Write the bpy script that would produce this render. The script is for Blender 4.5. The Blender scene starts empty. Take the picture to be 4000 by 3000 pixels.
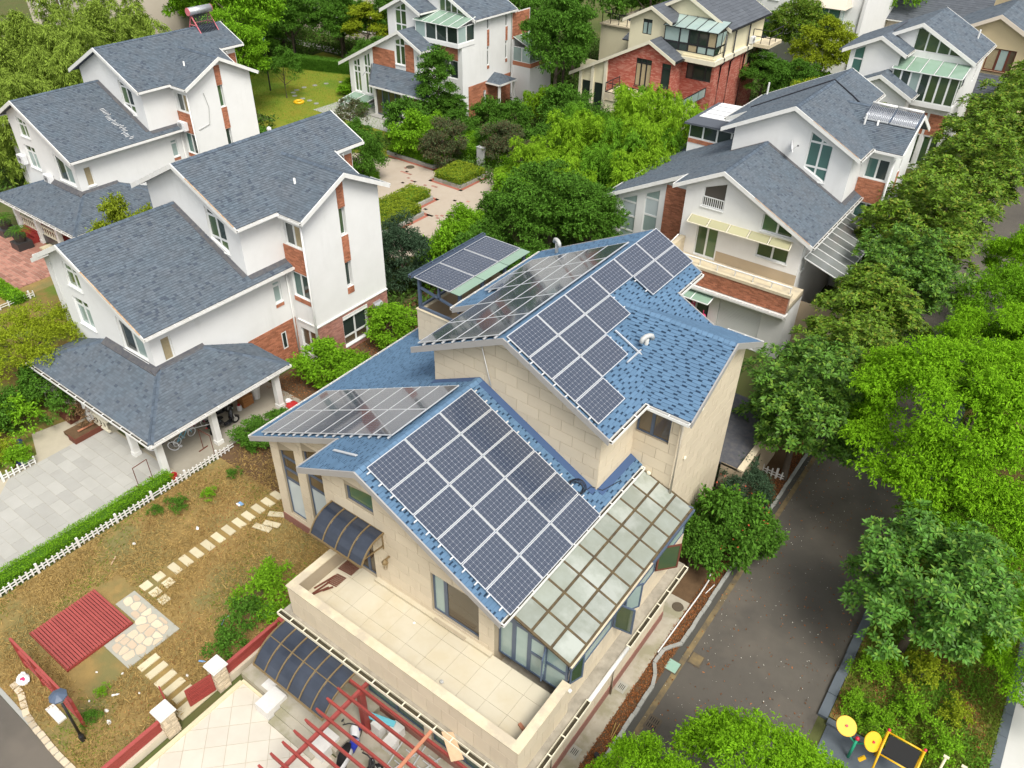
import bpy, math, random
import numpy as np
from mathutils import Vector, Matrix
from mathutils.geometry import tessellate_polygon

random.seed(11)
rng = np.random.default_rng(11)
S = bpy.context.scene
COL = S.collection

# ------------------------------------------------------------------ camera
CAM = Vector((0.0, 0.0, 24.93))
RX = Vector((0.80401636, 0.59433015, 0.01814839))
RY = Vector((0.36759673, -0.47283542, -0.80081166))
RZ = Vector((-0.46736532, 0.65053696, -0.59864123))
cd = bpy.data.cameras.new("camera")
cam = bpy.data.objects.new("camera", cd)
COL.objects.link(cam)
cam.matrix_world = Matrix(((RX.x, -RY.x, -RZ.x, CAM.x), (RX.y, -RY.y, -RZ.y, CAM.y), (RX.z, -RY.z, -RZ.z, CAM.z), (0, 0, 0, 1)))
cd.sensor_width = 36.0
cd.lens = 3089.43 / 4000 * 36
cd.clip_end = 1500
cd.clip_start = 0.3
S.camera = cam

# ------------------------------------------------------------------ sky, sun, exposure
SUN_EL, SUN_AZ = 56.0, 122.0      # azimuth clockwise from +Y
w = bpy.data.worlds.new("World")
S.world = w
w.use_nodes = True
nt = w.node_tree
bg = nt.nodes["Background"]
sky = nt.nodes.new("ShaderNodeTexSky")
sky.sky_type = 'NISHITA'
sky.sun_disc = False
sky.sun_elevation = math.radians(SUN_EL)
sky.sun_rotation = math.radians(SUN_AZ)
sky.air_density = 1.0
sky.dust_density = 3.0
sky.ozone_density = 1.0
hs = nt.nodes.new("ShaderNodeHueSaturation")
hs.inputs["Saturation"].default_value = 0.20      # a clouded-over sky is nearly grey
nt.links.new(sky.outputs[0], hs.inputs["Color"])
nt.links.new(hs.outputs[0], bg.inputs[0])
bg.inputs[1].default_value = 0.12
sd = bpy.data.lights.new("sun", 'SUN')
sd.energy = 1.5
sd.angle = math.radians(22)
sd.color = (1.0, 0.96, 0.88)
sun = bpy.data.objects.new("sun", sd)
COL.objects.link(sun)
az, el = math.radians(SUN_AZ), math.radians(SUN_EL)
to_sun = Vector((math.sin(az) * math.cos(el), math.cos(az) * math.cos(el), math.sin(el)))
sun.rotation_euler = to_sun.to_track_quat('Z', 'Y').to_euler()
sun.location = (20, -20, 60)
vs = S.view_settings
vs.view_transform = 'Standard'
vs.look = 'None'
vs.gamma = 1.0
vs.exposure = 0.90
S.cycles.max_bounces = 6
S.cycles.diffuse_bounces = 3
S.cycles.glossy_bounces = 3
S.cycles.transmission_bounces = 4
S.cycles.transparent_max_bounces = 6
S.cycles.caustics_reflective = False
S.cycles.caustics_refractive = False
S.cycles.use_denoising = True

# ------------------------------------------------------------------ materials
def lin(r, g, b, k=1.0):
    o = []
    for v in (r, g, b):
        v = v / 255
        o.append((v / 12.92 if v <= 0.04045 else ((v + 0.055) / 1.055) ** 2.4) * k)
    return tuple(o)

def M(name, col, rough=.6, spec=.3, metal=0., rv=0., col2=None, ns=4., na=.5, nd=4, col3=None, ns3=.6, dark=None, thr=.85,
      streak=None, bump=0., bs=40., trans=0., tcol=None, alpha=1., coat=0.):
    """procedural material: base colour, optional noise blend with col2, patches of col3, per-piece random tint (rv), rare dark pieces"""
    m = bpy.data.materials.new(name)
    m.use_nodes = True
    n, l = m.node_tree.nodes, m.node_tree.links
    b = n["Principled BSDF"]
    b.inputs["Roughness"].default_value = rough
    b.inputs["Specular IOR Level"].default_value = spec
    b.inputs["Metallic"].default_value = metal
    if coat:
        b.inputs["Coat Weight"].default_value = coat
        b.inputs["Coat Roughness"].default_value = .04
    geo = n.new("ShaderNodeNewGeometry")
    rgb = n.new("ShaderNodeRGB"); rgb.outputs[0].default_value = (*col, 1)
    cur = rgb.outputs[0]
    def noise(scale, det=4):
        t = n.new("ShaderNodeTexNoise"); t.inputs["Scale"].default_value = scale; t.inputs["Detail"].default_value = det
        t.inputs["Roughness"].default_value = .62
        l.new(geo.outputs["Position"], t.inputs["Vector"]); return t.outputs["Fac"]
    def mix(fac, a, c, blend='MIX'):
        x = n.new("ShaderNodeMix"); x.data_type = 'RGBA'; x.blend_type = blend
        if isinstance(fac, float): x.inputs[0].default_value = fac
        else: l.new(fac, x.inputs[0])
        l.new(a, x.inputs[6])
        if isinstance(c, tuple): x.inputs[7].default_value = (*c, 1)
        else: l.new(c, x.inputs[7])
        return x.outputs[2]
    def ramp(fac, lo, hi, amt=1.):
        r = n.new("ShaderNodeMapRange"); r.inputs[1].default_value = lo; r.inputs[2].default_value = hi
        r.inputs[3].default_value = 0; r.inputs[4].default_value = amt; r.clamp = True
        l.new(fac, r.inputs[0]); return r.outputs[0]
    if col2: cur = mix(ramp(noise(ns, nd), .5 - .22, .5 + .22, na), cur, col2)
    if col3: cur = mix(ramp(noise(ns3, 5), .48, .62), cur, col3)
    if streak:      # rain streaks running down the wall
        mp = n.new("ShaderNodeMapping"); mp.inputs["Scale"].default_value = (3.2, 3.2, .30); l.new(geo.outputs["Position"], mp.inputs["Vector"])
        t = n.new("ShaderNodeTexNoise"); t.inputs["Scale"].default_value = 1.; t.inputs["Detail"].default_value = 6; l.new(mp.outputs[0], t.inputs["Vector"])
        pm = n.new("ShaderNodeMath"); pm.operation = 'MULTIPLY'; l.new(ramp(t.outputs["Fac"], .50, .78), pm.inputs[0]); l.new(ramp(noise(.45, 3), .5, .7, .5), pm.inputs[1])
        cur = mix(pm.outputs[0], cur, streak)
    if rv or dark:
        oi = n.new("ShaderNodeObjectInfo")
        ad = n.new("ShaderNodeMath"); ad.operation = 'ADD'
        l.new(geo.outputs["Random Per Island"], ad.inputs[0]); l.new(oi.outputs["Random"], ad.inputs[1])
        fr = n.new("ShaderNodeMath"); fr.operation = 'FRACT'; l.new(ad.outputs[0], fr.inputs[0])
        r1 = fr.outputs[0]
        if rv:
            mr = n.new("ShaderNodeMapRange"); l.new(r1, mr.inputs[0]); mr.inputs[3].default_value = 1 - rv; mr.inputs[4].default_value = 1 + rv
            sc = n.new("ShaderNodeVectorMath"); sc.operation = 'SCALE'
            l.new(cur, sc.inputs[0]); l.new(mr.outputs[0], sc.inputs["Scale"]); cur = sc.outputs[0]
        if dark:
            mu = n.new("ShaderNodeMath"); mu.operation = 'MULTIPLY'; l.new(r1, mu.inputs[0]); mu.inputs[1].default_value = 17.31
            f2 = n.new("ShaderNodeMath"); f2.operation = 'FRACT'; l.new(mu.outputs[0], f2.inputs[0])
            gt = n.new("ShaderNodeMath"); gt.operation = 'GREATER_THAN'; l.new(f2.outputs[0], gt.inputs[0]); gt.inputs[1].default_value = thr
            cur = mix(gt.outputs[0], cur, dark)
    l.new(cur, b.inputs["Base Color"])
    if bump:
        bp = n.new("ShaderNodeBump"); bp.inputs["Strength"].default_value = bump; bp.inputs["Distance"].default_value = .02
        l.new(noise(bs, 3), bp.inputs["Height"]); l.new(bp.outputs[0], b.inputs["Normal"])
    out = n["Material Output"]
    if trans:
        tr = n.new("ShaderNodeBsdfTranslucent")
        if tcol: tr.inputs[0].default_value = (*tcol, 1)
        else: l.new(cur, tr.inputs[0])
        mx = n.new("ShaderNodeMixShader"); mx.inputs[0].default_value = trans
        l.new(b.outputs[0], mx.inputs[1]); l.new(tr.outputs[0], mx.inputs[2]); l.new(mx.outputs[0], out.inputs[0])
    if alpha < 1:
        tp = n.new("ShaderNodeBsdfTransparent")
        mx = n.new("ShaderNodeMixShader"); mx.inputs[0].default_value = alpha
        l.new(tp.outputs[0], mx.inputs[1]); l.new(b.outputs[0], mx.inputs[2]); l.new(mx.outputs[0], out.inputs[0])
    return m

MT = {}
def mk(name, *a, **k): MT[name] = M(name, *a, **k)

mk('white_wall', (.80, .795, .775), .75, .2, col2=(.72, .715, .69), ns=1.1, na=.55, streak=(.58, .565, .53), bump=.12, bs=60)
mk('cream_wall', (.74, .68, .47), .75, .2, col2=(.68, .61, .42), ns=.9, na=.5, streak=(.56, .50, .36), bump=.1, bs=60)
mk('far_wall', (.66, .58, .48), .8, .2, col2=(.58, .50, .41), ns=.7, na=.5)
mk('ochre_wall', (.66, .54, .33), .8, .2, col2=(.58, .47, .29), ns=.7, na=.5)
mk('beige_wall', (.46, .37, .26), .8, .2, col2=(.40, .32, .22), ns=1.5)
mk('cladding', (.66, .565, .42), .62, .25, rv=.05, col2=(.59, .50, .37), ns=1.6, na=.6, streak=(.52, .43, .31), bump=.15, bs=90)
mk('parapet_stone', (.60, .53, .41), .65, .25, col2=(.48, .42, .32), ns=2.2, na=.7, bump=.2, bs=70)
mk('coping', (.66, .58, .42), .7, .2, col2=(.56, .46, .30), ns=3.0, na=.7, col3=(.50, .43, .32), ns3=1.2)
mk('ledge_grime', (.42, .38, .31), .8, .1, col2=(.22, .20, .16), ns=2.5, na=.9)
mk('plinth_red', (.27, .13, .10), .7, .2, col2=(.21, .10, .08), ns=5)
mk('brick', (.40, .155, .085), .8, .15, rv=.28, col2=(.46, .20, .12), ns=6, na=.7, bump=.3, bs=60)
mk('brick_pale', (.37, .17, .125), .8, .15, rv=.22, col2=(.44, .24, .20), ns=3, na=.8, bump=.3, bs=60)
mk('mortar', (.42, .30, .24), .9, .1, col2=(.34, .24, .19), ns=8)
mk('trim_white', (.80, .795, .77), .5, .3, col2=(.66, .64, .58), ns=2.5, na=.6)
mk('trim_cream', (.76, .71, .56), .6, .3, col2=(.66, .60, .45), ns=2.5, na=.5)
mk('rust', (.36, .17, .05), .85, .1, col2=(.62, .52, .40), ns=6, na=.8)
mk('fascia_grey', (.36, .345, .33), .45, .4, col2=(.30, .29, .28), ns=2)
mk('metal_slate', (.085, .115, .17), .4, .45, col2=(.06, .085, .13), ns=4, na=.4)
mk('metal_black', (.02, .02, .022), .4, .45)
mk('frame_white', (.76, .77, .75), .4, .4)
mk('bronze', (.28, .20, .10), .38, .5, metal=.5)
mk('steel', (.60, .61, .62), .35, .5, metal=.75)
mk('alu', (.72, .73, .74), .38, .5, metal=.45)
mk('pipe_white', (.74, .73, .70), .5, .35)
mk('pipe_beige', (.62, .55, .44), .5, .35)
mk('pvc_grey', (.46, .46, .44), .55, .3)
mk('cable_black', (.015, .017, .025), .5, .4)
mk('glass_dark', (.028, .042, .036), .04, .6, rv=.35, coat=.3)
mk('glass_green', (.05, .105, .055), .05, .6, rv=.45, col2=(.11, .15, .05), ns=.9, na=.8, coat=.3)
mk('glass_teal', (.07, .15, .13), .05, .6, rv=.3, coat=.3)
mk('glass_pale', (.34, .43, .40), .08, .5, rv=.12, col2=(.25, .34, .32), ns=2)
mk('glass_frost', (.50, .56, .57), .18, .5, rv=.06)
mk('glass_brown', (.10, .075, .045), .06, .6, rv=.3, coat=.3)
mk('curtain', (.42, .35, .22), .8, .1, col2=(.30, .24, .14), ns=9, na=.7)
mk('glass_roof', (.29, .315, .275), .10, .5, rv=.14, col2=(.225, .24, .19), ns=1.6, na=.8, col3=(.35, .37, .33), ns3=.7)
mk('glass_roof_green', (.22, .33, .24), .10, .5, rv=.12, col2=(.28, .38, .32), ns=1.2)
mk('glass_smoke', (.022, .028, .042), .08, .55, rv=.1, col2=(.055, .066, .09), ns=.8, na=.8)
mk('glass_yellow', (.42, .40, .24), .2, .4, rv=.12)
mk('sealant', (.075, .058, .042), .9, .1, col2=(.20, .15, .07), ns=5, na=.6)
mk('interior', (.10, .09, .075), .9, .1)
mk('roof_deck', (.10, .11, .13), .9, .1)
mk('roof_deck_blue', (.07, .12, .20), .9, .1)
mk('shingle_slate', (.112, .142, .172), .9, .12, rv=.15, col2=(.122, .136, .154), ns=.9, na=.8, dark=(.075, .092, .118), thr=.95, bump=.25, bs=120)
mk('shingle_blue', (.110, .195, .300), .9, .12, rv=.07, col2=(.095, .168, .262), ns=.8, na=.8, bump=.2, bs=120)
mk('shingle_slot', (.026, .050, .088), .9, .1, rv=.25)
mk('cap_blue', (.115, .20, .305), .9, .12, rv=.08)
mk('cap_slate', (.095, .12, .152), .9, .12, rv=.2)
mk('tile_dark', (.085, .095, .11), .55, .35, rv=.12, col2=(.11, .12, .135), ns=1)
mk('flashing', (.07, .075, .09), .8, .2, col2=(.15, .14, .13), ns=5, na=.7)
mk('flash_blue', (.055, .095, .19), .8, .2)
mk('concrete', (.46, .42, .34), .9, .1, col2=(.34, .31, .24), ns=1.7, na=.8, col3=(.30, .28, .19), ns3=.9, bump=.3, bs=50)
mk('slab_grey', (.42, .41, .375), .85, .15, rv=.075, col2=(.34, .33, .295), ns=.8, na=.6, bump=.25, bs=70)
mk('carport_floor', (.36, .33, .27), .85, .15, col2=(.29, .26, .205), ns=.9, na=.8, bump=.2, bs=60)
mk('terrace_tile', (.60, .545, .42), .7, .2, rv=.03, col2=(.54, .48, .36), ns=.7, na=.6, col3=(.55, .48, .34), ns3=.45, bump=.1, bs=60)
mk('court_tile', (.62, .575, .49), .55, .3, rv=.05, col2=(.52, .47, .39), ns=.9, na=.7)
mk('grout', (.46, .41, .31), .9, .1, col2=(.38, .34, .26), ns=3)
mk('sandstone', (.62, .55, .38), .8, .15, rv=.10, col2=(.50, .43, .27), ns=3, na=.6, bump=.2, bs=60)
mk('flagstone', (.60, .46, .33), .8, .15, rv=.20, col2=(.62, .52, .38), ns=3, na=.7, bump=.25, bs=40)
mk('ledgestone', (.56, .47, .33), .85, .15, rv=.22, col2=(.44, .37, .28), ns=6, na=.6, bump=.3, bs=40)
mk('cement', (.40, .39, .33), .9, .1, col2=(.32, .31, .26), ns=5)
mk('granite_white', (.72, .70, .66), .6, .3, col2=(.60, .58, .54), ns=9, na=.6)
mk('kerb_stone', (.36, .36, .33), .85, .15, rv=.14, col2=(.27, .27, .24), ns=5)
mk('kerb_dark', (.115, .135, .155), .75, .25, rv=.1, col2=(.085, .10, .115), ns=3)
mk('asphalt', (.088, .080, .069), .85, .2, col2=(.125, .112, .093), ns=.35, na=.9, col3=(.155, .135, .11), ns3=.13, bump=.5, bs=160)
mk('gutter_road', (.085, .08, .07), .85, .2, col2=(.06, .06, .05), ns=1.5)
mk('strip_yellow', (.26, .19, .09), .85, .15, col2=(.085, .075, .06), ns=2.2, na=.95)
mk('paving_light', (.58, .57, .54), .8, .2, rv=.05, col2=(.50, .49, .46), ns=1.2)
mk('plaza_brick', (.44, .365, .285), .85, .15, rv=.10, col2=(.49, .42, .34), ns=1, na=.7, bump=.3, bs=60)
mk('plaza_red', (.36, .13, .09), .85, .15, rv=.15)
mk('iron', (.09, .075, .055), .7, .3, col2=(.14, .10, .06), ns=14)
mk('manhole_green', (.25, .42, .33), .6, .3, col2=(.34, .46, .38), ns=8)
mk('red_wood', (.30, .050, .040), .55, .35, rv=.12, col2=(.23, .035, .030), ns=5, na=.5, bump=.15, bs=50)
mk('red_deck', (.36, .075, .065), .55, .35, rv=.08, col2=(.29, .055, .048), ns=5, na=.5, bump=.15, bs=50)
mk('red_brown', (.15, .05, .032), .7, .25, col2=(.10, .035, .022), ns=6)
mk('brick_paver_red', (.34, .16, .12), .85, .15, rv=.25, col2=(.42, .24, .18), ns=2.5)
mk('plywood', (.58, .42, .27), .75, .2, col2=(.48, .33, .20), ns=5, na=.7)
mk('timber', (.50, .22, .13), .75, .2, col2=(.40, .16, .09), ns=6)
mk('soil', (.155, .098, .055), .95, .05, col2=(.10, .062, .036), ns=3, na=.8, bump=.6, bs=30)
mk('garden', (.23, .165, .065), .95, .05, col2=(.34, .23, .085), ns=2.3, na=.9, col3=(.20, .175, .07), ns3=.42, bump=.7, bs=26)
mk('ground', (.085, .115, .035), .95, .05, col2=(.13, .11, .05), ns=.6, na=.8, col3=(.06, .09, .025), ns3=.15, bump=.6, bs=12)
mk('lawn', (.19, .235, .03), .95, .05, col2=(.26, .225, .035), ns=.35, na=.9, col3=(.15, .22, .03), ns3=.2, bump=.6, bs=30)
mk('bed', (.16, .15, .045), .95, .05, col2=(.25, .15, .055), ns=1.1, na=.9, col3=(.11, .16, .03), ns3=.6, bump=.8, bs=22)
mk('straw', (.40, .275, .10), .9, .1, rv=.35, trans=.2)
mk('red_leaf_litter', (.30, .12, .045), .9, .1, rv=.5, trans=.15)
mk('grass_blade', (.17, .24, .03), .8, .12, rv=.45, trans=.3)
mk('grass_bright', (.16, .33, .03), .8, .15, rv=.35, trans=.3)
mk('bark', (.13, .105, .08), .9, .1, col2=(.08, .065, .05), ns=9, bump=.5, bs=20)
mk('bark_pale', (.34, .31, .26), .9, .1, col2=(.24, .22, .18), ns=9, bump=.4, bs=20)
mk('leaf_magnolia', (.120, .215, .016), .5, .2, rv=.5, trans=.2, dark=(.22, .26, .03), thr=.88)
mk('leaf_magnolia_deep', (.080, .180, .020), .48, .22, rv=.5, trans=.18, dark=(.16, .28, .03), thr=.84)
mk('leaf_lime', (.205, .42, .012), .68, .12, rv=.32, trans=.36)
mk('leaf_lime_deep', (.15, .33, .012), .68, .12, rv=.35, trans=.32)
mk('leaf_bamboo', (.25, .44, .022), .68, .12, rv=.35, trans=.36)
mk('leaf_bamboo_deep', (.15, .33, .022), .68, .12, rv=.35, trans=.32)
mk('leaf_mid', (.085, .20, .020), .68, .12, rv=.45, trans=.27)
mk('leaf_bright', (.18, .37, .016), .68, .12, rv=.40, trans=.3)
mk('leaf_dark', (.048, .088, .045), .68, .12, rv=.40, trans=.18)
mk('leaf_olive', (.095, .125, .05), .68, .12, rv=.45, trans=.2, dark=(.14, .09, .05), thr=.75)
mk('leaf_yellow', (.27, .34, .018), .68, .12, rv=.35, trans=.3)
mk('leaf_gold', (.26, .33, .025), .68, .12, rv=.3, trans=.3)
mk('leaf_conifer', (.25, .35, .05), .68, .12, rv=.35, trans=.3)
mk('leaf_dry', (.19, .115, .055), .68, .12, rv=.4, trans=.15)
mk('petal', (.62, .10, .05), .6, .2)
mk('bloom_white', (.72, .70, .60), .6, .2)
mk('red_plastic', (.46, .03, .03), .4, .45)
mk('yellow_paint', (.74, .43, .015), .35, .45)
mk('green_paint', (.03, .36, .20), .35, .45)
mk('cream_paint', (.72, .66, .44), .4, .4)
mk('red_paint', (.55, .02, .05), .35, .45)
mk('pink_paint', (.62, .17, .20), .45, .4)
mk('rubber', (.018, .018, .018), .7, .2)
mk('scooter_black', (.02, .02, .024), .22, .5, coat=.5)
mk('scooter_white', (.68, .68, .68), .25, .5, coat=.5)
mk('scooter_blue', (.02, .04, .38), .3, .5, coat=.5)
mk('bike_blue', (.16, .46, .60), .35, .45)
mk('bike_pink', (.45, .10, .16), .35, .45)
mk('plastic_white', (.76, .76, .76), .5, .3, rv=.05)
mk('plastic_blue', (.20, .38, .66), .4, .4)
mk('foam_blue', (.17, .56, .66), .6, .3)
mk('lime_plastic', (.35, .62, .04), .4, .4)
mk('cardboard', (.42, .20, .08), .85, .1, col2=(.30, .13, .05), ns=4)
mk('pot_dark', (.05, .042, .036), .6, .3)
mk('pot_clay', (.36, .27, .16), .7, .2)
mk('pot_blue', (.02, .03, .16), .3, .5)
mk('banner_pink', (.62, .05, .16), .6, .2)
mk('shutter_white', (.70, .71, .70), .45, .4)
mk('tube_glass', (.40, .42, .46), .18, .6, metal=.5)
mk('pv_cell', (.024, .038, .070), .15, .5, coat=1.0)
mk('pv_line', (.31, .32, .35), .25, .5, coat=1.0)
mk('tile_step', (.30, .035, .03), .5, .35, col2=(.22, .028, .025), ns=5)
mk('tile_black', (.045, .042, .042), .35, .45, rv=.15)
mk('channel', (.045, .038, .028), .9, .1, col2=(.10, .085, .05), ns=5, na=.7)
mk('glass_grey', (.17, .18, .17), .12, .5, rv=.2)
mk('leaf_magnolia_fresh', (.085, .21, .026), .5, .25, rv=.5, trans=.2, dark=(.18, .32, .04), thr=.85)
mk('undergrowth', (.075, .15, .022), .7, .12, rv=.5, trans=.2)
mk('joint', (.40, .335, .24), .85, .1, col2=(.34, .28, .20), ns=3)
mk('lamp_glass', (.25, .32, .30), .15, .5)

# ------------------------------------------------------------------ helpers
WL = {}          # world location of each parent object, by name
def wloc(o): return WL.get(o.name, Vector((0, 0, 0))) if o else Vector((0, 0, 0))

def tag(o, label=None, cat=None, group=None, kind=None):
    if label: o["label"] = label
    if cat: o["category"] = cat
    if group: o["group"] = group
    if kind: o["kind"] = kind
    return o

def root(name, loc, label, cat, group=None):
    o = bpy.data.objects.new(name, None)
    COL.objects.link(o)
    o.empty_display_size = .3
    o.location = loc
    WL[o.name] = Vector(loc)
    return tag(o, label, cat, group)

def fast_mesh(name, v, f, mats, mi=None, smooth=False):
    """v (N,3) float array, f (M,k) int array"""
    me = bpy.data.meshes.new(name)
    v = np.asarray(v, dtype=np.float32); f = np.asarray(f, dtype=np.int32)
    k = f.shape[1]
    me.vertices.add(len(v)); me.vertices.foreach_set("co", v.ravel())
    me.loops.add(f.size); me.loops.foreach_set("vertex_index", f.ravel())
    me.polygons.add(len(f)); me.polygons.foreach_set("loop_start", np.arange(0, f.size, k, dtype=np.int32))
    if smooth: me.polygons.foreach_set("use_smooth", np.ones(len(f), dtype=bool))
    for m in (mats if isinstance(mats, (list, tuple)) else [mats]): me.materials.append(MT[m] if isinstance(m, str) else m)
    if mi is not None: me.polygons.foreach_set("material_index", np.asarray(mi, dtype=np.int32))
    me.update(calc_edges=True)
    return me

def link(name, me, parent, loc):
    o = bpy.data.objects.new(name, me)
    COL.objects.link(o)
    loc = Vector(loc)
    if parent:
        o.parent = parent
        o.location = loc - wloc(parent)
    else:
        o.location = loc
    WL[o.name] = loc
    return o

class MB:
    """collects faces in world coordinates; build() links them as one mesh object with its origin at the foot of the shape"""
    def __init__(s): s.v = []; s.f = []
    def poly(s, pts):
        i = len(s.v); s.v += [tuple(p) for p in pts]; s.f.append(tuple(range(i, i + len(pts)))); return s
    def hexa(s, a, b):      # two quads (bottom, top), 4 points each, same order
        i = len(s.v); s.v += [tuple(p) for p in a] + [tuple(p) for p in b]
        s.f += [(i + 3, i + 2, i + 1, i), (i + 4, i + 5, i + 6, i + 7)]
        for k in range(4):
            j = (k + 1) % 4; s.f.append((i + k, i + j, i + 4 + j, i + 4 + k))
        return s
    def box(s, x0, y0, z0, x1, y1, z1):
        return s.hexa([(x0, y0, z0), (x1, y0, z0), (x1, y1, z0), (x0, y1, z0)], [(x0, y0, z1), (x1, y0, z1), (x1, y1, z1), (x0, y1, z1)])
    def prism(s, pts, d):
        d = Vector(d); n = len(pts); i = len(s.v)
        s.v += [tuple(p) for p in pts] + [tuple(Vector(p) + d) for p in pts]
        s.f.append(tuple(range(i + n - 1, i - 1, -1))); s.f.append(tuple(range(i + n, i + 2 * n)))
        for k in range(n):
            j = (k + 1) % n; s.f.append((i + k, i + j, i + n + j, i + n + k))
        return s
    def bar(s, p, q, wd, ht, up=(0, 0, 1)):      # rectangular bar from p to q
        p, q = Vector(p), Vector(q); d = (q - p).normalized(); up = Vector(up)
        sd = d.cross(up)
        if sd.length < 1e-4: sd = d.cross(Vector((1, 0, 0)))
        sd.normalize(); u = sd.cross(d).normalized()
        a = [p + sd * (x * wd / 2) + u * (y * ht / 2) for x, y in ((-1, -1), (1, -1), (1, 1), (-1, 1))]
        b = [v + (q - p) for v in a]
        return s.hexa(a, b)
    def tube(s, path, r, n=8, cap=True):
        path = [Vector(p) for p in path]; rs = r if isinstance(r, (list, tuple)) else [r] * len(path)
        rings = []
        for k, p in enumerate(path):
            d = (path[min(k + 1, len(path) - 1)] - path[max(k - 1, 0)]).normalized()
            a = d.cross(Vector((0, 0, 1)))
            if a.length < 1e-3: a = d.cross(Vector((1, 0, 0)))
            a.normalize(); b = a.cross(d)
            i = len(s.v)
            s.v += [tuple(p + (a * math.cos(t) + b * math.sin(t)) * rs[k]) for t in (2 * math.pi * j / n for j in range(n))]
            rings.append(i)
        for i0, i1 in zip(rings, rings[1:]):
            for j in range(n):
                m = (j + 1) % n; s.f.append((i0 + j, i0 + m, i1 + m, i1 + j))
        if cap:
            s.f.append(tuple(rings[0] + j for j in range(n))[::-1]); s.f.append(tuple(rings[-1] + j for j in range(n)))
        return s
    def torus(s, c, axis, R, r, n=20, m=6):
        c = Vector(c); ax = Vector(axis).normalized(); a = ax.cross(Vector((0, 0, 1)))
        if a.length < 1e-3: a = Vector((1, 0, 0))
        a.normalize(); b = ax.cross(a); i = len(s.v)
        for k in range(n):
            t = 2 * math.pi * k / n; d = a * math.cos(t) + b * math.sin(t)
            for j in range(m):
                u = 2 * math.pi * j / m; s.v.append(tuple(c + d * (R + r * math.cos(u)) + ax * (r * math.sin(u))))
        for k in range(n):
            for j in range(m):
                k2, j2 = (k + 1) % n, (j + 1) % m
                s.f.append((i + k * m + j, i + k2 * m + j, i + k2 * m + j2, i + k * m + j2))
        return s
    def blob(s, c, rx, ry, rz, n=10, m=6, jit=0.):
        c = Vector(c); i = len(s.v)
        for a in range(m + 1):
            ph = math.pi * a / m
            for b in range(n):
                t = 2 * math.pi * b / n; k = 1 + random.uniform(-jit, jit)
                s.v.append((c.x + rx * k * math.sin(ph) * math.cos(t), c.y + ry * k * math.sin(ph) * math.sin(t), c.z + rz * k * math.cos(ph)))
        for a in range(m):
            for b in range(n):
                b2 = (b + 1) % n
                s.f.append((i + a * n + b, i + (a + 1) * n + b, i + (a + 1) * n + b2, i + a * n + b2))
        return s
    def build(s, name, mat, parent=None, smooth=False, mi=None):
        vv = np.array(s.v, dtype=float)
        o = Vector(((vv[:, 0].min() + vv[:, 0].max()) / 2, (vv[:, 1].min() + vv[:, 1].max()) / 2, vv[:, 2].min()))
        me = bpy.data.meshes.new(name)
        me.from_pydata((vv - np.array(o)).tolist(), [], s.f)
        for m in (mat if isinstance(mat, (list, tuple)) else [mat]): me.materials.append(MT[m])
        if mi: me.polygons.foreach_set("material_index", mi)
        if smooth: me.polygons.foreach_set("use_smooth", [True] * len(me.polygons))
        me.update()
        return link(name, me, parent, o)

def box(name, mat, parent, *a): return MB().box(*a).build(name, mat, parent)
def struct(o): o["kind"] = "structure"; return o

def copy_tree(o, loc, label=None, rz=0., parent=None, sc=None):
    """a thing with copies of its parts and sub-parts, mesh data shared"""
    c = o.copy(); COL.objects.link(c); c.parent = parent
    if parent is None:
        c.location = loc; WL[c.name] = Vector(loc)
        if rz: c.rotation_euler = (0, 0, o.rotation_euler.z + rz)
        if sc: c.scale = (sc, sc, sc)
    if label: c["label"] = label
    for ch in list(o.children): copy_tree(ch, None, parent=c)
    return c

# ---- 2-D polygon tools for walls, windows and cladding
def clip(poly, a, b, c):         # keep a*x + b*y <= c
    out = []
    n = len(poly)
    for i in range(n):
        p, q = poly[i], poly[(i + 1) % n]
        dp, dq = a * p[0] + b * p[1] - c, a * q[0] + b * q[1] - c
        if dp <= 1e-9: out.append(p)
        if (dp < -1e-9 and dq > 1e-9) or (dp > 1e-9 and dq < -1e-9):
            t = dp / (dp - dq); out.append((p[0] + t * (q[0] - p[0]), p[1] + t * (q[1] - p[1])))
    return out

def area(p): return .5 * sum(p[i][0] * p[(i + 1) % len(p)][1] - p[(i + 1) % len(p)][0] * p[i][1] for i in range(len(p)))

def clip_to(poly, conv):
    if area(conv) < 0: conv = conv[::-1]
    n = len(conv)
    for i in range(n):
        p, q = conv[i], conv[(i + 1) % n]
        dx, dy = q[0] - p[0], q[1] - p[1]
        poly = clip(poly, dy, -dx, dy * p[0] - dx * p[1])
        if len(poly) < 3: return []
    return poly

def inset(poly, d):
    if area(poly) < 0: poly = poly[::-1]
    n = len(poly); out = poly
    for i in range(n):
        p, q = poly[i], poly[(i + 1) % n]
        dx, dy = q[0] - p[0], q[1] - p[1]; L = math.hypot(dx, dy)
        if L < 1e-6: continue
        out = clip(out, dy / L, -dx / L, (dy * p[0] - dx * p[1]) / L - d)
        if len(out) < 3: return []
    return out

class Frame:
    """a plane in space: origin o, in-plane axes s and t, outward normal n"""
    def __init__(f, o, s, t, n): f.o, f.s, f.t, f.n = Vector(o), Vector(s), Vector(t), Vector(n)
    def p(f, x, y, d=0.): return f.o + f.s * x + f.t * y + f.n * d
def FY(y, out=-1, off=(0, 0, 0)): return Frame((off[0], y + off[1], off[2]), (1, 0, 0), (0, 0, 1), (0, out, 0))
def FX(x, out=1, off=(0, 0, 0)): return Frame((x + off[0], off[1], off[2]), (0, 1, 0), (0, 0, 1), (out, 0, 0))

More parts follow.
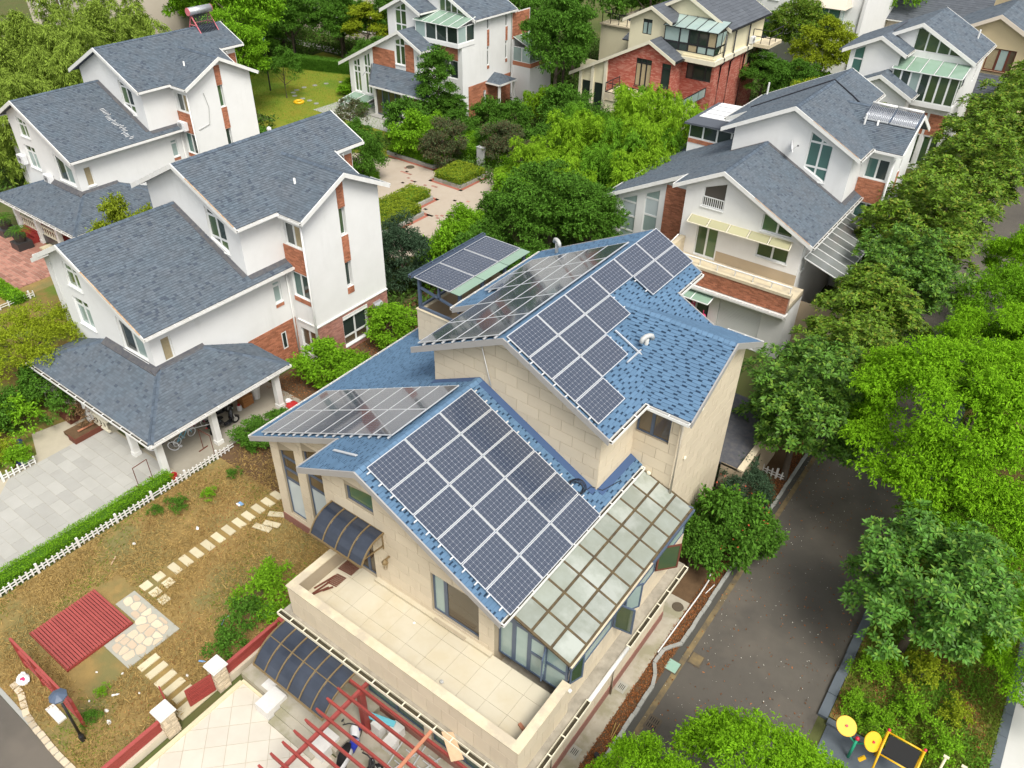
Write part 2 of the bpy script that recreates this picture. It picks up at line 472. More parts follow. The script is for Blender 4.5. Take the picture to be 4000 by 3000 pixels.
# ---- pieces: shingles, bricks, panels ... gathered per owner, the best seen ones become objects of their own
PIECES = {}
SHARED = {}
def piece(owner, name, mat, fr, poly, thick, lo=0.):
    PIECES.setdefault((owner.name, name, mat), (owner, []))[1].append((fr, poly, thick, lo))

def piece_mesh(name, mat, poly, thick, lo):
    key = (name, mat, tuple((round(x, 3), round(y, 3)) for x, y in poly), thick, lo)
    if key in SHARED: return SHARED[key]
    n = len(poly)
    v = [(x, y, -.004) for x, y in poly] + [(x, y, thick if i < 2 or not lo else lo) for i, (x, y) in enumerate(poly)]
    f = [tuple(range(n, 2 * n))] + [(k, (k + 1) % n, n + (k + 1) % n, n + k) for k in range(n)]
    me = bpy.data.meshes.new(name); me.from_pydata(v, [], f); me.materials.append(MT[mat]); me.update()
    SHARED[key] = me
    return me

def flush_pieces(limit=300):
    for (on, name, mat), (owner, lst) in PIECES.items():
        def score(it):
            fr, poly, th, lo = it
            c = fr.p(sum(p[0] for p in poly) / len(poly), sum(p[1] for p in poly) / len(poly))
            d = CAM - c
            facing = max(0.02, fr.n.dot(d) / d.length)
            q = Vector((RX.dot(-d), RY.dot(-d), RZ.dot(-d)))
            inside = q.z > 0 and abs(q.x / q.z) < .66 and abs(q.y / q.z) < .5
            return abs(area(poly)) * facing / d.length_squared * (1 if inside else .02)
        lst = sorted(lst, key=score, reverse=True)
        single, rest = (lst, []) if len(lst) <= limit else (lst[:limit], lst[limit:])
        ow = wloc(owner)
        for fr, poly, th, lo in single:
            x0, y0 = poly[0]
            me = piece_mesh(name, mat, [(x - x0, y - y0) for x, y in poly], th, lo)
            o = bpy.data.objects.new(name, me); COL.objects.link(o); o.parent = owner
            R = Matrix((fr.s, fr.t, fr.n)).transposed().to_4x4()
            R.translation = fr.p(x0, y0) - ow
            o.matrix_local = R
        if rest:
            mb = MB()
            for fr, poly, th, lo in rest:
                n = len(poly); i = len(mb.v)
                mb.v += [tuple(fr.p(x, y, -.002)) for x, y in poly] + [tuple(fr.p(x, y, th if k < 2 or not lo else lo)) for k, (x, y) in enumerate(poly)]
                mb.f.append(tuple(range(i + n, i + 2 * n)))
                for k in ((0,) if lo else range(n)): mb.f.append((i + k, i + (k + 1) % n, i + n + (k + 1) % n, i + n + k))
            o = mb.build(name + "_field", mat, owner); o["kind"] = "stuff"

def lay(owner, name, mat, fr, poly, holes, wd, ht, gap, thick, brk=.5, y0=None, x0=None, jitter=0.):
    """running-bond pieces over a convex polygon with rectangular cut-outs"""
    xs, ys = [p[0] for p in poly], [p[1] for p in poly]
    y = min(ys) if y0 is None else y0
    hb = [(min(p[0] for p in h), min(p[1] for p in h), max(p[0] for p in h), max(p[1] for p in h)) for h in holes]
    r = 0
    while y < max(ys):
        x = (min(xs) if x0 is None else x0) - (wd * brk if r % 2 else 0)
        if jitter: x -= random.uniform(0, wd * jitter)
        while x < max(xs):
            cells = [(x + gap / 2, y + gap / 2, x + wd - gap / 2, y + ht - gap / 2)]
            for hx0, hy0, hx1, hy1 in hb:
                nx = []
                for a, b, c, d in cells:
                    if c <= hx0 or a >= hx1 or d <= hy0 or b >= hy1: nx.append((a, b, c, d)); continue
                    if b < hy0: nx.append((a, b, c, hy0))
                    if d > hy1: nx.append((a, hy1, c, d))
                    m0, m1 = max(b, hy0), min(d, hy1)
                    if a < hx0: nx.append((a, m0, hx0, m1))
                    if c > hx1: nx.append((hx1, m0, c, m1))
                cells = nx
            for a, b, c, d in cells:
                pp = clip_to([(a, b), (c, b), (c, d), (a, d)], poly)
                if len(pp) >= 3 and abs(area(pp)) > .0006: piece(owner, name, mat, fr, pp, thick)
            x += wd
        y += ht; r += 1

def wall(owner, mat, fr, poly, holes=(), depth=.14, name="wall", clad=None):
    """wall face with real openings and reveals; clad = (piece name, material, w, h, gap, thick)"""
    holes = [list(h) for h in holes]
    loops = [[Vector((x, y, 0)) for x, y in poly]] + [[Vector((x, y, 0)) for x, y in h] for h in holes]
    flat = [v for lp in loops for v in lp]
    mb = MB()
    mb.v = [tuple(fr.p(v.x, v.y)) for v in flat]
    mb.f = [tuple(t) for t in tessellate_polygon(loops)]
    for h in holes:
        for k in range(len(h)):
            a, b = h[k], h[(k + 1) % len(h)]
            mb.poly([fr.p(*a), fr.p(*b), fr.p(b[0], b[1], -depth), fr.p(a[0], a[1], -depth)])
    o = mb.build(name, mat, owner)
    if clad: lay(owner, clad[0], clad[1], fr, list(poly), holes, *clad[2:])
    return o

def rect(x0, y0, x1, y1): return [(x0, y0), (x1, y0), (x1, y1), (x0, y1)]

def window(owner, fr, hole, xs=(), ys=(), fmat='frame_white', gmat='glass_dark', bw=.055, ins=.09, dep=.05, name="window", sill=None, back=True):
    """frame bars round every light plus one pane per light"""
    hx0, hx1 = min(p[0] for p in hole), max(p[0] for p in hole)
    hy0, hy1 = min(p[1] for p in hole), max(p[1] for p in hole)
    X = [hx0] + [hx0 + (hx1 - hx0) * x for x in xs] + [hx1]
    Y = [hy0] + [hy0 + (hy1 - hy0) * y for y in ys] + [hy1]
    mb = MB(); panes = []
    for i in range(len(X) - 1):
        for j in range(len(Y) - 1):
            cell = clip_to(rect(X[i], Y[j], X[i + 1], Y[j + 1]), list(hole))
            if len(cell) < 3 or abs(area(cell)) < .004: continue
            if area(cell) < 0: cell = cell[::-1]
            inn = inset(cell, bw)
            if len(inn) < 3: continue
            panes.append(inn)
            if len(inn) == len(cell):
                # match the rotation of the two rings
                k0 = min(range(len(inn)), key=lambda k: (inn[k][0] - cell[0][0]) ** 2 + (inn[k][1] - cell[0][1]) ** 2)
                inn2 = inn[k0:] + inn[:k0]
                n = len(cell)
                for k in range(n):
                    a, b, c, d = cell[k], cell[(k + 1) % n], inn2[(k + 1) % n], inn2[k]
                    mb.hexa([fr.p(*q, -ins - dep) for q in (a, b, c, d)], [fr.p(*q, -ins) for q in (a, b, c, d)])
            else:
                mb.prism([fr.p(*q, -ins - dep) for q in cell], fr.n * .004)
    if sill: mb.hexa([fr.p(hx0 - .04, hy0 - .05, -.1), fr.p(hx1 + .04, hy0 - .05, -.1), fr.p(hx1 + .04, hy0 - .05, sill), fr.p(hx0 - .04, hy0 - .05, sill)],
                     [fr.p(hx0 - .04, hy0 - .004, -.1), fr.p(hx1 + .04, hy0 - .004, -.1), fr.p(hx1 + .04, hy0 - .004, sill), fr.p(hx0 - .04, hy0 - .004, sill)])
    wo = mb.build(name, fmat, owner)
    gl = gmat if isinstance(gmat, (list, tuple)) else [gmat]
    for k, pn in enumerate(panes):
        MB().prism([fr.p(*q, -ins - dep * .7) for q in pn], fr.n * .012).build("pane", gl[k % len(gl)], wo)
    return wo

# ---- roofs
def roof(owner, pts, deck='roof_deck', shing='shingle_slate', expo=.135, tabs=(.11, .14, .17, .21), thick=.014, z0=None, name="roof_slope", th=.14):
    """pts: planar convex polygon, first edge along the eave; builds the deck and its shingles"""
    P = [Vector(p) for p in pts]
    s = (P[1] - P[0]); s.z = 0; s.normalize()
    nrm = (P[1] - P[0]).cross(P[2] - P[0]).normalized()
    if nrm.z < 0: nrm = -nrm
    t = nrm.cross(s).normalized()
    if t.z < 0: t = -t; s = -s
    fr = Frame(P[0], s, t, nrm)
    o = MB().prism([p - nrm * th for p in P], nrm * (th - .006)).build(name, deck, owner)
    poly = [((p - P[0]).dot(s), (p - P[0]).dot(t)) for p in P]
    if area(poly) < 0: poly = poly[::-1]
    ymax = max(p[1] for p in poly); y = min(p[1] for p in poly)
    if z0 is not None:      # keep courses of neighbouring pieces level
        y = -(((P[0].z - z0) / t.z) % expo) + min(0, y)
    while y < ymax:
        row = clip(clip(poly, 0, -1, -y), 0, 1, y + expo)
        if len(row) >= 3:
            x0, x1 = min(p[0] for p in row), max(p[0] for p in row)
            x = x0 - random.uniform(0, .4)
            slot = False
            while x < x1:
                wdt = random.choice(tabs)
                if shing == 'shingle_blue':
                    slot = not slot; wdt = random.choice((.12, .15, .18)) if slot else random.choice((.26, .32, .38))
                    if slot:      # short cut-out: the dark under-layer shows at the foot of the course
                        pd = clip(clip(clip(row, -1, 0, -x), 1, 0, x + wdt), 0, 1, y + expo * .42)
                        if len(pd) >= 3 and abs(area(pd)) > .001: piece(owner, "under_shingle", 'shingle_slot', fr, pd, .004)
                pp = clip(clip(row, -1, 0, -x), 1, 0, x + wdt - .004)
                if shing == 'shingle_blue' and slot: pp = clip(pp, 0, -1, -(y + expo * .42))
                elif len(pp) >= 3: pp = clip(pp, 0, 1, y + expo * .93)  # course gap bares the dark deck, standing in for the row's shadow line
                if len(pp) >= 3 and abs(area(pp)) > .0015:
                    if area(pp) < 0: pp = pp[::-1]
                    ym = min(q[1] for q in pp)
                    k = min(range(len(pp)), key=lambda k: pp[k][1] + pp[(k + 1) % len(pp)][1])
                    pp = pp[k:] + pp[:k]
                    piece(owner, "shingle", shing, fr, pp, thick * random.choice((.8, 1.25)) if len(pp) != 4 else (.011 if random.random() < .5 else .018), .003)
                x += wdt
        y += expo
    return o

def ridge(owner, p, q, mat='cap_slate', wd=.16, step=.2):
    p, q = Vector(p), Vector(q); d = (q - p); L = d.length; d.normalize()
    sd = d.cross(Vector((0, 0, 1))).normalized(); up = sd.cross(d)
    n = int(L / step)
    for sgn in (-1, 1):
        s2 = sd * sgn
        dn = (s2 * .894 - up * .447)
        nr = (up * .894 + s2 * .447)
        fr = Frame(p + up * .012, d, dn, nr)
        for k in range(n):
            piece(owner, "ridge_cap", mat, fr, [(k * step, 0), (k * step, wd), (k * step + step - .012, wd), (k * step + step - .012, 0)], .022 if k % 2 else .016)

def gutter(owner, p, q, out, mat='trim_white', w_=.12, h=.11, br=.7, drop=.03, dark=True):
    """open eaves channel with cross straps"""
    p, q, out = Vector(p), Vector(q), Vector(out).normalized()
    z = Vector((0, 0, 1)); mb = MB(); a = p - z * (h + drop); b = q - z * (h + drop)
    def strip(o0, o1, z0, z1):
        mb.hexa([a + out * o0 + z * z0, a + out * o1 + z * z0, a + out * o1 + z * z1, a + out * o0 + z * z1],
                [b + out * o0 + z * z0, b + out * o1 + z * z0, b + out * o1 + z * z1, b + out * o0 + z * z1])
    strip(.0, .015, .015, h); strip(w_, w_ + .022, 0, h); strip(.0, w_, 0, .015)
    L = (b - a).length; n = max(1, int(L / br)); d = (b - a).normalized()
    for k in range(n + 1):
        c = a + d * min(L - .02, max(.02, L * k / n))
        mb.bar(c + z * (h - .012), c + out * w_ + z * (h - .012), .04, .02)
    g = mb.build("gutter", mat, owner)
    c0, c1 = a + out * .02 + z * .03, b + out * .02 + z * .03
    MB().poly([c0, c0 + out * (w_ - .03), c1 + out * (w_ - .03), c1]).build("channel", 'channel', g)
    return g

def barge(owner, p, q, nrm, mat='trim_white', ht=.24, wd=.05, up=.03, name="barge_board"):
    p, q, nrm = Vector(p), Vector(q), Vector(nrm); z = Vector((0, 0, 1))
    a = [p + z * (up - ht), p + z * (up - ht) + nrm * wd, p + z * up + nrm * wd, p + z * up]
    b = [v + (q - p) for v in a]
    return MB().hexa(a, b).build(name, mat, owner)

def downpipe(owner, path, mat='pipe_white', r=.05):
    return MB().tube(path, r, 8).build("downpipe", mat, owner, smooth=True)

# ------------------------------------------------------------------ the repeated villa (two stepped gables and a side wing)
LR, LZ = -13.82, 8.63      # lower ridge: x, z
UR, UZ = -12.55, 10.98     # upper ridge
WY, WZ = 22.30, 10.32      # wing ridge: y, z
def zl(x): return LZ - .5 * abs(x - LR)
def zu(x): return UZ - .5 * abs(x - UR)
def zw(y): return WZ - .5 * abs(y - WY)
WT = .17                   # wall tops sit this far under the roof surface

def villa_shell(R, off, st, holes, clads=None, mats=None):
    ox, oy, oz = off
    wm, trim, deck, sh, cap = st['wall'], st['trim'], st['deck'], st['shingle'], st['cap']
    clads = clads or {}; mats = mats or {}
    def P(x, y, z): return (x + ox, y + oy, z + oz)
    g0 = -oz
    def W(key, fr, poly): return wall(R, mats.get(key, wm), fr, poly, holes.get(key, ()), clad=clads.get(key))
    fy = lambda y, o=-1: FY(y, o, off)
    fx = lambda x, o=1: FX(x, o, off)
    W('front_low', fy(11.72), [(-16, g0), (-8.87, g0), (-8.87, zl(-8.87) - WT), (LR, LZ - WT), (-16, zl(-16) - WT)])
    W('recess', fy(13.5), [(-21.4, g0), (-16, g0), (-16, zl(-16) - WT), (-21.4, zl(-21.4) - WT)])
    W('recess_side', fx(-16, -1), [(11.72, g0), (13.5, g0), (13.5, zl(-16) - WT), (11.72, zl(-16) - WT)])
    W('right_low', fx(-8.87), [(11.72, g0), (17.35, g0), (17.35, zl(-8.87) - WT), (11.72, zl(-8.87) - WT)])
    W('right_up', fx(-8.87), [(17.35, g0), (19.69, g0), (19.69, zu(-8.87) - WT), (17.35, zu(-8.87) - WT)])
    W('front_up', fy(17.35), [(-15.93, 6.2), (-8.87, 5.2), (-8.87, zu(-8.87) - WT), (UR, UZ - WT), (-15.93, zu(-15.93) - WT)])
    W('wing_near', fy(19.69), [(-8.87, g0), (-7.25, g0), (-7.25, zw(19.69) - WT), (-8.87, zw(19.69) - WT)])
    W('wing_right', fx(-7.25), [(19.69, g0), (24.90, g0), (24.90, zw(24.90) - WT), (WY, WZ - WT), (19.69, zw(19.69) - WT)])
    W('wing_far', fy(24.90, 1), [(-10.7, g0), (-7.25, g0), (-7.25, zw(24.90) - WT), (-10.7, zw(24.90) - WT)])
    W('back_side', fx(-10.7), [(24.9, 6), (26.5, 6), (26.5, zu(-10.7) - WT), (24.9, zu(-10.7) - WT)])
    W('back', fy(26.5, 1), [(-17.3, g0), (-10.7, g0), (-10.7, zu(-10.7) - WT), (UR, UZ - WT), (-17.3, zu(-17.3) - WT)])
    W('left_up', fx(-15.93, -1), [(17.35, 5), (26.5, 5), (26.5, zu(-15.93) - WT), (17.35, zu(-15.93) - WT)])
    W('left_low', fx(-21.4, -1), [(13.5, g0), (26.4, g0), (26.4, zl(-21.4) - WT), (13.5, zl(-21.4) - WT)])
    W('back_low', fy(26.4, 1), [(-21.4, g0), (-15.9, g0), (-15.9, 6.5), (-21.4, zl(-21.4) - WT)])
    # roofs
    kw = dict(deck=deck, shing=sh)
    roof(R, [P(-8.35, 11.3, zl(-8.35)), P(-8.35, 17.35, zl(-8.35)), P(LR, 17.35, LZ), P(LR, 11.3, LZ)], z0=oz + zl(-8.35), **kw)
    roof(R, [P(-8.35, 17.35, zl(-8.35)), P(-8.35, 19.69, zl(-8.35)), P(-8.87, 19.69, zl(-8.87)), P(-8.87, 17.35, zl(-8.87))], z0=oz + zl(-8.35), **kw)
    roof(R, [P(-16.63, 17.35, zl(-16.63)), P(-16.63, 11.3, zl(-16.63)), P(LR, 11.3, LZ), P(LR, 17.35, LZ)], z0=oz + zl(-22), **kw)
    roof(R, [P(-22, 17.35, zl(-22)), P(-22, 13.1, zl(-22)), P(-16.63, 13.1, zl(-16.63)), P(-16.63, 17.35, zl(-16.63))], z0=oz + zl(-22), **kw)
    roof(R, [P(-22, 21.5, zl(-22)), P(-22, 17.35, zl(-22)), P(-15.93, 17.35, zl(-15.93)), P(-15.93, 21.5, zl(-15.93))], z0=oz + zl(-22), **kw)
    roof(R, [P(-22, 26.8, zl(-22)), P(-22, 21.5, zl(-22)), P(-20.62, 21.5, zl(-20.62)), P(-20.62, 26.8, zl(-20.62))], z0=oz + zl(-22), **kw)
    ze = zu(-8.42)
    roof(R, [P(-8.42, 16.93, ze), P(-8.42, 24.9, ze), P(UR, 24.9, UZ), P(UR, 16.93, UZ)], z0=oz + ze, **kw)
    roof(R, [P(-10.25, 24.9, zu(-10.25)), P(-10.25, 26.95, zu(-10.25)), P(UR, 26.95, UZ), P(UR, 24.9, UZ)], z0=oz + ze, **kw)
    zb = zu(-17.9)
    roof(R, [P(-16.62, 20.7, zu(-16.62)), P(-16.62, 16.93, zu(-16.62)), P(UR, 16.93, UZ), P(UR, 20.7, UZ)], z0=oz + zb, **kw)
    roof(R, [P(-17.9, 26.95, zb), P(-17.9, 20.7, zb), P(UR, 20.7, UZ), P(UR, 26.95, UZ)], z0=oz + zb, **kw)
    xv = lambda z: UR + 2 * (UZ - z)         # where the big slope reaches height z
    for y, sg in ((19.35, -1), (25.25, 1)):
        z = zw(y); a, b = P(-8.7 if sg < 0 else xv(z) - .25, y, z), P(-6.78, y, z)
        c, d = P(-6.78, WY, WZ), P(xv(WZ) - .25, WY, WZ)
        roof(R, [a, b, c, d] if sg < 0 else [b, a, d, c], **kw)
    for p, q in (((LR, 11.3, LZ), (LR, 17.35, LZ)), ((UR, 16.93, UZ), (UR, 26.95, UZ)), ((xv(WZ), WY, WZ), (-6.78, WY, WZ))):
        ridge(R, P(*p), P(*q), cap)
    # flashing where the low roof meets the tall block
    fl = MB()
    def fls(p, q, u, n):
        p, q, u, n = Vector(p), Vector(q), Vector(u), Vector(n)
        fl.hexa([p, p + u * .28, p + u * .28 + n * .02, p + n * .02], [q, q + u * .28, q + u * .28 + n * .02, q + n * .02])
    fls(P(LR, 17.35, LZ), P(-8.87, 17.35, zl(-8.87)), (0, -1, 0), (.447, 0, .894))
    fls(P(-15.93, 17.35, zl(-15.93)), P(LR, 17.35, LZ), (0, -1, 0), (-.447, 0, .894))
    fls(P(-8.87, 17.35, zl(-8.87)), P(-8.87, 19.69, zl(-8.87)), (.894, 0, -.447), (.447, 0, .894))
    fl.build("flashing", st.get('flash', 'flashing'), R)
    # barge boards on the rakes
    bm, bh = st['barge'], st.get('bh', .24)
    def B(x0, z0, x1, z1, y, n=-1, mat=bm): return barge(R, P(x0, y, z0), P(x1, y, z1), (0, n, 0), mat, bh)
    def BX(y0, z0, y1, z1, x, n=1): return barge(R, P(x, y0, z0), P(x, y1, z1), (n, 0, 0), bm, bh)
    B(LR, LZ, -8.33, zl(-8.33), 11.3); B(-16.65, zl(-16.65), LR, LZ, 11.3); B(-22.02, zl(-22.02), -16.58, zl(-16.58), 13.1)
    B(UR, UZ, -8.40, zu(-8.40), 16.93); B(-16.64, zu(-16.64), UR, UZ, 16.93)
    B(UR, UZ, -10.23, zu(-10.23), 26.95, 1); B(-17.9, zb, UR, UZ, 26.95, 1); B(-10.25, zu(-10.25), -8.42, ze, 24.9, 1)
    BX(WY, WZ, 19.33, zw(19.33), -6.78); BX(WY, WZ, 25.27, zw(25.27), -6.78)
    BX(13.1, zl(-16.63), 11.28, zl(-16.63), -16.63, -1)
    B(-17.9, zb, -16.62, zu(-16.62), 20.7)
    gm = trim
    gutter(R, P(-8.35, 11.3, zl(-8.35)), P(-8.35, 19.66, zl(-8.35)), (1, 0, 0), gm)
    gutter(R, P(-8.42, 16.93, ze), P(-8.42, 19.3, ze), (1, 0, 0), gm)
    gutter(R, P(-8.30, 19.35, zw(19.35)), P(-6.78, 19.35, zw(19.35)), (0, -1, 0), gm)
    gutter(R, P(-10.25, 24.95, zu(-10.25)), P(-10.25, 26.95, zu(-10.25)), (1, 0, 0), gm)
    gutter(R, P(-8.2, 25.25, zw(25.25)), P(-6.78, 25.25, zw(25.25)), (0, 1, 0), gm)
    gutter(R, P(-22, 13.1, zl(-22)), P(-22, 26.8, zl(-22)), (-1, 0, 0), gm)
    gutter(R, P(-17.9, 20.7, zb), P(-17.9, 26.95, zb), (-1, 0, 0), gm)
    return P

def ac_unit(loc, face, label, group='air conditioner units on the walls'):
    """outdoor air conditioner: casing, fan grille, feet; face = outward direction"""
    x, y, z = loc; f = Vector(face); s = Vector((-f.y, f.x, 0))
    r = root("air_conditioner", loc, label, "air conditioner", group)
    c = Vector(loc)
    def bb(a0, a1, b0, b1, z0, z1, nm, mt):
        MB().hexa([c + s * u + f * v + Vector((0, 0, z0)) for u, v in ((a0, b0), (a1, b0), (a1, b1), (a0, b1))],
                  [c + s * u + f * v + Vector((0, 0, z1)) for u, v in ((a0, b0), (a1, b0), (a1, b1), (a0, b1))]).build(nm, mt, r)
    bb(-.40, .40, .02, .32, .06, .62, "casing", 'plastic_white')
    bb(-.36, -.30, .0, .34, 0, .06, "bracket", 'steel'); bb(.30, .36, .0, .34, 0, .06, "bracket", 'steel')
    g = MB()
    for R_ in (.06, .12, .18, .23): g.torus(c + f * .325 - s * .1 + Vector((0, 0, .34)), f, R_, .006, 16, 4)
    for k in range(8):
        a = k * math.pi / 4; e = c + f * .325 - s * .1 + Vector((0, 0, .34)); g.bar(e, e + (s * math.cos(a) + Vector((0, 0, 1)) * math.sin(a)) * .23, .008, .008)
    g.build("grille", 'metal_black', r)
    return r

WHITE = dict(wall='white_wall', trim='trim_white', barge='trim_white', deck='roof_deck', shingle='shingle_slate', cap='cap_slate')
BRK = ("brick", "brick", .23, .072, .010, .016)
BRKP = ("brick", "brick_pale", .23, .072, .010, .016)

def brick_patch(R, fr, x0, z0, x1, z1, holes=(), kind=BRK):
    """recessed mortar bed with real bricks"""
    hh = [h for h in holes]
    lp = rect(x0, z0, x1, z1)
    b = MB()
    b.hexa([fr.p(*q, -.01) for q in lp], [fr.p(*q, .012) for q in lp])
    if not hh: b.build("mortar_bed", 'mortar', R)
    f2 = Frame(fr.o + fr.n * .012, fr.s, fr.t, fr.n)
    if hh:
        m = MB(); loops = [[Vector((x, y, 0)) for x, y in lp]] + [[Vector((x, y, 0)) for x, y in h] for h in hh]
        flat = [v for l_ in loops for v in l_]; m.v = [tuple(f2.p(v.x, v.y)) for v in flat]; m.f = [tuple(t) for t in tessellate_polygon(loops)]
        m.build("mortar_bed", 'mortar', R)
    lay(R, kind[0], kind[1], f2, lp, hh, *kind[2:])

def hip_porch(R, off, posts, floorz=0., e=2.42, zc=3.62):
    """L-shaped hipped porch roof round the front corner"""
    def P(x, y, z): return (x + off[0], y + off[1], z + off[2])
    # front arm, left hip, right arm, end hip
    roof(R, [P(-16.05, 9.12, e), P(-5.97, 9.12, e), P(-8.75, 11.72, zc), P(-12.83, 11.72, zc)], z0=off[2] + e, name="porch_slope")
    roof(R, [P(-16.05, 11.72, e), P(-16.05, 9.12, e), P(-12.83, 11.72, zc)], name="porch_slope")
    roof(R, [P(-5.97, 9.12, e), P(-5.97, 16.75, e), P(-8.75, 14.1, zc), P(-8.75, 11.72, zc)], z0=off[2] + e, name="porch_slope")
    roof(R, [P(-5.97, 16.75, e), P(-8.87, 16.75, e), P(-8.87, 14.1, zc)], name="porch_slope")
    for a, b in (((-5.97, 9.12, e), (-8.75, 11.72, zc)), ((-16.05, 9.12, e), (-12.83, 11.72, zc)), ((-5.97, 16.75, e), (-8.75, 14.1, zc))):
        ridge(R, P(*a), P(*b), wd=.14)
    fl = MB()
    fl.hexa([P(-12.9, 11.4, zc - .13), P(-8.6, 11.4, zc - .13), P(-8.6, 11.72, zc + .04), P(-12.9, 11.72, zc + .04)], [P(-12.9, 11.4, zc - .10), P(-8.6, 11.4, zc - .10), P(-8.6, 11.72, zc + .10), P(-12.9, 11.72, zc + .10)])
    fl.hexa([P(-8.55, 11.4, zc - .13), P(-8.87, 11.4, zc + .04), P(-8.87, 14.2, zc + .04), P(-8.55, 14.2, zc - .13)], [P(-8.55, 11.4, zc - .10), P(-8.87, 11.4, zc + .10), P(-8.87, 14.2, zc + .10), P(-8.55, 14.2, zc - .10)])
    fl.build("flashing", 'flashing', R)
    gutter(R, P(-16.05, 9.12, e), P(-5.85, 9.12, e), (0, -1, 0), w_=.13)
    gutter(R, P(-5.97, 9.0, e), P(-5.97, 16.75, e), (1, 0, 0), w_=.13)
    b = MB()
    b.box(*P(-15.9, 9.42, e - .36), *P(-6.25, 9.66, e - .14)); b.box(*P(-6.5, 9.66, e - .36), *P(-6.25, 16.5, e - .14))
    b.build("beam", 'trim_white', R)
    MB().poly([P(-16.0, 9.2, e - .145), P(-6.0, 9.2, e - .145), P(-6.0, 11.72, e - .145), P(-16.0, 11.72, e - .145)]).poly(
        [P(-8.87, 11.72, e - .146), P(-6.0, 11.72, e - .146), P(-6.0, 16.7, e - .146), P(-8.87, 16.7, e - .146)]).build("soffit", 'white_wall', R)
    for x, y in posts:
        m = MB(); m.box(*P(x - .14, y - .14, floorz - off[2]), *P(x + .14, y + .14, e - .36))
        m.box(*P(x - .17, y - .17, floorz - off[2]), *P(x + .17, y + .17, floorz + .22 - off[2])); m.box(*P(x - .17, y - .17, e - .5), *P(x + .17, y + .17, e - .34))
        m.build("post", 'trim_white', R)

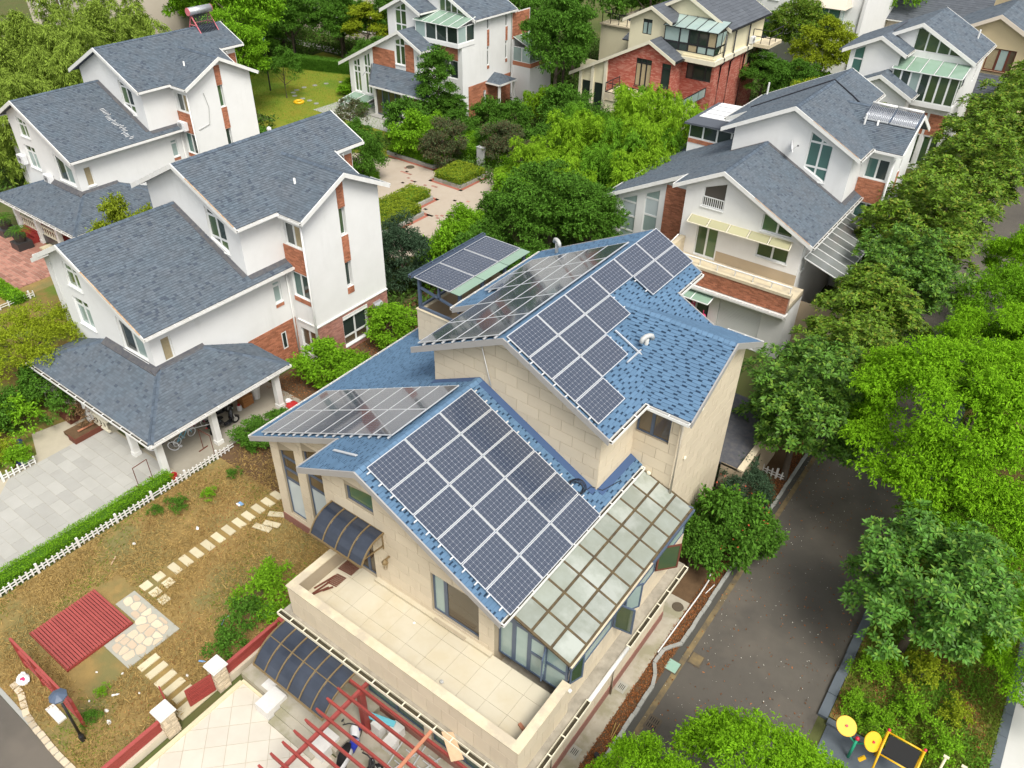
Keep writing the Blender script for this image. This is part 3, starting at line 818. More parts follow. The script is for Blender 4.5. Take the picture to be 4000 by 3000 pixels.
def white_villa(off, label, extras):
    R = root("villa", (off[0] - 14, off[1] + 17, 0), label, "house", "white villas with slate roofs")
    fy = lambda y, o=-1: FY(y, o, off); fx = lambda x, o=1: FX(x, o, off)
    wins = extras['front']
    H = dict(front_low=[w_[0] for w_ in wins],
             recess=[w_[0] for w_ in extras['recess']],
             right_low=[rect(12.25, 3.87, 12.75, 5.12)],
             right_up=[rect(18.65, 3.97, 19.12, 5.15)],
             front_up=[[(-11.28, 7.45), (-9.95, 6.95), (-9.95, 8.55), (-11.28, 9.15)]] if not extras.get('D') else [[(-11.45, 7.65), (-10.1, 7.0), (-10.1, 9.1), (-11.45, 9.7)]],
             wing_near=[rect(-8.60, 7.05, -7.36, 8.25), rect(-8.60, 4.13, -7.36, 5.55), rect(-8.60, .55, -7.42, 2.2)],
             wing_right=[rect(22.10, 6.92, 22.52, 8.4), rect(22.10, 3.94, 22.52, 5.4), rect(21.48, .5, 23.25, 2.17)])
    P = villa_shell(R, off, WHITE, H)
    for hole, xs, ys, gm in wins: window(R, fy(11.72), hole, xs, ys, gmat=gm, sill=.06 if min(p[1] for p in hole) > 3.6 else None)
    for hole, xs, ys, gm in extras['recess']: window(R, fy(13.5), hole, xs, ys, gmat=gm, ins=.07)
    window(R, fx(-8.87), H['right_low'][0], gmat='curtain', sill=.05)
    window(R, fx(-8.87), H['right_up'][0], (), (.8,), gmat='glass_pale', sill=.04)
    hu = H['front_up'][0]
    window(R, fy(17.35), hu, (.5,), (.28, .80), gmat=['glass_dark', 'glass_green'] if not extras.get('D') else 'glass_teal', sill=.04)
    window(R, fy(19.69), H['wing_near'][0], (.5,), (), gmat=['glass_teal', 'glass_dark'] if extras.get('D') else ['glass_dark', 'curtain'])
    window(R, fy(19.69), H['wing_near'][1], (.5,), (), gmat=['glass_teal', 'glass_dark'])
    window(R, fy(19.69), H['wing_near'][2], (.5,), (.3,), gmat='glass_brown')
    window(R, fx(-7.25), H['wing_right'][0], gmat='glass_green', ins=.16)
    window(R, fx(-7.25), H['wing_right'][1], gmat='glass_dark', ins=.16)
    window(R, fx(-7.25), H['wing_right'][2], (.5,), (.32,), gmat=['glass_brown', 'glass_dark'], sill=.07)
    # brick dressings
    f = fx(-7.25)
    kb = BRK
    brick_patch(R, f, 22.08, 8.42, 22.54, 9.72, kind=kb); brick_patch(R, f, 22.08, 5.42, 22.54, 6.90, kind=kb); brick_patch(R, f, 22.08, 3.55, 22.54, 3.92, kind=kb)
    if extras.get('base', True):
        brick_patch(R, f, 19.72, .0 - off[2], 24.87, 2.60, [rect(21.45, .47, 23.28, 2.20)], kind=BRKP)
        brick_patch(R, fx(-8.87), 16.6, 0 - off[2], 19.66, 2.72, [rect(18.60, 1.2, 18.92, 2.22)])
        window(R, Frame(fx(-8.87).o + Vector((.0, 0, 0)), (0, 1, 0), (0, 0, 1), (1, 0, 0)), rect(18.60, 1.2, 18.92, 2.22), ins=-.03, dep=.04)
        b = MB(); b.box(*P(-7.25, 19.6, 2.60), *P(-7.17, 24.90, 2.66)); b.build("string_course", 'trim_white', R)
        window(R, fx(-7.25), rect(21.45, 2.20, 23.28, 2.42), ins=-.06, dep=.03, gmat='trim_white', name="lintel")
    brick_patch(R, fy(19.69), -8.84, 5.62, -7.28, 7.0); brick_patch(R, fy(19.69), -8.62, 3.85, -7.34, 4.11)
    brick_patch(R, fx(-8.87), 18.63, 3.72, 19.14, 3.95)
    brick_patch(R, fx(-10.7), 24.95, 8.2, 26.45, 9.2)
    MB().box(*P(-8.62, 19.62, 2.66), *P(-7.25, 19.69, 2.72)).build("string_course", 'trim_white', R)
    downpipe(R, [P(-7.15, 19.56, 8.4), P(-7.15, 19.56, 0 - off[2])]); downpipe(R, [P(-8.78, 19.5, 5.6), P(-8.78, 19.5, 0 - off[2])])
    downpipe(R, [P(-10.2, 25.4, 9.55), P(-10.4, 25.6, 9.3), P(-10.4, 25.6, 7.4)], r=.045)
    pt = P(-8.9, 21.0, 9.4)
    MB().tube([(pt[0], pt[1], pt[2] - .5), (pt[0], pt[1], pt[2] + .55)], .055, 8).build("vent_pipe", 'pipe_white', R, smooth=True)
    return R, P, fy, fx

# --- house with the carport in front of the dry garden
OA = (-21.23, 2.42, -.19)
tall = [([(-20.88, .7), (-19.92, .7), (-19.92, 5.0), (-20.88, 4.55)], (), (.55, .78), 'glass_pale'), ([(-19.4, .7), (-18.42, .7), (-18.42, 5.7), (-19.4, 5.25)], (), (.5, .75), 'glass_pale')]
frontA = [([(-14.95, 6.06), (-13.72, 6.06), (-13.72, 7.15), (-14.85, 7.4)], (.55,), (.62,), 'glass_green'),
          (rect(-15.05, 3.9, -13.70, 5.45), (.5,), (.72,), ['glass_pale', 'glass_green']),
          ([(-11.32, 3.92), (-9.38, 4.0), (-9.38, 5.05), (-11.3, 5.75)], (.52,), (), ['glass_dark', 'glass_pale'])]
RA, PA, fyA, fxA = white_villa(OA, "white villa with slate roof and open carport porch beside the dry garden", dict(front=frontA, recess=tall))
hip_porch(RA, OA, [(-6.42, 9.59), (-8.75, 9.59), (-12.44, 9.59), (-15.67, 9.59), (-6.42, 12.4), (-6.3, 16.0)], e=2.58, zc=3.84)
m = MB()       # rain-rusted rake edges
m.hexa([PA(-12.2, 11.245, zl(-12.2) + .03), PA(-8.5, 11.245, zl(-8.5) + .03), PA(-8.5, 11.3, zl(-8.5) + .03), PA(-12.2, 11.3, zl(-12.2) + .03)],
       [PA(-12.2, 11.245, zl(-12.2) + .04), PA(-8.5, 11.245, zl(-8.5) + .04), PA(-8.5, 11.3, zl(-8.5) + .04), PA(-12.2, 11.3, zl(-12.2) + .04)])
m.build("rusty_edge", 'rust', RA); m = MB()
m.hexa([PA(-11.6, 16.875, zu(-11.6) + .03), PA(-8.5, 16.875, zu(-8.5) + .03), PA(-8.5, 16.93, zu(-8.5) + .03), PA(-11.6, 16.93, zu(-11.6) + .03)],
       [PA(-11.6, 16.875, zu(-11.6) + .04), PA(-8.5, 16.875, zu(-8.5) + .04), PA(-8.5, 16.93, zu(-8.5) + .04), PA(-11.6, 16.93, zu(-11.6) + .04)])
m.build("rusty_edge", 'rust', RA)
# steel kitchen hood on the brick base
hd = MB(); c = Vector(PA(-7.24, 24.0, 1.85)); pr = [c + Vector((0, -.28, 0)), c + Vector((.35, -.28, 0)), c + Vector((.30, -.28, .22)), c + Vector((.16, -.28, .36)), c + Vector((0, -.28, .42))]
hd.prism(pr, (0, .56, 0)); hd.build("range_hood", 'steel', RA)
# raised veranda and balustrade behind the front posts
box("veranda_floor", 'concrete', RA, *PA(-15.8, 9.75, .19), *PA(-11.0, 11.70, .55))
def balustrade(R, p, q, h=.62, z=.0, mat='trim_cream'):
    p, q = Vector(p), Vector(q); L = (q - p).length; d = (q - p).normalized()
    m = MB(); m.bar(p + Vector((0, 0, z + h)), q + Vector((0, 0, z + h)), .13, .08); m.bar(p + Vector((0, 0, z + .05)), q + Vector((0, 0, z + .05)), .13, .08); m.build("hand_rail", mat, R)
    n = int(L / .28)
    for k in range(n):
        c = p + d * (L * (k + .5) / n); MB().tube([c + Vector((0, 0, z + .09)), c + Vector((0, 0, z + .2)), c + Vector((0, 0, z + .36)), c + Vector((0, 0, z + h - .04))], [.035, .055, .03, .045], 6).build("baluster", mat, R)
balustrade(RA, PA(-15.4, 9.62, 0), PA(-12.7, 9.62, 0), z=.36); balustrade(RA, PA(-12.2, 9.62, 0), PA(-10.9, 9.62, 0), z=.36)

# --- house with the red water heater
OB = (-42.08, 10.96, 0.0)
RB, PB, fyB, fxB = white_villa(OB, "white villa with slate roof carrying the red-framed water heater", dict(front=frontA, recess=tall))
hip_porch(RB, OB, [(-6.42, 9.59), (-9.3, 9.59), (-11.9, 9.59), (-14.6, 9.59), (-6.42, 12.4), (-6.42, 16.2)])
box("veranda_floor", 'tile_step', RB, *PB(-14.0, 9.85, 0), *PB(-8.0, 11.70, .62))
box("veranda_wall", 'tile_black', RB, *PB(-11.8, 9.62, 0), *PB(-6.3, 9.84, .62))
box("apron", 'sandstone', RB, *PB(-11.2, 8.9, .0), *PB(-6.2, 9.6, .12))
for k in range(4): box("step", 'tile_step', RB, *PB(-14.2, 8.6 + k * .3, .0), *PB(-12.2, 8.9 + k * .3, .155 * (k + 1) - .003 * k))
balustrade(RB, PB(-14.4, 9.72, 0), PB(-12.1, 9.72, 0), z=.6); balustrade(RB, PB(-11.7, 9.72, 0), PB(-9.5, 9.72, 0), z=.6)
ac_unit(PB(-15.6, 11.70, 4.0), (0, -1, 0), "white air conditioner high on the white gable wall, outer of two")
ac_unit(PB(-12.6, 11.70, 3.35), (0, -1, 0), "white air conditioner just above the slate porch roof")
ac_unit(PB(-8.3, 19.67, 5.75), (0, -1, 0), "white air conditioner tucked in the corner above a small roof strip")
MB().tube([PB(-7.22, 20.0, 5.9), PB(-7.2, 20.9, 6.1), PB(-7.2, 21.1, 7.2), PB(-7.2, 20.9, 8.2)], .025, 6).build("cable", 'pvc_grey', RB)
m = MB()
for k in range(26):
    y, x = 16.2 - .35 * random.random(), -11.5 + k * .11
    m.box(*PB(x, y - .3, zl(x) + .02), *PB(x + .06, y, zl(x) + .03))
m.build("pale_stain", 'plastic_white', RB)

# --- house with the tube collectors on its wing
OD = (-.99, 28.38, .25)
frontD = [([(-14.97, 6.24), (-13.66, 6.24), (-13.66, 7.85), (-14.97, 7.35)], (), (), 'interior'),
          (rect(-14.98, 3.24, -13.68, 5.35), (.5,), (.9,), ['glass_green', 'glass_dark']),
          (rect(-11.36, 4.28, -9.58, 5.38), (.5,), (), 'glass_green'),
          ([(-11.38, 5.80), (-9.62, 5.80), (-9.62, 6.05), (-11.38, 6.85)], (.5,), (), 'glass_green')]
tallD = [([(-20.9, .9), (-19.88, .9), (-19.88, 4.95), (-20.9, 4.5)], (), (.38, .62, .85), ['glass_pale', 'glass_pale', 'glass_frost', 'glass_pale']), ([(-19.35, .9), (-18.4, .9), (-18.4, 5.65), (-19.35, 5.2)], (), (.38, .62, .85), ['glass_pale', 'glass_pale', 'glass_frost', 'glass_pale'])]
RD, PD, fyD, fxD = white_villa(OD, "white villa with brick bands, long balcony and glass tube collectors", dict(front=frontD, recess=tallD, D=True, base=False))
brick_patch(RD, fyD(13.5), -18.02, 1.2, -16.7, 6.12)
brick_patch(RD, fxD(-7.25), 19.72, 0 - OD[2], 24.87, 2.6)
# loggia behind the attic opening with its railing
lo = MB(); y0 = 11.74
lo.poly([PD(-14.97, y0 + 1.2, 6.1), PD(-13.66, y0 + 1.2, 6.1), PD(-13.66, y0 + 1.2, 7.9), PD(-14.97, y0 + 1.2, 7.9)])
lo.build("loggia_back", 'interior', RD)
m = MB(); m.bar(PD(-14.97, 11.76, 6.82), PD(-13.66, 11.76, 6.82), .05, .05); m.bar(PD(-14.97, 11.76, 6.30), PD(-13.66, 11.76, 6.30), .05, .05); m.build("loggia_rail", 'frame_white', RD)
for k in range(11):
    x = -14.92 + k * .12; MB().bar(PD(x, 11.76, 6.30), PD(x, 11.76, 6.80), .045, .03).build("baluster", 'frame_white', RD)
# balcony over the garage
flD = 3.2
b = MB(); b.box(*PD(-15.9, 9.5, flD - .4), *PD(-8.3, 11.70, flD)); b.build("balcony_floor", 'coping', RD)
b = MB(); b.box(*PD(-15.92, 9.22, 3.76), *PD(-8.28, 9.56, 3.92)); b.box(*PD(-15.9, 9.56, flD), *PD(-15.6, 11.70, flD + 1.0)); b.build("parapet_coping", 'coping', RD)
b = MB(); b.box(*PD(-15.88, 9.30, 2.75), *PD(-8.32, 9.5, 3.76)); b.build("parapet", 'mortar', RD)
brick_patch(RD, Frame(Vector(PD(0, 9.29, 0)), (1, 0, 0), (0, 0, 1), (0, -1, 0)), -15.86, 2.78, -8.34, 3.75)
wall(RD, 'beige_wall', fyD(11.715), [(-13.62, flD), (-8.88, flD), (-8.88, 3.84), (-13.62, 3.84)], name="tiled_dado")
m = MB(); m.tube([PD(-15.75, 11.0, 4.5), PD(-15.75, 9.4, 4.3), PD(-8.35, 9.4, 4.3)], .045, 8)
for k in range(8): x = -15.6 + k * 1.03; m.bar(PD(x, 9.4, 3.9), PD(x, 9.4, 4.3), .05, .05)
m.build("balcony_rail", 'trim_white', RD)
wall(RD, 'white_wall', fyD(9.55), [(-15.9, -OD[2]), (-8.3, -OD[2]), (-8.3, 2.75), (-15.9, 2.75)], [rect(-12.05, -.2, -9.6, 2.42), rect(-15.0, -.2, -12.6, 2.5)])
wall(RD, 'white_wall', fxD(-8.3), [(9.55, -OD[2]), (11.72, -OD[2]), (11.72, flD - .3), (9.55, flD - .3)])
b = MB(); b.box(*PD(-15.95, 9.05, 2.52), *PD(-8.25, 9.54, 2.72)); b.build("ledge", 'trim_white', RD)
gutter(RD, PD(-15.9, 9.05, 2.8), PD(-8.3, 9.05, 2.8), (0, -1, 0))
for k in range(30): box("shutter_slat", 'shutter_white', RD, *PD(-12.03, 9.60, -.2 + k * .087), *PD(-9.62, 9.66, -.2 + k * .087 + .079))
dr = window(RD, fyD(9.55), rect(-15.0, -.2, -12.6, 2.5), (.33, .66), (), gmat='glass_dark', name="entrance_door")
# glass canopies
def glass_canopy(R, pts, n, gm, fm, name="canopy"):
    """flat glass awning: pts = four corners (back left, back right, front right, front left)"""
    A, B_, C, D_ = [Vector(p) for p in pts]; o = None
    m = MB()
    for k in range(n + 1):
        t = k / n; m.bar(A.lerp(B_, t), D_.lerp(C, t), .05, .05)
    m.bar(A, B_, .05, .05); m.bar(D_, C, .05, .05)
    o = m.build(name, fm, R)
    for k in range(n):
        t0, t1 = k / n + .01, (k + 1) / n - .01
        MB().prism([A.lerp(B_, t0), A.lerp(B_, t1), D_.lerp(C, t1), D_.lerp(C, t0)], (0, 0, .015)).build("pane", gm, o)
    return o
glass_canopy(RD, [PD(-15.45, 11.72, 5.6), PD(-9.5, 11.72, 5.65), PD(-9.4, 10.95, 5.5), PD(-15.35, 10.95, 5.45)], 5, 'glass_yellow', 'trim_cream')
glass_canopy(RD, [PD(-14.4, 9.5, 2.45), PD(-12.3, 9.5, 2.45), PD(-12.3, 8.4, 2.3), PD(-14.4, 8.4, 2.3)], 2, 'glass_roof_green', 'frame_white')
# lean-to of white bars on the road side
glass_canopy(RD, [PD(-8.75, 11.9, 4.9), PD(-8.75, 19.4, 4.9), PD(-6.6, 19.4, 4.2), PD(-6.6, 11.9, 4.2)], 9, 'glass_grey', 'frame_white', "conservatory_roof")
m = MB()
for k in range(7): y = 11.9 + k * 1.25; m.bar(PD(-6.62, y, 2.5), PD(-6.62, y, 4.2), .06, .06)
m.bar(PD(-6.62, 11.9, 3.2), PD(-6.62, 19.4, 3.2), .06, .06); m.build("conservatory_frame", 'frame_white', RD)
for k in range(6): y = 11.95 + k * 1.25; MB().box(*PD(-6.64, y, 2.55), *PD(-6.62, y + 1.15, 4.15)).build("pane", 'glass_dark', RD)
wall(RD, 'coping', fxD(-6.6), [(11.72, -OD[2]), (19.69, -OD[2]), (19.69, 2.5), (11.72, 2.5)])
wall(RD, 'beige_wall', fyD(11.72), [(-8.87, -OD[2]), (-6.6, -OD[2]), (-6.6, 2.5), (-8.87, 2.5)])
# rear roof terrace box with glazed lean-to
wall(RD, 'white_wall', fyD(21.5), [(-20.62, 3.5), (-15.93, 3.5), (-15.93, 6.25), (-20.62, 6.25)])
wall(RD, 'white_wall', fxD(-20.62, -1), [(21.5, 3.5), (26.4, 3.5), (26.4, 6.25), (21.5, 6.25)])
brick_patch(RD, fyD(21.5), -20.6, 5.92, -15.95, 6.2)
window(RD, fyD(21.5), rect(-20.6, 6.25, -16.6, 7.15), (.25, .5, .75), (), gmat='glass_dark', ins=.02)
window(RD, fxD(-20.62, -1), rect(21.55, 6.25, 26.3, 7.15), (.2, .4, .6, .8), (), gmat='glass_dark', ins=.02)
MB().prism([PD(-20.9, 21.2, 7.15), PD(-16.3, 21.2, 7.3), PD(-16.3, 26.6, 7.3), PD(-20.9, 26.6, 7.15)], (0, 0, .12)).build("lean_to_roof", 'roof_deck', RD)
for k in range(4): MB().prism([PD(-20.6, 22.8 + k * .95, 7.29), PD(-17.6, 22.8 + k * .95, 7.39), PD(-17.6, 23.62 + k * .95, 7.39), PD(-20.6, 23.62 + k * .95, 7.29)], (0, 0, .03)).build("skylight", 'plastic_white', RD)
MB().tube([PD(-16.1, 20.6, zl(-16.1) + .1), PD(-16.2, 20.9, 8.2)], .04, 8).build("downpipe", 'pipe_white', RD)
# cable over the ridge and rust on the rakes
MB().tube([PD(-16.9, 22.0, zu(-16.9) + .05), PD(UR, 23.5, UZ + .06), PD(-11.2, 23.3, zu(-11.2) + .06), PD(-10.0, 22.9, zu(-10) + .06)], .045, 6).build("cable", 'cable_black', RD)
for (x0, x1, y, zf) in ((-11.9, -8.5, 11.245, zl), (-11.4, -8.5, 16.875, zu)):
    m = MB(); m.hexa([PD(x0, y, zf(x0) + .03), PD(x1, y, zf(x1) + .03), PD(x1, y + .055, zf(x1) + .03), PD(x0, y + .055, zf(x0) + .03)],
           [PD(x0, y, zf(x0) + .04), PD(x1, y, zf(x1) + .04), PD(x1, y + .055, zf(x1) + .04), PD(x0, y + .055, zf(x0) + .04)])
    m.build("rusty_edge", 'rust', RD)

# ------------------------------------------------------------------ the house with the solar roof
O0 = (0., 0., 0.)
BLUE = dict(wall='joint', trim='trim_white', barge='fascia_grey', deck='roof_deck_blue', shingle='shingle_blue', cap='cap_blue', flash='flash_blue')
CL = ("cladding_panel", "cladding", .92, .46, .018, .014)
RM = root("solar_house", (-13, 17, 0), "beige stone-clad villa with bright blue roof covered in solar panels", "house")
HM = dict(front_low=[[(-14.92, 6.5), (-13.68, 6.5), (-13.68, 7.4), (-14.92, 7.2)], rect(-14.75, 3.35, -13.9, 5.2), rect(-11.38, 3.62, -9.46, 5.5)],
          recess=[[(-20.88, .66), (-19.92, .66), (-19.92, 4.62), (-20.88, 4.15)], [(-19.4, .66), (-18.42, .66), (-18.42, 5.35), (-19.4, 4.9)]],
          wing_near=[rect(-8.82, 7.25, -7.55, 8.35), rect(-8.85, 4.2, -8.3, 5.6)])
P = villa_shell(RM, O0, BLUE, HM, {k: CL for k in ('front_low', 'recess', 'recess_side', 'right_up', 'front_up', 'wing_near', 'wing_right')})
fy, fx = (lambda y, o=-1: FY(y, o)), (lambda x, o=1: FX(x, o))
window(RM, fy(11.72), HM['front_low'][0], (), (), 'metal_slate', 'glass_green', bw=.09)
window(RM, fy(11.72), HM['front_low'][1], (.5,), (), 'metal_slate', 'glass_brown', name="terrace_door")
window(RM, fy(11.72), HM['front_low'][2], (.27,), (), 'metal_slate', ['glass_pale', 'glass_brown'], name="terrace_window", bw=.07)
for k in (0, 1): window(RM, fy(13.5), HM['recess'][k], (), (.50, .64, .80), 'metal_slate', ['glass_frost', 'glass_brown', 'glass_brown', 'glass_brown'], bw=.06)
window(RM, fy(19.69), HM['wing_near'][0], (.45,), (), 'metal_slate', 'glass_brown', bw=.06)
window(RM, fy(19.69), HM['wing_near'][1], (), (), 'frame_white', 'glass_dark')
for y, x0, x1 in ((11.70, -16.0, -8.87), (13.48, -21.4, -16.0)):
    box("plinth", 'plinth_red', RM, x0 - .02, y - .035, 0, x1, y, .42)
box("plinth", 'plinth_red', RM, -7.25, 19.69, 0, -7.21, 24.9, .42)
# ground-floor block under the terrace and sunroom
G0 = -6.19
wins = [rect(10.25, 1.15, 11.45, 2.2), rect(13.6, 1.2, 14.6, 2.3), rect(16.5, 1.25, 17.3, 2.25)]
wall(RM, 'joint', fx(G0), [(9.55, 0), (18.6, 0), (18.6, 2.5), (9.55, 2.5)], wins, clad=CL)
for h in wins: window(RM, fx(G0), h, (.5,), (), 'metal_slate', 'glass_frost')
wg = [rect(-12.6, .55, -10.0, 1.95), rect(-9.7, .55, -7.2, 1.95)]
wall(RM, 'joint', fy(9.55), [(-15.55, 0), (G0, 0), (G0, 2.5), (-15.55, 2.5)], wg, clad=CL)
for h in wg: window(RM, fy(9.55), h, (.5,), (), 'metal_slate', 'glass_teal')
wall(RM, 'joint', fx(-15.55, -1), [(9.55, 0), (11.72, 0), (11.72, 2.5), (9.55, 2.5)], clad=CL)
wall(RM, 'joint', fy(18.6, 1), [(-8, 0), (G0, 0), (G0, 2.5), (-8, 2.5)])
box("plinth", 'plinth_red', RM, G0, 9.55, 0, G0 + .04, 18.62, .46)
box("plinth", 'plinth_red', RM, -15.6, 9.51, 0, G0 + .04, 9.55, .3)
# ledge slab with gutters at first-floor level
b = MB(); b.box(-15.95, 9.18, 2.5, -5.95, 19.3, 2.62); b.build("ledge", 'ledge_grime', RM)
gutter(RM, (-16.0, 9.18, 2.72), (-5.9, 9.18, 2.72), (0, -1, 0), 'trim_cream', w_=.17, h=.13, br=.62)
gutter(RM, (-5.95, 9.0, 2.72), (-5.95, 12.6, 2.72), (1, 0, 0), 'trim_cream', w_=.15, h=.13, br=.62)
MB().tube([(-5.87, 12.6, 2.62), (-5.87, 15.0, 2.62)], .075, 8).build("gutter_pipe", 'pipe_white', RM, smooth=True)
gutter(RM, (-5.95, 15.0, 2.72), (-5.95, 19.2, 2.72), (1, 0, 0), 'trim_cream', w_=.15, h=.13, br=.62)
for y in (11.05, 14.75): downpipe(RM, [(-6.1, y, 2.5), (-6.12, y, 2.3), (-6.12, y, .05)], 'pipe_beige', .045)
# terrace: parapet walls, coping, tiled floor
PT = 4.05
def par(x0, y0, x1, y1):
    return MB().box(x0, y0, 2.62, x1, y1, PT - .05)
b = par(-15.58, 9.34, -6.22, 9.56); b.build("parapet", 'joint', RM)
b = par(-15.58, 9.56, -15.36, 11.70); b.build("parapet", 'joint', RM)
b = par(-6.44, 9.56, -6.22, 11.9); b.build("parapet", 'joint', RM)
lay(RM, "cladding_panel", "cladding", fy(9.34), rect(-15.58, 2.62, -6.22, PT - .06), [], .6, .78, .012, .012, .5)
lay(RM, "cladding_panel", "cladding", fx(-6.22), rect(9.34, 2.62, 11.9, PT - .06), [], .6, .78, .012, .012, .5)
lay(RM, "cladding_panel", "cladding", fx(-15.58, -1), rect(9.34, 2.62, 11.7, PT - .06), [], .6, .78, .012, .012, .5)
b = MB(); b.box(-15.62, 9.30, PT - .05, -6.18, 9.60, PT); b.box(-15.62, 9.60, PT - .05, -15.32, 11.70, PT); b.box(-6.48, 9.60, PT - .05, -6.18, 11.92, PT)
b.build("coping", 'coping', RM)
TF = 3.36
MB().box(-15.36, 9.56, 2.62, -6.44, 11.72, TF - .03).build("terrace_slab", 'grout', RM)
ft = Frame((0, 0, TF - .03), (1, 0, 0), (0, 1, 0), (0, 0, 1))
lay(RM, "terrace_tile", "terrace_tile", ft, rect(-15.35, 9.57, -6.45, 11.70), [], .8, .8, .008, .03, 0., x0=-15.35, y0=9.57)
box("terrace_kerb", 'terrace_tile', RM, -13.85, 11.55, TF, -8.9, 11.72, TF + .12)
MB().box(-11.2, 11.50, TF + .121, -9.9, 11.62, TF + .14).build("drain_grate", 'ledgestone', RM)
# awning over the terrace door
def barrel(R, x0, x1, yb, yf, zb, zf, n, gm, fm, bulge=.35, name="awning", mid=False):
    """curved glass canopy with ribs; yb/zb at the wall, yf/zf at the outer edge"""
    prof = []
    for k in range(9):
        t = k / 8; y = yb + (yf - yb) * t
        z = zb + (zf - zb) * (t ** 3.2); prof.append((y, z))
    m = MB()
    for k in range(n + 1):
        x = x0 + (x1 - x0) * k / n
        for (a, b), (c, d) in zip(prof, prof[1:]): m.bar((x, a, b + .012), (x, c, d + .012), .045, .05, up=(0, 0, 1))
    m.bar((x0, yb, zb), (x1, yb, zb), .05, .06); m.bar((x0, yf, zf), (x1, yf, zf), .06, .06)
    if mid: a, b = prof[4]; m.bar((x0, a, b), (x1, a, b), .03, .03)
    o = m.build(name, fm, R)
    for k in range(n):
        xa, xb = x0 + (x1 - x0) * k / n + .015, x0 + (x1 - x0) * (k + 1) / n - .015
        p = MB()
        for (a, b), (c, d) in zip(prof, prof[1:]): p.poly([(xa, a, b), (xb, a, b), (xb, c, d), (xa, c, d)])
        for (a, b), (c, d) in zip(prof, prof[1:]): p.poly([(xa, a, b - .01), (xb, a, b - .01), (xb, c, d - .01), (xa, c, d - .01)])
        p.build("pane", gm, o, smooth=False)
    return o
barrel(RM, -15.65, -13.3, 11.72, 10.62, 5.98, 5.35, 4, 'glass_smoke', 'bronze')
m = MB()
for x in (-15.55, -13.38):
    m.bar((x, 11.70, 5.35), (x, 10.75, 5.5), .04, .04); m.bar((x, 11.70, 5.9), (x, 11.70, 5.2), .05, .04)
m.build("awning_bracket", 'bronze', RM)
# lower canopy over the entrance
barrel(RM, -15.62, -12.33, 9.15, 7.52, 2.52, 1.82, 6, 'glass_smoke', 'bronze', mid=True)
# wall lantern by the terrace door
m = MB(); m.bar((-13.15, 11.70, 5.0), (-13.15, 11.5, 5.0), .05, .05)
for k in range(6):
    a = k * math.pi / 3; m.bar((-13.15 + .09 * math.cos(a), 11.48 + .09 * math.sin(a), 4.9), (-13.15 + .05 * math.cos(a), 11.48 + .05 * math.sin(a), 4.58), .014, .014)
m.tube([(-13.15, 11.48, 4.88), (-13.15, 11.48, 4.95), (-13.15, 11.48, 5.04)], [.12, .1, .02], 6); m.build("wall_lantern", 'bronze', RM)
# sunroom
SX, SY0, SY1 = -6.36, 11.95, 19.62
SR = [(-8.32, 5.70), (SX + .12, 5.03)]     # inner (x, z) and outer (x, z) of the glass roof
def sz(x): t = (x - SR[0][0]) / (SR[1][0] - SR[0][0]); return SR[0][1] + t * (SR[1][1] - SR[0][1])
wall(RM, 'joint', fx(SX), [(SY0, 2.62), (SY1, 2.62), (SY1, 3.72), (SY0, 3.72)], clad=("cladding_panel", "cladding", .6, .55, .008, .012))
m = MB()
nx, ny = 3, 9
for i in range(nx + 1):
    x = SR[0][0] + (SR[1][0] - SR[0][0]) * i / nx; m.bar((x, SY0 - .1, sz(x) + .0), (x, SY1 + .05, sz(x) + .0), .075, .08)
for j in range(ny + 1):
    y = SY0 - .1 + (SY1 - SY0 + .15) * j / ny; m.bar((SR[0][0], y, SR[0][1] - .006), (SR[1][0], y, SR[1][1] - .006), .075, .07)
m.build("sunroom_roof_bars", 'sealant', RM)
for i in range(nx):
    for j in range(ny):
        x0, x1 = [SR[0][0] + (SR[1][0] - SR[0][0]) * (i + k) / nx for k in (.06, .94)]
        y0, y1 = [SY0 - .1 + (SY1 - SY0 + .15) * (j + k) / ny for k in (.05, .95)]
        MB().prism([(x0, y0, sz(x0) + .012), (x1, y0, sz(x1) + .012), (x1, y1, sz(x1) + .012), (x0, y1, sz(x0) + .012)], (0, 0, .012)).build("roof_pane", 'glass_roof', RM)
m = MB(); m.bar((SR[1][0] + .05, SY0 - .15, SR[1][1] - .06), (SR[1][0] + .05, SY1 + .05, SR[1][1] - .06), .10, .10); m.build("eave_beam", 'metal_slate', RM)
m = MB(); m.bar((SR[1][0] + .06, SY0 - .15, SR[1][1] + .0), (SR[1][0] + .06, SY1 - 3, SR[1][1] + .0), .06, .05); m.build("eave_capping", 'coping', RM)
box("end_flashing", 'metal_slate', RM, SR[0][0], SY1 - .02, 5.0, SX + .15, SY1 + .04, 5.1)
fr = fx(SX - .02)
def sun_win(y0, y1, xs, g, nm="sunroom_window"): return window(RM, fr, rect(y0, 3.72, y1, 4.95), xs, (), 'metal_slate', g, bw=.06, ins=-.02, name=nm)
sun_win(SY0 + .55, 14.6, (), 'glass_pale'); sun_win(14.6, 15.3, (), 'glass_dark'); sun_win(15.3, 17.4, (), 'glass_pale'); sun_win(17.4, 18.3, (), 'glass_dark'); sun_win(18.3, SY1, (), 'glass_pale')
sun_win(SY0, SY0 + .55, (), 'glass_dark')
f2 = fy(SY0)
def zt(x): return sz(x) - .1
window(RM, f2, [(-8.85, TF), (-7.72, TF), (-7.72, zt(-7.72)), (-8.85, 5.55)], (.5,), (.86,), 'metal_slate', 'glass_pale', bw=.07, ins=-.02, name="sunroom_door")
window(RM, f2, [(-7.72, TF), (SX, TF), (SX, zt(SX)), (-7.72, zt(-7.72))], (.42,), (.48, .85), 'metal_slate', 'glass_pale', bw=.06, ins=-.02, name="sunroom_front")
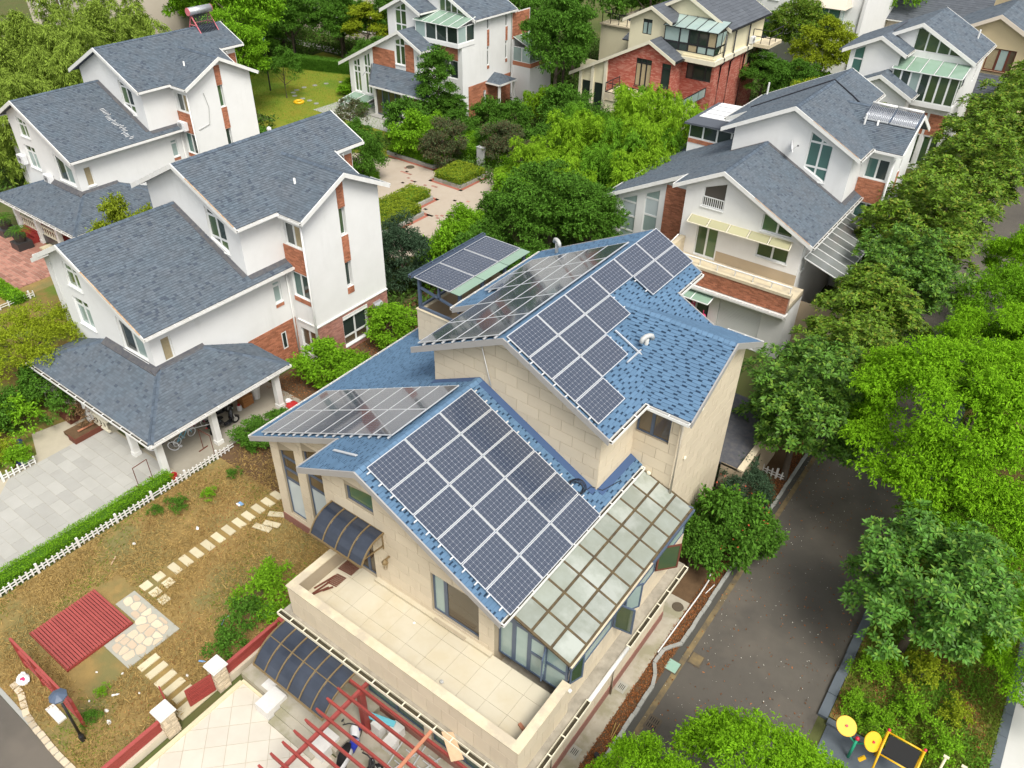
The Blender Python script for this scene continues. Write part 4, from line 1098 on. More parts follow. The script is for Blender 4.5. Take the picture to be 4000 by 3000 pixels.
def open_sash(hx, hy, ang, z0, z1, wd, axis, fm='metal_slate', gm='glass_pale'):
    """casement leaf swung out on its hinge"""
    d = Vector((math.cos(ang), math.sin(ang), 0)); a = Vector((hx, hy, 0))
    fr_ = Frame(a, d, (0, 0, 1), Vector((d.y, -d.x, 0)))
    return window(RM, fr_, rect(0, z0, wd, z1), (), (), fm, gm, bw=.06, ins=-.02, dep=.04, name="open_sash")
open_sash(SX + .03, 14.62, math.radians(10), 3.75, 4.95, .62, 0, 'metal_slate', 'glass_green'); open_sash(SX + .03, 15.28, math.radians(62), 3.78, 4.95, .6, 0, 'metal_slate', 'glass_pale')
open_sash(SX + .03, 17.42, math.radians(50), 3.78, 4.95, .8, 0, 'red_brown', 'glass_green'); open_sash(SX + .03, SY0 + .1, math.radians(70), 3.78, 4.95, .5, 0, 'metal_slate', 'glass_green')
open_sash(-7.12, SY0 - .03, math.radians(-70), 4.1, 5.1, .5, 0, 'metal_slate', 'glass_pale')
MB().tube([(SX - .1, SY0 - .1, 3.9), (-6.12, SY0 - .1, 3.85)], .06, 8).build("drain_spout", 'pipe_white', RM)
downpipe(RM, [(-7.15, 19.6, 8.4), (-7.1, 19.55, 8.2), (-7.12, 19.55, 5.1)], 'pipe_beige', .05)
downpipe(RM, [(-13.75, 17.28, 10.2), (-13.3, 17.28, 8.55)], 'pipe_white', .018)
for x, z in ((-8.35, 5.75), (-8.05, 5.72)): MB().blob((x, 19.62, z), .09, .06, .09).build("vent_cap", 'trim_cream', RM, smooth=True)
for y, z in ((20.6, 6.2), (21.4, 7.9), (20.2, 4.6)): MB().blob((-7.2, y, z), .05, .09, .09).build("vent_cap", 'trim_cream', RM, smooth=True)
# low annex by the road behind the bushes
wall(RM, 'beige_wall', fx(-6.3), [(25.3, 0), (30.2, 0), (30.2, 2.6), (25.3, 2.6)]); wall(RM, 'beige_wall', fy(25.3), [(-7.25, 0), (-6.3, 0), (-6.3, 2.6), (-7.25, 2.6)])
box("annex_roof", 'flashing', RM, -9.0, 25.3, 2.45, -6.45, 30.2, 2.55); box("annex_coping", 'coping', RM, -6.52, 25.2, 2.6, -6.25, 30.2, 2.68)
box("annex_window", 'glass_dark', RM, -6.3, 26.9, 1.2, -6.28, 27.4, 2.1)
# upper rear terrace box and its steel pergola (a thing of its own)
bx = ("cladding_panel", "cladding", .8, .46, .010, .012)
wall(RM, 'joint', fy(21.5), [(-20.62, 4.6), (-15.93, 4.6), (-15.93, 6.85), (-20.62, 6.85)], clad=bx)
wall(RM, 'joint', fx(-20.62, -1), [(21.5, 4.6), (26.4, 4.6), (26.4, 6.85), (21.5, 6.85)], clad=bx)
b = MB(); b.box(-20.66, 21.46, 6.85, -17.2, 21.76, 6.9); b.box(-20.66, 21.76, 6.85, -20.36, 26.4, 6.9); b.build("coping", 'coping', RM)
b = MB(); b.poly([(-20.38, 21.75, 4.8), (-20.38, 26.4, 4.8), (-20.38, 26.4, 6.85), (-20.38, 21.75, 6.85)]).poly([(-20.38, 26.3, 4.8), (-16, 26.3, 4.8), (-16, 26.3, 6.85), (-20.38, 26.3, 6.85)]); b.build("parapet_lining", 'beige_wall', RM)
box("rear_terrace_floor", 'beige_wall', RM, -20.5, 21.6, 5.6, -15.95, 26.4, 5.7)

PG = root("roof_pergola", (-19.4, 23.9, 6.9), "slate-blue steel pergola roofed with solar panels above the rear terrace", "pergola")
m = MB()
for x, y in ((-20.5, 21.6), (-20.5, 26.2), (-18.35, 21.7), (-18.35, 23.2), (-18.35, 24.8), (-18.35, 26.2)):
    MB().bar((x, y, 6.9 if x < -19 else 7.55), (x, y, 8.40), .12, .12, up=(0, 1, 0)).build("post", 'metal_slate', PG)
m.bar((-20.5, 21.6, 7.0), (-20.5, 26.2, 7.0), .1, .1); m.bar((-20.5, 21.6, 6.96), (-17.6, 21.6, 6.96), .1, .1)
m.bar((-20.5, 21.6, 7.95), (-18.35, 21.6, 7.6), .09, .09); m.bar((-19.4, 21.6, 7.75), (-19.4, 21.6, 8.4), .09, .09)
m.bar((-18.3, 21.5, 7.55), (-18.3, 26.3, 7.55), .1, .12)
for y in (21.6, 23.2, 24.8, 26.2): m.bar((-20.6, y, 8.36), (-18.2, y, 8.36), .08, .1)
m.build("pergola_frame", 'metal_slate', PG)
gutter(PG, (-20.66, 21.3, 8.6), (-20.66, 26.4, 8.6), (-1, 0, 0), 'metal_slate', w_=.16, h=.14)
for k in range(3): MB().box(-18.62, 21.42 + k * 1.67, 8.435, -18.12, 23.05 + k * 1.67, 8.45).build("glass_strip", 'glass_roof_green', PG)

# ---- photovoltaic panels: each one a thing
PW, PH = 1.645, .992
def panel_proto(L, Wd, nx, ny):
    fm = MB(); t = .035
    for a in ((0, 0, L, .02), (0, Wd - .02, L, Wd), (0, .02, .02, Wd - .02), (L - .02, .02, L, Wd - .02)): fm.box(a[0], a[1], 0, a[2], a[3], t)
    lm = MB().box(.02, .02, .008, L - .02, Wd - .02, t - .007)
    ce = MB(); cw, ch = (L - .06) / nx, (Wd - .06) / ny
    for i in range(nx):
        for j in range(ny):
            x0, y0 = .03 + i * cw + .0035, .03 + j * ch + .0035; x1, y1 = x0 + cw - .007, y0 + ch - .007; c = .016; z = t - .005
            ce.poly([(x0 + c, y0, z), (x1 - c, y0, z), (x1, y0 + c, z), (x1, y1 - c, z), (x1 - c, y1, z), (x0 + c, y1, z), (x0, y1 - c, z), (x0, y0 + c, z)])
    bb = MB()
    for j in range(ny):
        for u in (.25, .5, .75):
            y = .03 + (j + u) * ch; z = t - .0035; bb.poly([(.03, y - .0015, z), (L - .03, y - .0015, z), (L - .03, y + .0015, z), (.03, y + .0015, z)])
    out = []
    for mb, nm, mt in ((fm, "frame", 'alu'), (lm, "backsheet", 'pv_line'), (ce, "cells", 'pv_cell'), (bb, "busbars", 'pv_line')):
        me = bpy.data.meshes.new(nm); me.from_pydata(mb.v, [], mb.f); me.materials.append(MT[mt]); me.update(); out.append((nm, me))
    return out
PROTO = panel_proto(PW, PH, 10, 6)
def pv(loc, rot, label, group, proto=PROTO):
    r = bpy.data.objects.new("solar_module", None); COL.objects.link(r); r.empty_display_size = .2
    r.matrix_world = Matrix.Translation(loc) @ rot.to_4x4()
    tag(r, label, "solar panel", group)
    for nm, me in proto:
        o = bpy.data.objects.new(nm, me); COL.objects.link(o); o.parent = r
        if nm in ("cells", "busbars"): o["kind"] = "stuff"
    return r
cs, sn = math.cos(math.atan(.5)), math.sin(math.atan(.5))
rotR = Matrix(((0, -cs, sn), (1, 0, 0), (0, sn, cs)))          # panel x along +Y, panel y up the right-hand slope
rotL = Matrix(((0, cs, -sn), (-1, 0, 0), (0, sn, cs)))         # panel x along -Y, panel y up the left-hand slope
NTH = ["first", "second", "third", "fourth", "fifth", "sixth", "seventh", "eighth"]
def array(ridge_x, ridge_z, side, y0, cells, where, grp, top=.12, lift=.11):
    """cells: (column from the front, row from the ridge)"""
    for c, r in cells:
        d = top + (r + 1) * 1.012
        x = ridge_x + side * d * cs; z = ridge_z - d * sn
        n = Vector((side * sn, 0, cs)) * lift
        y = y0 + c * 1.667
        lab = f"solar panel on the {where}, {NTH[r]} below the ridge, {NTH[c]} from the front"
        if side > 0: pv(Vector((x, y, z)) + n, rotR, lab, grp)
        else: pv(Vector((x, y + PW, z)) + n, rotL, lab, grp)
array(LR, LZ, 1, 11.62, [(c, r) for c in range(3) for r in range(6)], "low roof's courtyard slope", "solar panels on the low roof")
array(LR, LZ, -1, 13.22, [(c, r) for c in range(2) for r in range(8)], "low roof's garden slope", "solar panels on the low roof", top=.25)
array(UR, UZ, 1, 16.98, [(0, 0), (0, 1), (0, 2), (0, 3), (1, 0), (1, 1), (1, 2), (2, 0), (2, 1), (3, 0), (4, 0), (4, 1), (5, 0), (5, 1)], "high roof's road slope", "solar panels on the high roof", top=.02)
array(UR, UZ, -1, 16.98, [(c, r) for c in range(5) for r in range(4)] + [(3, 4), (4, 4)], "high roof's terrace slope", "solar panels on the high roof", top=.15)
P2 = panel_proto(1.63, 1.98, 9, 11)
for k, nm in enumerate(("front", "middle", "back")):
    pv(Vector((-20.63, 21.42 + k * 1.665, 8.43)), Matrix(((0, 1, 0), (-1, 0, 0), (0, 0, 1))), f"{nm} one of three flat solar panels roofing the steel pergola", "solar panels roofing the pergola", P2).location.y += 1.63
# mounting rails: their ends show past the panels
def rails(side, rx, rz, y0, y1, ds, nm, nfeet=0):
    for d in ds:
        x = rx + side * d * cs; z = rz - d * sn; n = Vector((side * sn, 0, cs)) * .075
        MB().bar(Vector((x, y0, z)) + n, Vector((x, y1, z)) + n, .045, .05, up=(side * sn, 0, cs)).build("mounting_rail", 'alu', RM)
rails(1, LR, LZ, 11.50, 16.75, [.3 + k * .506 for k in range(12)], "a")
rails(-1, LR, LZ, 13.12, 16.65, [.42 + k * .506 for k in range(16)], "b")
rails(1, UR, UZ, 16.86, 18.7, [.2 + k * .506 for k in range(8)], "c"); rails(1, UR, UZ, 18.7, 20.4, [.2 + k * .506 for k in range(6)], "d"); rails(1, UR, UZ, 20.4, 22.1, [.2, .7, 1.2, 1.7], "e"); rails(1, UR, UZ, 22.1, 23.6, [.2, .7], "h"); rails(1, UR, UZ, 23.55, 27.05, [.2, .7, 1.2, 1.75], "i")
rails(-1, UR, UZ, 16.86, 25.5, [.3 + k * .506 for k in range(8)], "f"); rails(-1, UR, UZ, 21.85, 25.5, [4.4, 4.9], "g")
m = MB(); m.bar((-10.6, 20.8, zu(-10.6) + .1), (-8.9, 20.8, zu(-8.9) + .1), .05, .05); m.bar((-9.6, 20.0, zu(-9.6) + .12), (-9.6, 21.6, zu(-9.6) + .12), .05, .05); m.build("spare_rail", 'alu', RM)
MB().bar((-16.0, 12.35, zl(-16.0) + .06), (-14.6, 12.1, zl(-14.6) + .06), .09, .03).build("spare_rail", 'alu', RM)
# roof vents: grey T-cowls
def cowl(x, y, z, ang, label):
    r = root("vent_cowl", (x, y, z), label, "roof vent", "grey vents on the blue roof")
    MB().tube([(x, y, z - .15), (x, y, z + .5)], .075, 10).build("pipe", 'pvc_grey', r, smooth=True)
    d = Vector((math.cos(ang), math.sin(ang), 0)); c = Vector((x, y, z + .55))
    MB().tube([c + d * .26 - Vector((0, 0, .14)), c + d * .2, c + d * .08 + Vector((0, 0, .05)), c - d * .08 + Vector((0, 0, .05)), c - d * .2, c - d * .26 - Vector((0, 0, .14))], .085, 10).build("hood", 'pvc_grey', r, smooth=True)
cowl(-9.55, 21.2, zu(-9.55), 1.2, "grey cowl vent standing near the spare rails on blue roof")
cowl(-16.6, 26.2, zu(-16.6), 2.6, "grey cowl vent at the back edge beside the dark panels")
# coil of black cable lying on the low roof
r = root("cable_coil", (-9.3, 16.9, zl(-9.3)), "coil of black cable lying on the blue roof by the wall corner", "cable")
nv = Vector((sn, 0, cs)); sv = Vector((cs, 0, -sn)); c0 = Vector((-9.35, 16.75, zl(-9.35))) + nv * .05
m = MB()
for k in range(7):
    pts = []
    for j in range(25):
        a = 2 * math.pi * j / 24; rr = .26 + .02 * k + .03 * math.sin(a * 2 + k); pts.append(c0 + (sv * math.cos(a) * .8 + Vector((0, 1, 0)) * math.sin(a)) * rr + nv * (.012 * k + .01 * math.sin(a * 3 + k)) + Vector((random.uniform(-.03, .03), random.uniform(-.03, .03), 0)) * .3)
    m.tube(pts, .011, 5, cap=False)
m.build("loops", 'cable_black', r)
MB().tube([c0 + sv * .25, c0 + sv * .35 + Vector((0, .5, .02)), Vector((-8.7, 17.5, zl(-8.7) + .05)), Vector((-8.5, 18.4, zl(-8.5) + .05))], .013, 5).build("tail", 'cable_black', r)

# ------------------------------------------------------------------ the second villa pattern: stepped gables with a glazed balcony
def villa_two(base, label, st, name="gabled_villa"):
    bx, by = base
    R = root(name, (bx, by + 6, 0), label, "house")
    def P(x, y, z): return (x + bx, y + by, z)
    fy = lambda y, o=-1: FY(y, o, (bx, by, 0)); fx = lambda x, o=1: FX(x, o, (bx, by, 0))
    wm, wm2, trim, sh = st['wall'], st.get('wall_low', st['wall']), st['trim'], st['shingle']
    fm = st['frame']
    kw = dict(shing=sh, expo=st.get('expo', .2), tabs=st.get('tabs', (.25, .35, .45)))
    yb = st.get('depth', 9.6)
    Z1 = lambda x: 7.55 - .5 * abs(x)
    Z2 = lambda x: 9.95 - .5 * abs(x + 1.1)
    Z3 = lambda x: 10.9 - .5 * abs(x - 1.25)
    fh = [h[0] for h in st['front']]
    wall(R, wm2, fy(0), [(-7.1, 0), (2.3, 0), (2.3, Z1(2.3) - WT), (0, 7.55 - WT), (-7.1, Z1(-7.1) - WT)], fh)
    for h in st['front']: window(R, fy(0), h[0], h[1], h[2], fm, h[3], bw=.07, sill=.08)
    wall(R, wm, fx(-7.1, -1), [(0, 0), (8, 0), (8, Z1(-7.1) - WT), (0, Z1(-7.1) - WT)])
    wall(R, wm2, fx(2.3), [(0, 0), (2.2, 0), (2.2, Z1(2.3) - WT), (0, Z1(2.3) - WT)])
    fh2 = [h[0] for h in st['front2']]
    wall(R, wm2, fy(2.2), [(2.3, 0), (5.45, 0), (5.45, 6.6), (2.3, 6.6)], fh2)
    for h in st['front2']: window(R, fy(2.2), h[0], h[1], h[2], fm, h[3], bw=.07)
    sp = st.get('split', None)
    sh_ = [h[0] for h in st['side']]
    if sp:
        wall(R, wm2, fx(5.45), [(2.2, 0), (yb, 0), (yb, sp), (2.2, sp)], [h for h in sh_ if h[0][1] < sp]); wall(R, wm, fx(5.45), [(2.2, sp), (4.0, sp), (yb, sp), (yb, Z3(5.45) - WT), (4.0, Z3(5.45) - WT), (2.2, 6.6)], [h for h in sh_ if h[0][1] > sp])
    else:
        wall(R, wm, fx(5.45), [(2.2, 0), (yb, 0), (yb, Z3(5.45) - WT), (4.0, Z3(5.45) - WT), (4.0, 6.85), (2.2, 6.85)], sh_)
    for h in st['side']: window(R, fx(5.45), h[0], h[1], h[2], fm, h[3], bw=.05)
    wl = [w_[0] for w_ in st['attic']]
    wall(R, wm, fy(1.9), [(-3.3, 5.0), (.6, 5.0), (.6, Z2(.6) - WT), (-1.1, 9.95 - WT), (-3.3, Z2(-3.3) - WT)], wl)
    for h in st['attic']: window(R, fy(1.9), h[0], h[1], h[2], fm, h[3], bw=.06)
    wall(R, wm, fx(-3.3, -1), [(1.9, 3), (10, 3), (10, 8.5), (1.9, Z2(-3.3) - WT)])
    gh = [w_[0] for w_ in st['gable']]
    wall(R, wm, fy(4.0), [(-1.0, 6.5), (5.45, 6.5), (5.45, Z3(5.45) - WT), (1.25, 10.9 - WT), (-1.0, Z3(-1.0) - WT)], gh)
    for h in st['gable']: window(R, fy(4.0), h[0], h[1], h[2], fm, h[3], bw=.06)
    wall(R, wm, fy(yb, 1), [(-5, 0), (5.45, 0), (5.45, Z3(5.45) - WT), (1.25, 10.9 - WT), (-5, Z3(-5) - WT)])
    # roofs
    roof(R, [P(2.75, -.35, Z1(2.75)), P(2.75, 2.2, Z1(2.75)), P(0, 2.2, 7.55), P(0, -.35, 7.55)], **kw)
    roof(R, [P(-8.2, 9, Z1(-8.2)), P(-8.2, -.35, Z1(-8.2)), P(0, -.35, 7.55), P(0, 9, 7.55)], **kw)
    roof(R, [P(1.1, 1.5, Z2(1.1)), P(1.1, 4.2, Z2(1.1)), P(-1.1, 4.2, 9.95), P(-1.1, 1.5, 9.95)], **kw)
    roof(R, [P(-3.9, 9, Z2(-3.9)), P(-3.9, 1.5, Z2(-3.9)), P(-1.1, 1.5, 9.95), P(-1.1, 9, 9.95)], **kw)
    roof(R, [P(5.85, 3.6, Z3(5.85)), P(5.85, yb + .4, Z3(5.85)), P(1.25, yb + .4, 10.9), P(1.25, 3.6, 10.9)], **kw)
    roof(R, [P(-5.0, yb + .4, Z3(-5.0)), P(-5.0, 4.6, Z3(-5.0)), P(1.25, 4.6, 10.9), P(1.25, yb + .4, 10.9)], **kw)
    roof(R, [P(-1.2, 4.6, Z3(-1.2)), P(-1.2, 3.6, Z3(-1.2)), P(1.25, 3.6, 10.9), P(1.25, 4.6, 10.9)], **kw)
    def B(x0, x1, zf, y, n=-1): barge(R, P(x0, y, zf(x0)), P(x1, y, zf(x1)), (0, n, 0), trim, .3)
    B(0, 2.77, Z1, -.35); B(-8.2, 0, Z1, -.35); B(-1.1, 1.12, Z2, 1.5); B(-3.9, -1.1, Z2, 1.5); B(1.25, 5.87, Z3, 3.6); B(-1.2, 1.25, Z3, 3.6); B(1.25, 5.87, Z3, yb + .4, 1)
    gutter(R, P(5.85, 3.6, Z3(5.85)), P(5.85, yb + .4, Z3(5.85)), (1, 0, 0), st.get('gut', trim)); gutter(R, P(1.1, 1.5, Z2(1.1)), P(1.1, 3.9, Z2(1.1)), (1, 0, 0), st.get('gut', trim)); gutter(R, P(2.75, -.35, Z1(2.75)), P(2.75, 2.1, Z1(2.75)), (1, 0, 0), st.get('gut', trim))
    # glazed balcony
    zb, zt_ = st.get('bal', (6.85, 8.25))
    box("balcony_floor", st.get('balmat', wm), R, *P(.35, 1.6, zb - .35), *P(5.5, 4.0, zb))
    window(R, fy(1.62), rect(.4, zb, 5.45, zt_), st.get('balx', (.25, .5, .75)), st.get('baly', ()), fm, st['balg'], bw=.07, ins=.0, name="balcony_glazing")
    window(R, fx(5.45), rect(1.65, zb, 4.0, zt_), (.5,), st.get('baly', ()), fm, st['balg'], bw=.07, ins=.0, name="balcony_glazing")
    glass_canopy(R, [P(.3, 4.0, zt_ + .55), P(5.6, 4.0, zt_ + .55), P(5.6, 1.45, zt_ + .02), P(.3, 1.45, zt_ + .02)], 5, st['roofg'], fm, "balcony_roof")
    return R, P, fy, fx

tallC = lambda d: [([(-6.53, 1.0), (-5.63, 1.0), (-5.63, 4.2), (-6.53, 3.8)], (.5,), (.58, .75), 'glass_green'), ([(-5.06, 1.0), (-4.2, 1.0), (-4.2, 4.95), (-5.06, 4.5)], (.5,), (.5, .66), 'glass_green')]
WC = dict(wall='white_wall', trim='trim_white', shingle='shingle_slate', frame='frame_white',
          front=tallC(0) + [([(-.77, 4.5), (.45, 4.5), (.45, 7.0), (-.77, 6.6)], (.5,), (.68,), 'glass_green'), (rect(1.75, 4.1, 2.15, 5.6), (), (.7,), 'glass_pale')],
          front2=[(rect(2.9, 3.6, 4.9, 5.2), (.5,), (), 'glass_dark')],
          side=[(rect(5.85, 7.4, 6.15, 8.45), (), (), 'glass_dark'), (rect(5.85, 4.25, 6.15, 5.9), (), (.8,), 'glass_dark'), (rect(8.7, 7.2, 9.0, 8.45), (), (), 'glass_dark'), (rect(8.7, 4.3, 9.0, 5.9), (), (.8,), 'glass_dark'), (rect(5.3, .8, 5.6, 2.0), (), (), 'glass_dark')],
          attic=[([(-2.35, 6.6), (-.95, 6.6), (-.95, 9.5), (-2.35, 8.8)], (.5,), (.3, .72), 'glass_green')],
          gable=[([(1.3, 8.6), (4.1, 8.75), (4.1, 9.0), (1.3, 10.35)], (.25, .5, .75), (), 'glass_green')],
          balg=['glass_pale', 'glass_dark', 'glass_dark', 'glass_dark'], roofg='glass_roof_green')
RC, PC, fyC, fxC = villa_two((-53.4, 55.68), "white and brick villa with garden room on the green lawn", WC)
for a in ((-3.7, 2.5, -.85, 5.6), (.5, 3.4, 1.55, 6.4)): brick_patch(RC, fyC(0), *a, kind=("brick", "brick", .46, .145, .012, .016))
brick_patch(RC, fxC(5.45), 3.0, 0, 9.55, 2.85, [rect(5.25, .75, 5.65, 2.05)], kind=("brick", "brick", .46, .145, .012, .016))
for a in ((5.84, 5.95, 6.16, 7.38), (5.84, 3.9, 6.16, 4.2), (8.69, 5.95, 9.01, 7.18), (8.69, 3.95, 9.01, 4.28)): brick_patch(RC, fxC(5.45), *a, kind=("brick", "brick", .30, .145, .012, .016))
brick_patch(RC, fyC(2.2), 2.35, 5.25, 4.95, 6.4, kind=("brick", "brick", .46, .145, .012, .016))
box("annex_base", 'white_wall', RC, *PC(5.46, 9.9, 0), *PC(7.58, 13.6, 3.5)); wall(RC, 'white_wall', fxC(5.5), [(9.6, 0), (12.6, 0), (12.6, 8.3), (9.6, 8.3)]); brick_patch(RC, fxC(5.5), 9.7, 5.9, 12.5, 8.2, kind=("brick", "brick", .46, .145, .012, .016))
glass_canopy(RC, [PC(5.5, 9.9, 6.1), PC(5.5, 13.6, 6.1), PC(7.6, 13.6, 5.3), PC(7.6, 9.9, 5.3)], 3, 'glass_roof_green', 'frame_white', "conservatory_roof")
window(RC, FX(-53.4 + 7.6), rect(55.68 + 9.9, 3.9, 55.68 + 13.6, 5.25), (.33, .66), (), gmat='glass_pale', ins=0, name="conservatory_glazing"); window(RC, fyC(9.9), rect(5.5, 3.9, 7.6, 5.25), (.5,), (), gmat='glass_pale', ins=0, name="conservatory_glazing")
box("conservatory_base", 'brick', RC, *PC(5.5, 9.9, 3.5), *PC(7.65, 13.6, 3.9))
# garden room in front of the facade
roof(RC, [PC(-2.0, -2.4, 2.88), PC(5.3, -2.4, 2.88), PC(3.2, .0, 4.06), PC(-3.8, .0, 4.06)], expo=.2, tabs=(.25, .35, .45))
roof(RC, [PC(-4.0, -.02, 4.04), PC(-2.0, -2.4, 2.86), PC(-2.2, -2.3, 2.88)], expo=.3)
window(RC, fyC(-1.95), rect(-1.7, .2, 1.55, 2.6), (.25, .5, .75), (), 'metal_slate', ['glass_brown', 'glass_dark'], ins=0, name="garden_room_glazing"); window(RC, fyC(-1.95), rect(1.85, .2, 4.6, 2.6), (.3, .7), (), 'metal_slate', ['glass_dark', 'glass_brown'], ins=0, name="garden_room_glazing")
for x in (-1.78, 1.7, 4.75): box("post", 'trim_white', RC, *PC(x - .13, -2.05, 0), *PC(x + .13, -1.8, 2.7))
box("garden_room_beam", 'trim_white', RC, *PC(-1.9, -2.1, 2.6), *PC(4.9, -1.85, 2.8)); box("garden_room_step", 'slab_grey', RC, *PC(-2.0, -2.7, 0), *PC(5.0, -1.9, .16))
window(RC, fxC(4.8), rect(-1.9, .2, 0, 2.6), (.5,), (), 'metal_slate', 'glass_dark', ins=0, name="garden_room_glazing")
gutter(RC, PC(-2.0, -2.4, 2.9), PC(5.3, -2.4, 2.9), (0, -1, 0))
# low glass box over the light well
gb = MB(); x0, x1, y0, y1 = -6.5, -3.6, -2.35, -.15
for x in (x0, (x0 + x1) / 2, x1): gb.bar(PC(x, y0, .55), PC(x, y1, .9), .08, .08)
for y, z in ((y0, .55), (y1, .9)): gb.bar(PC(x0, y, z), PC(x1, y, z), .08, .08)
for x in (x0, (x0 + x1) / 2, x1):
    gb.bar(PC(x, y0, 0), PC(x, y0, .55), .09, .09, up=(0, 1, 0))
gb.build("light_well_frame", 'frame_white', RC)
for k in range(2): MB().prism([PC(x0 + .06 + k * 1.45, y0 + .05, .57), PC(x0 + 1.4 + k * 1.45, y0 + .05, .57), PC(x0 + 1.4 + k * 1.45, y1 - .05, .9), PC(x0 + .06 + k * 1.45, y1 - .05, .9)], (0, 0, .015)).build("pane", 'glass_roof_green', RC)
window(RC, fyC(y0), rect(x0, .05, x1, .5), (.25, .5, .75), (), gmat='glass_roof_green', ins=0, name="light_well_glazing"); window(RC, fxC(x1), rect(y0, .05, y1, .5), (.5,), (), gmat='glass_roof_green', ins=0, name="light_well_glazing")
# side entrance porch with a small hipped roof
roof(RC, [PC(5.45, 5.7, 2.75), PC(7.1, 5.7, 2.75), PC(6.2, 7.0, 3.4), PC(5.45, 7.0, 3.4)], expo=.2); roof(RC, [PC(7.1, 5.7, 2.75), PC(7.1, 8.4, 2.75), PC(6.2, 7.0, 3.4)], expo=.2); roof(RC, [PC(7.1, 8.4, 2.75), PC(5.45, 8.4, 2.75), PC(5.45, 7.0, 3.4), PC(6.2, 7.0, 3.4)], expo=.2)
for y in (5.9, 8.2): box("post", 'trim_white', RC, *PC(6.8, y - .1, 0), *PC(7.0, y + .1, 2.65))
gutter(RC, PC(5.45, 5.7, 2.78), PC(7.1, 5.7, 2.78), (0, -1, 0)); gutter(RC, PC(7.1, 5.7, 2.78), PC(7.1, 8.4, 2.78), (1, 0, 0))

# cream house with red brick storey
WE = dict(wall='cream_wall', wall_low='brick_e', trim='trim_cream', gut='metal_black', shingle='tile_dark', frame='metal_black', expo=.34, tabs=(.9,), depth=12.4, split=6.1,
          front=[(rect(-6.9, .2, -5.8, 2.95), (.5,), (), 'glass_dark'), (rect(-5.5, .2, -4.4, 2.95), (.5,), (), 'glass_dark'), (rect(-1.27, 3.4, .32, 5.85), (.33, .66), (.84,), ['curtain', 'glass_dark']), (rect(1.37, 3.6, 2.25, 5.8), (), (.8,), 'glass_dark')],
          front2=[(rect(2.75, 4.3, 5.2, 5.85), (.25, .75), (.82,), ['glass_dark', 'curtain', 'glass_dark', 'curtain'])],
          side=[(rect(9.2, 4.4, 11.9, 6.0), (.33, .66), (), ['curtain', 'glass_dark']), (rect(8.0, 4.2, 8.3, 5.8), (), (), 'glass_dark')],
          attic=[(rect(-2.0, 7.45, -1.05, 8.75), (.5,), (.82,), ['glass_pale', 'glass_dark'])], gable=[], bal=(6.7, 8.6), balx=(.3, .48, .66, .84), baly=(.35,), balg=['glass_dark', 'glass_pale', 'glass_dark', 'glass_pale', 'curtain'], roofg='glass_pale', balmat='cream_wall')
def brick_material(name, a, b_, mort, sx, sy):
    """far brickwork: too small to build brick by brick"""
    m = bpy.data.materials.new(name); m.use_nodes = True
    n, l = m.node_tree.nodes, m.node_tree.links; bs = n["Principled BSDF"]; bs.inputs["Roughness"].default_value = .85
    geo = n.new("ShaderNodeNewGeometry"); sp = n.new("ShaderNodeSeparateXYZ"); l.new(geo.outputs["Position"], sp.inputs[0])
    ad = n.new("ShaderNodeMath"); ad.operation = 'ADD'; l.new(sp.outputs[0], ad.inputs[0]); l.new(sp.outputs[1], ad.inputs[1])
    cb = n.new("ShaderNodeCombineXYZ"); l.new(ad.outputs[0], cb.inputs[0]); l.new(sp.outputs[2], cb.inputs[1])
    t = n.new("ShaderNodeTexBrick"); l.new(cb.outputs[0], t.inputs["Vector"]); t.inputs["Scale"].default_value = 1.
    t.inputs["Brick Width"].default_value = sx; t.inputs["Row Height"].default_value = sy; t.inputs["Mortar Size"].default_value = .008; t.inputs["Bias"].default_value = -.35
    t.inputs["Color1"].default_value = (*a, 1); t.inputs["Color2"].default_value = (*b_, 1); t.inputs["Mortar"].default_value = (*mort, 1)
    l.new(t.outputs["Color"], bs.inputs["Base Color"])
    bp = n.new("ShaderNodeBump"); bp.inputs["Strength"].default_value = .4; bp.inputs["Distance"].default_value = .01; bp.invert = True; l.new(t.outputs["Fac"], bp.inputs["Height"]); l.new(bp.outputs[0], bs.inputs["Normal"])
    MT[name] = m
brick_material('brick_e', (.40, .085, .055), (.62, .30, .22), (.34, .15, .11), .32, .105)
RE, PE, fyE, fxE = villa_two((-34.16, 67.6), "cream villa with red brick storey and black framed glazed balcony", WE)
b = MB(); b.box(*PE(2.3, 1.3, 5.95), *PE(5.75, 2.2, 6.35)); b.box(*PE(5.45, 2.2, 5.95), *PE(5.75, 12.4, 6.35)); b.build("cornice", 'trim_cream', RE)
box("flower_trough", 'sandstone', RE, *PE(2.5, 1.4, 6.35), *PE(5.6, 1.9, 6.5))
b = MB(); b.box(*PE(-7.15, -.06, 0), *PE(-4.15, .0, 4.9)); 
b.build("render_panel", 'cream_wall', RE)
for x, h in ((-7.0, 3.9), (-5.7, 4.6), (-4.3, 5.3)): box("pilaster", 'trim_cream', RE, *PE(x - .14, -.2, 0), *PE(x + .14, -.06, h))
for k in (0, 1): window(RE, fyE(-.07), rect(-6.75 + k * 1.35, .2, -5.9 + k * 1.35, 2.95), (), (), 'metal_black', 'glass_dark', ins=-.02, name="tall_window")
box("terrace", 'coping', RE, *PE(-2.9, -2.6, 2.4), *PE(5.1, 0, 3.05)); box("terrace_front", 'cream_wall', RE, *PE(-2.8, -2.5, 0), *PE(5.0, -.1, 2.4))
m = MB()
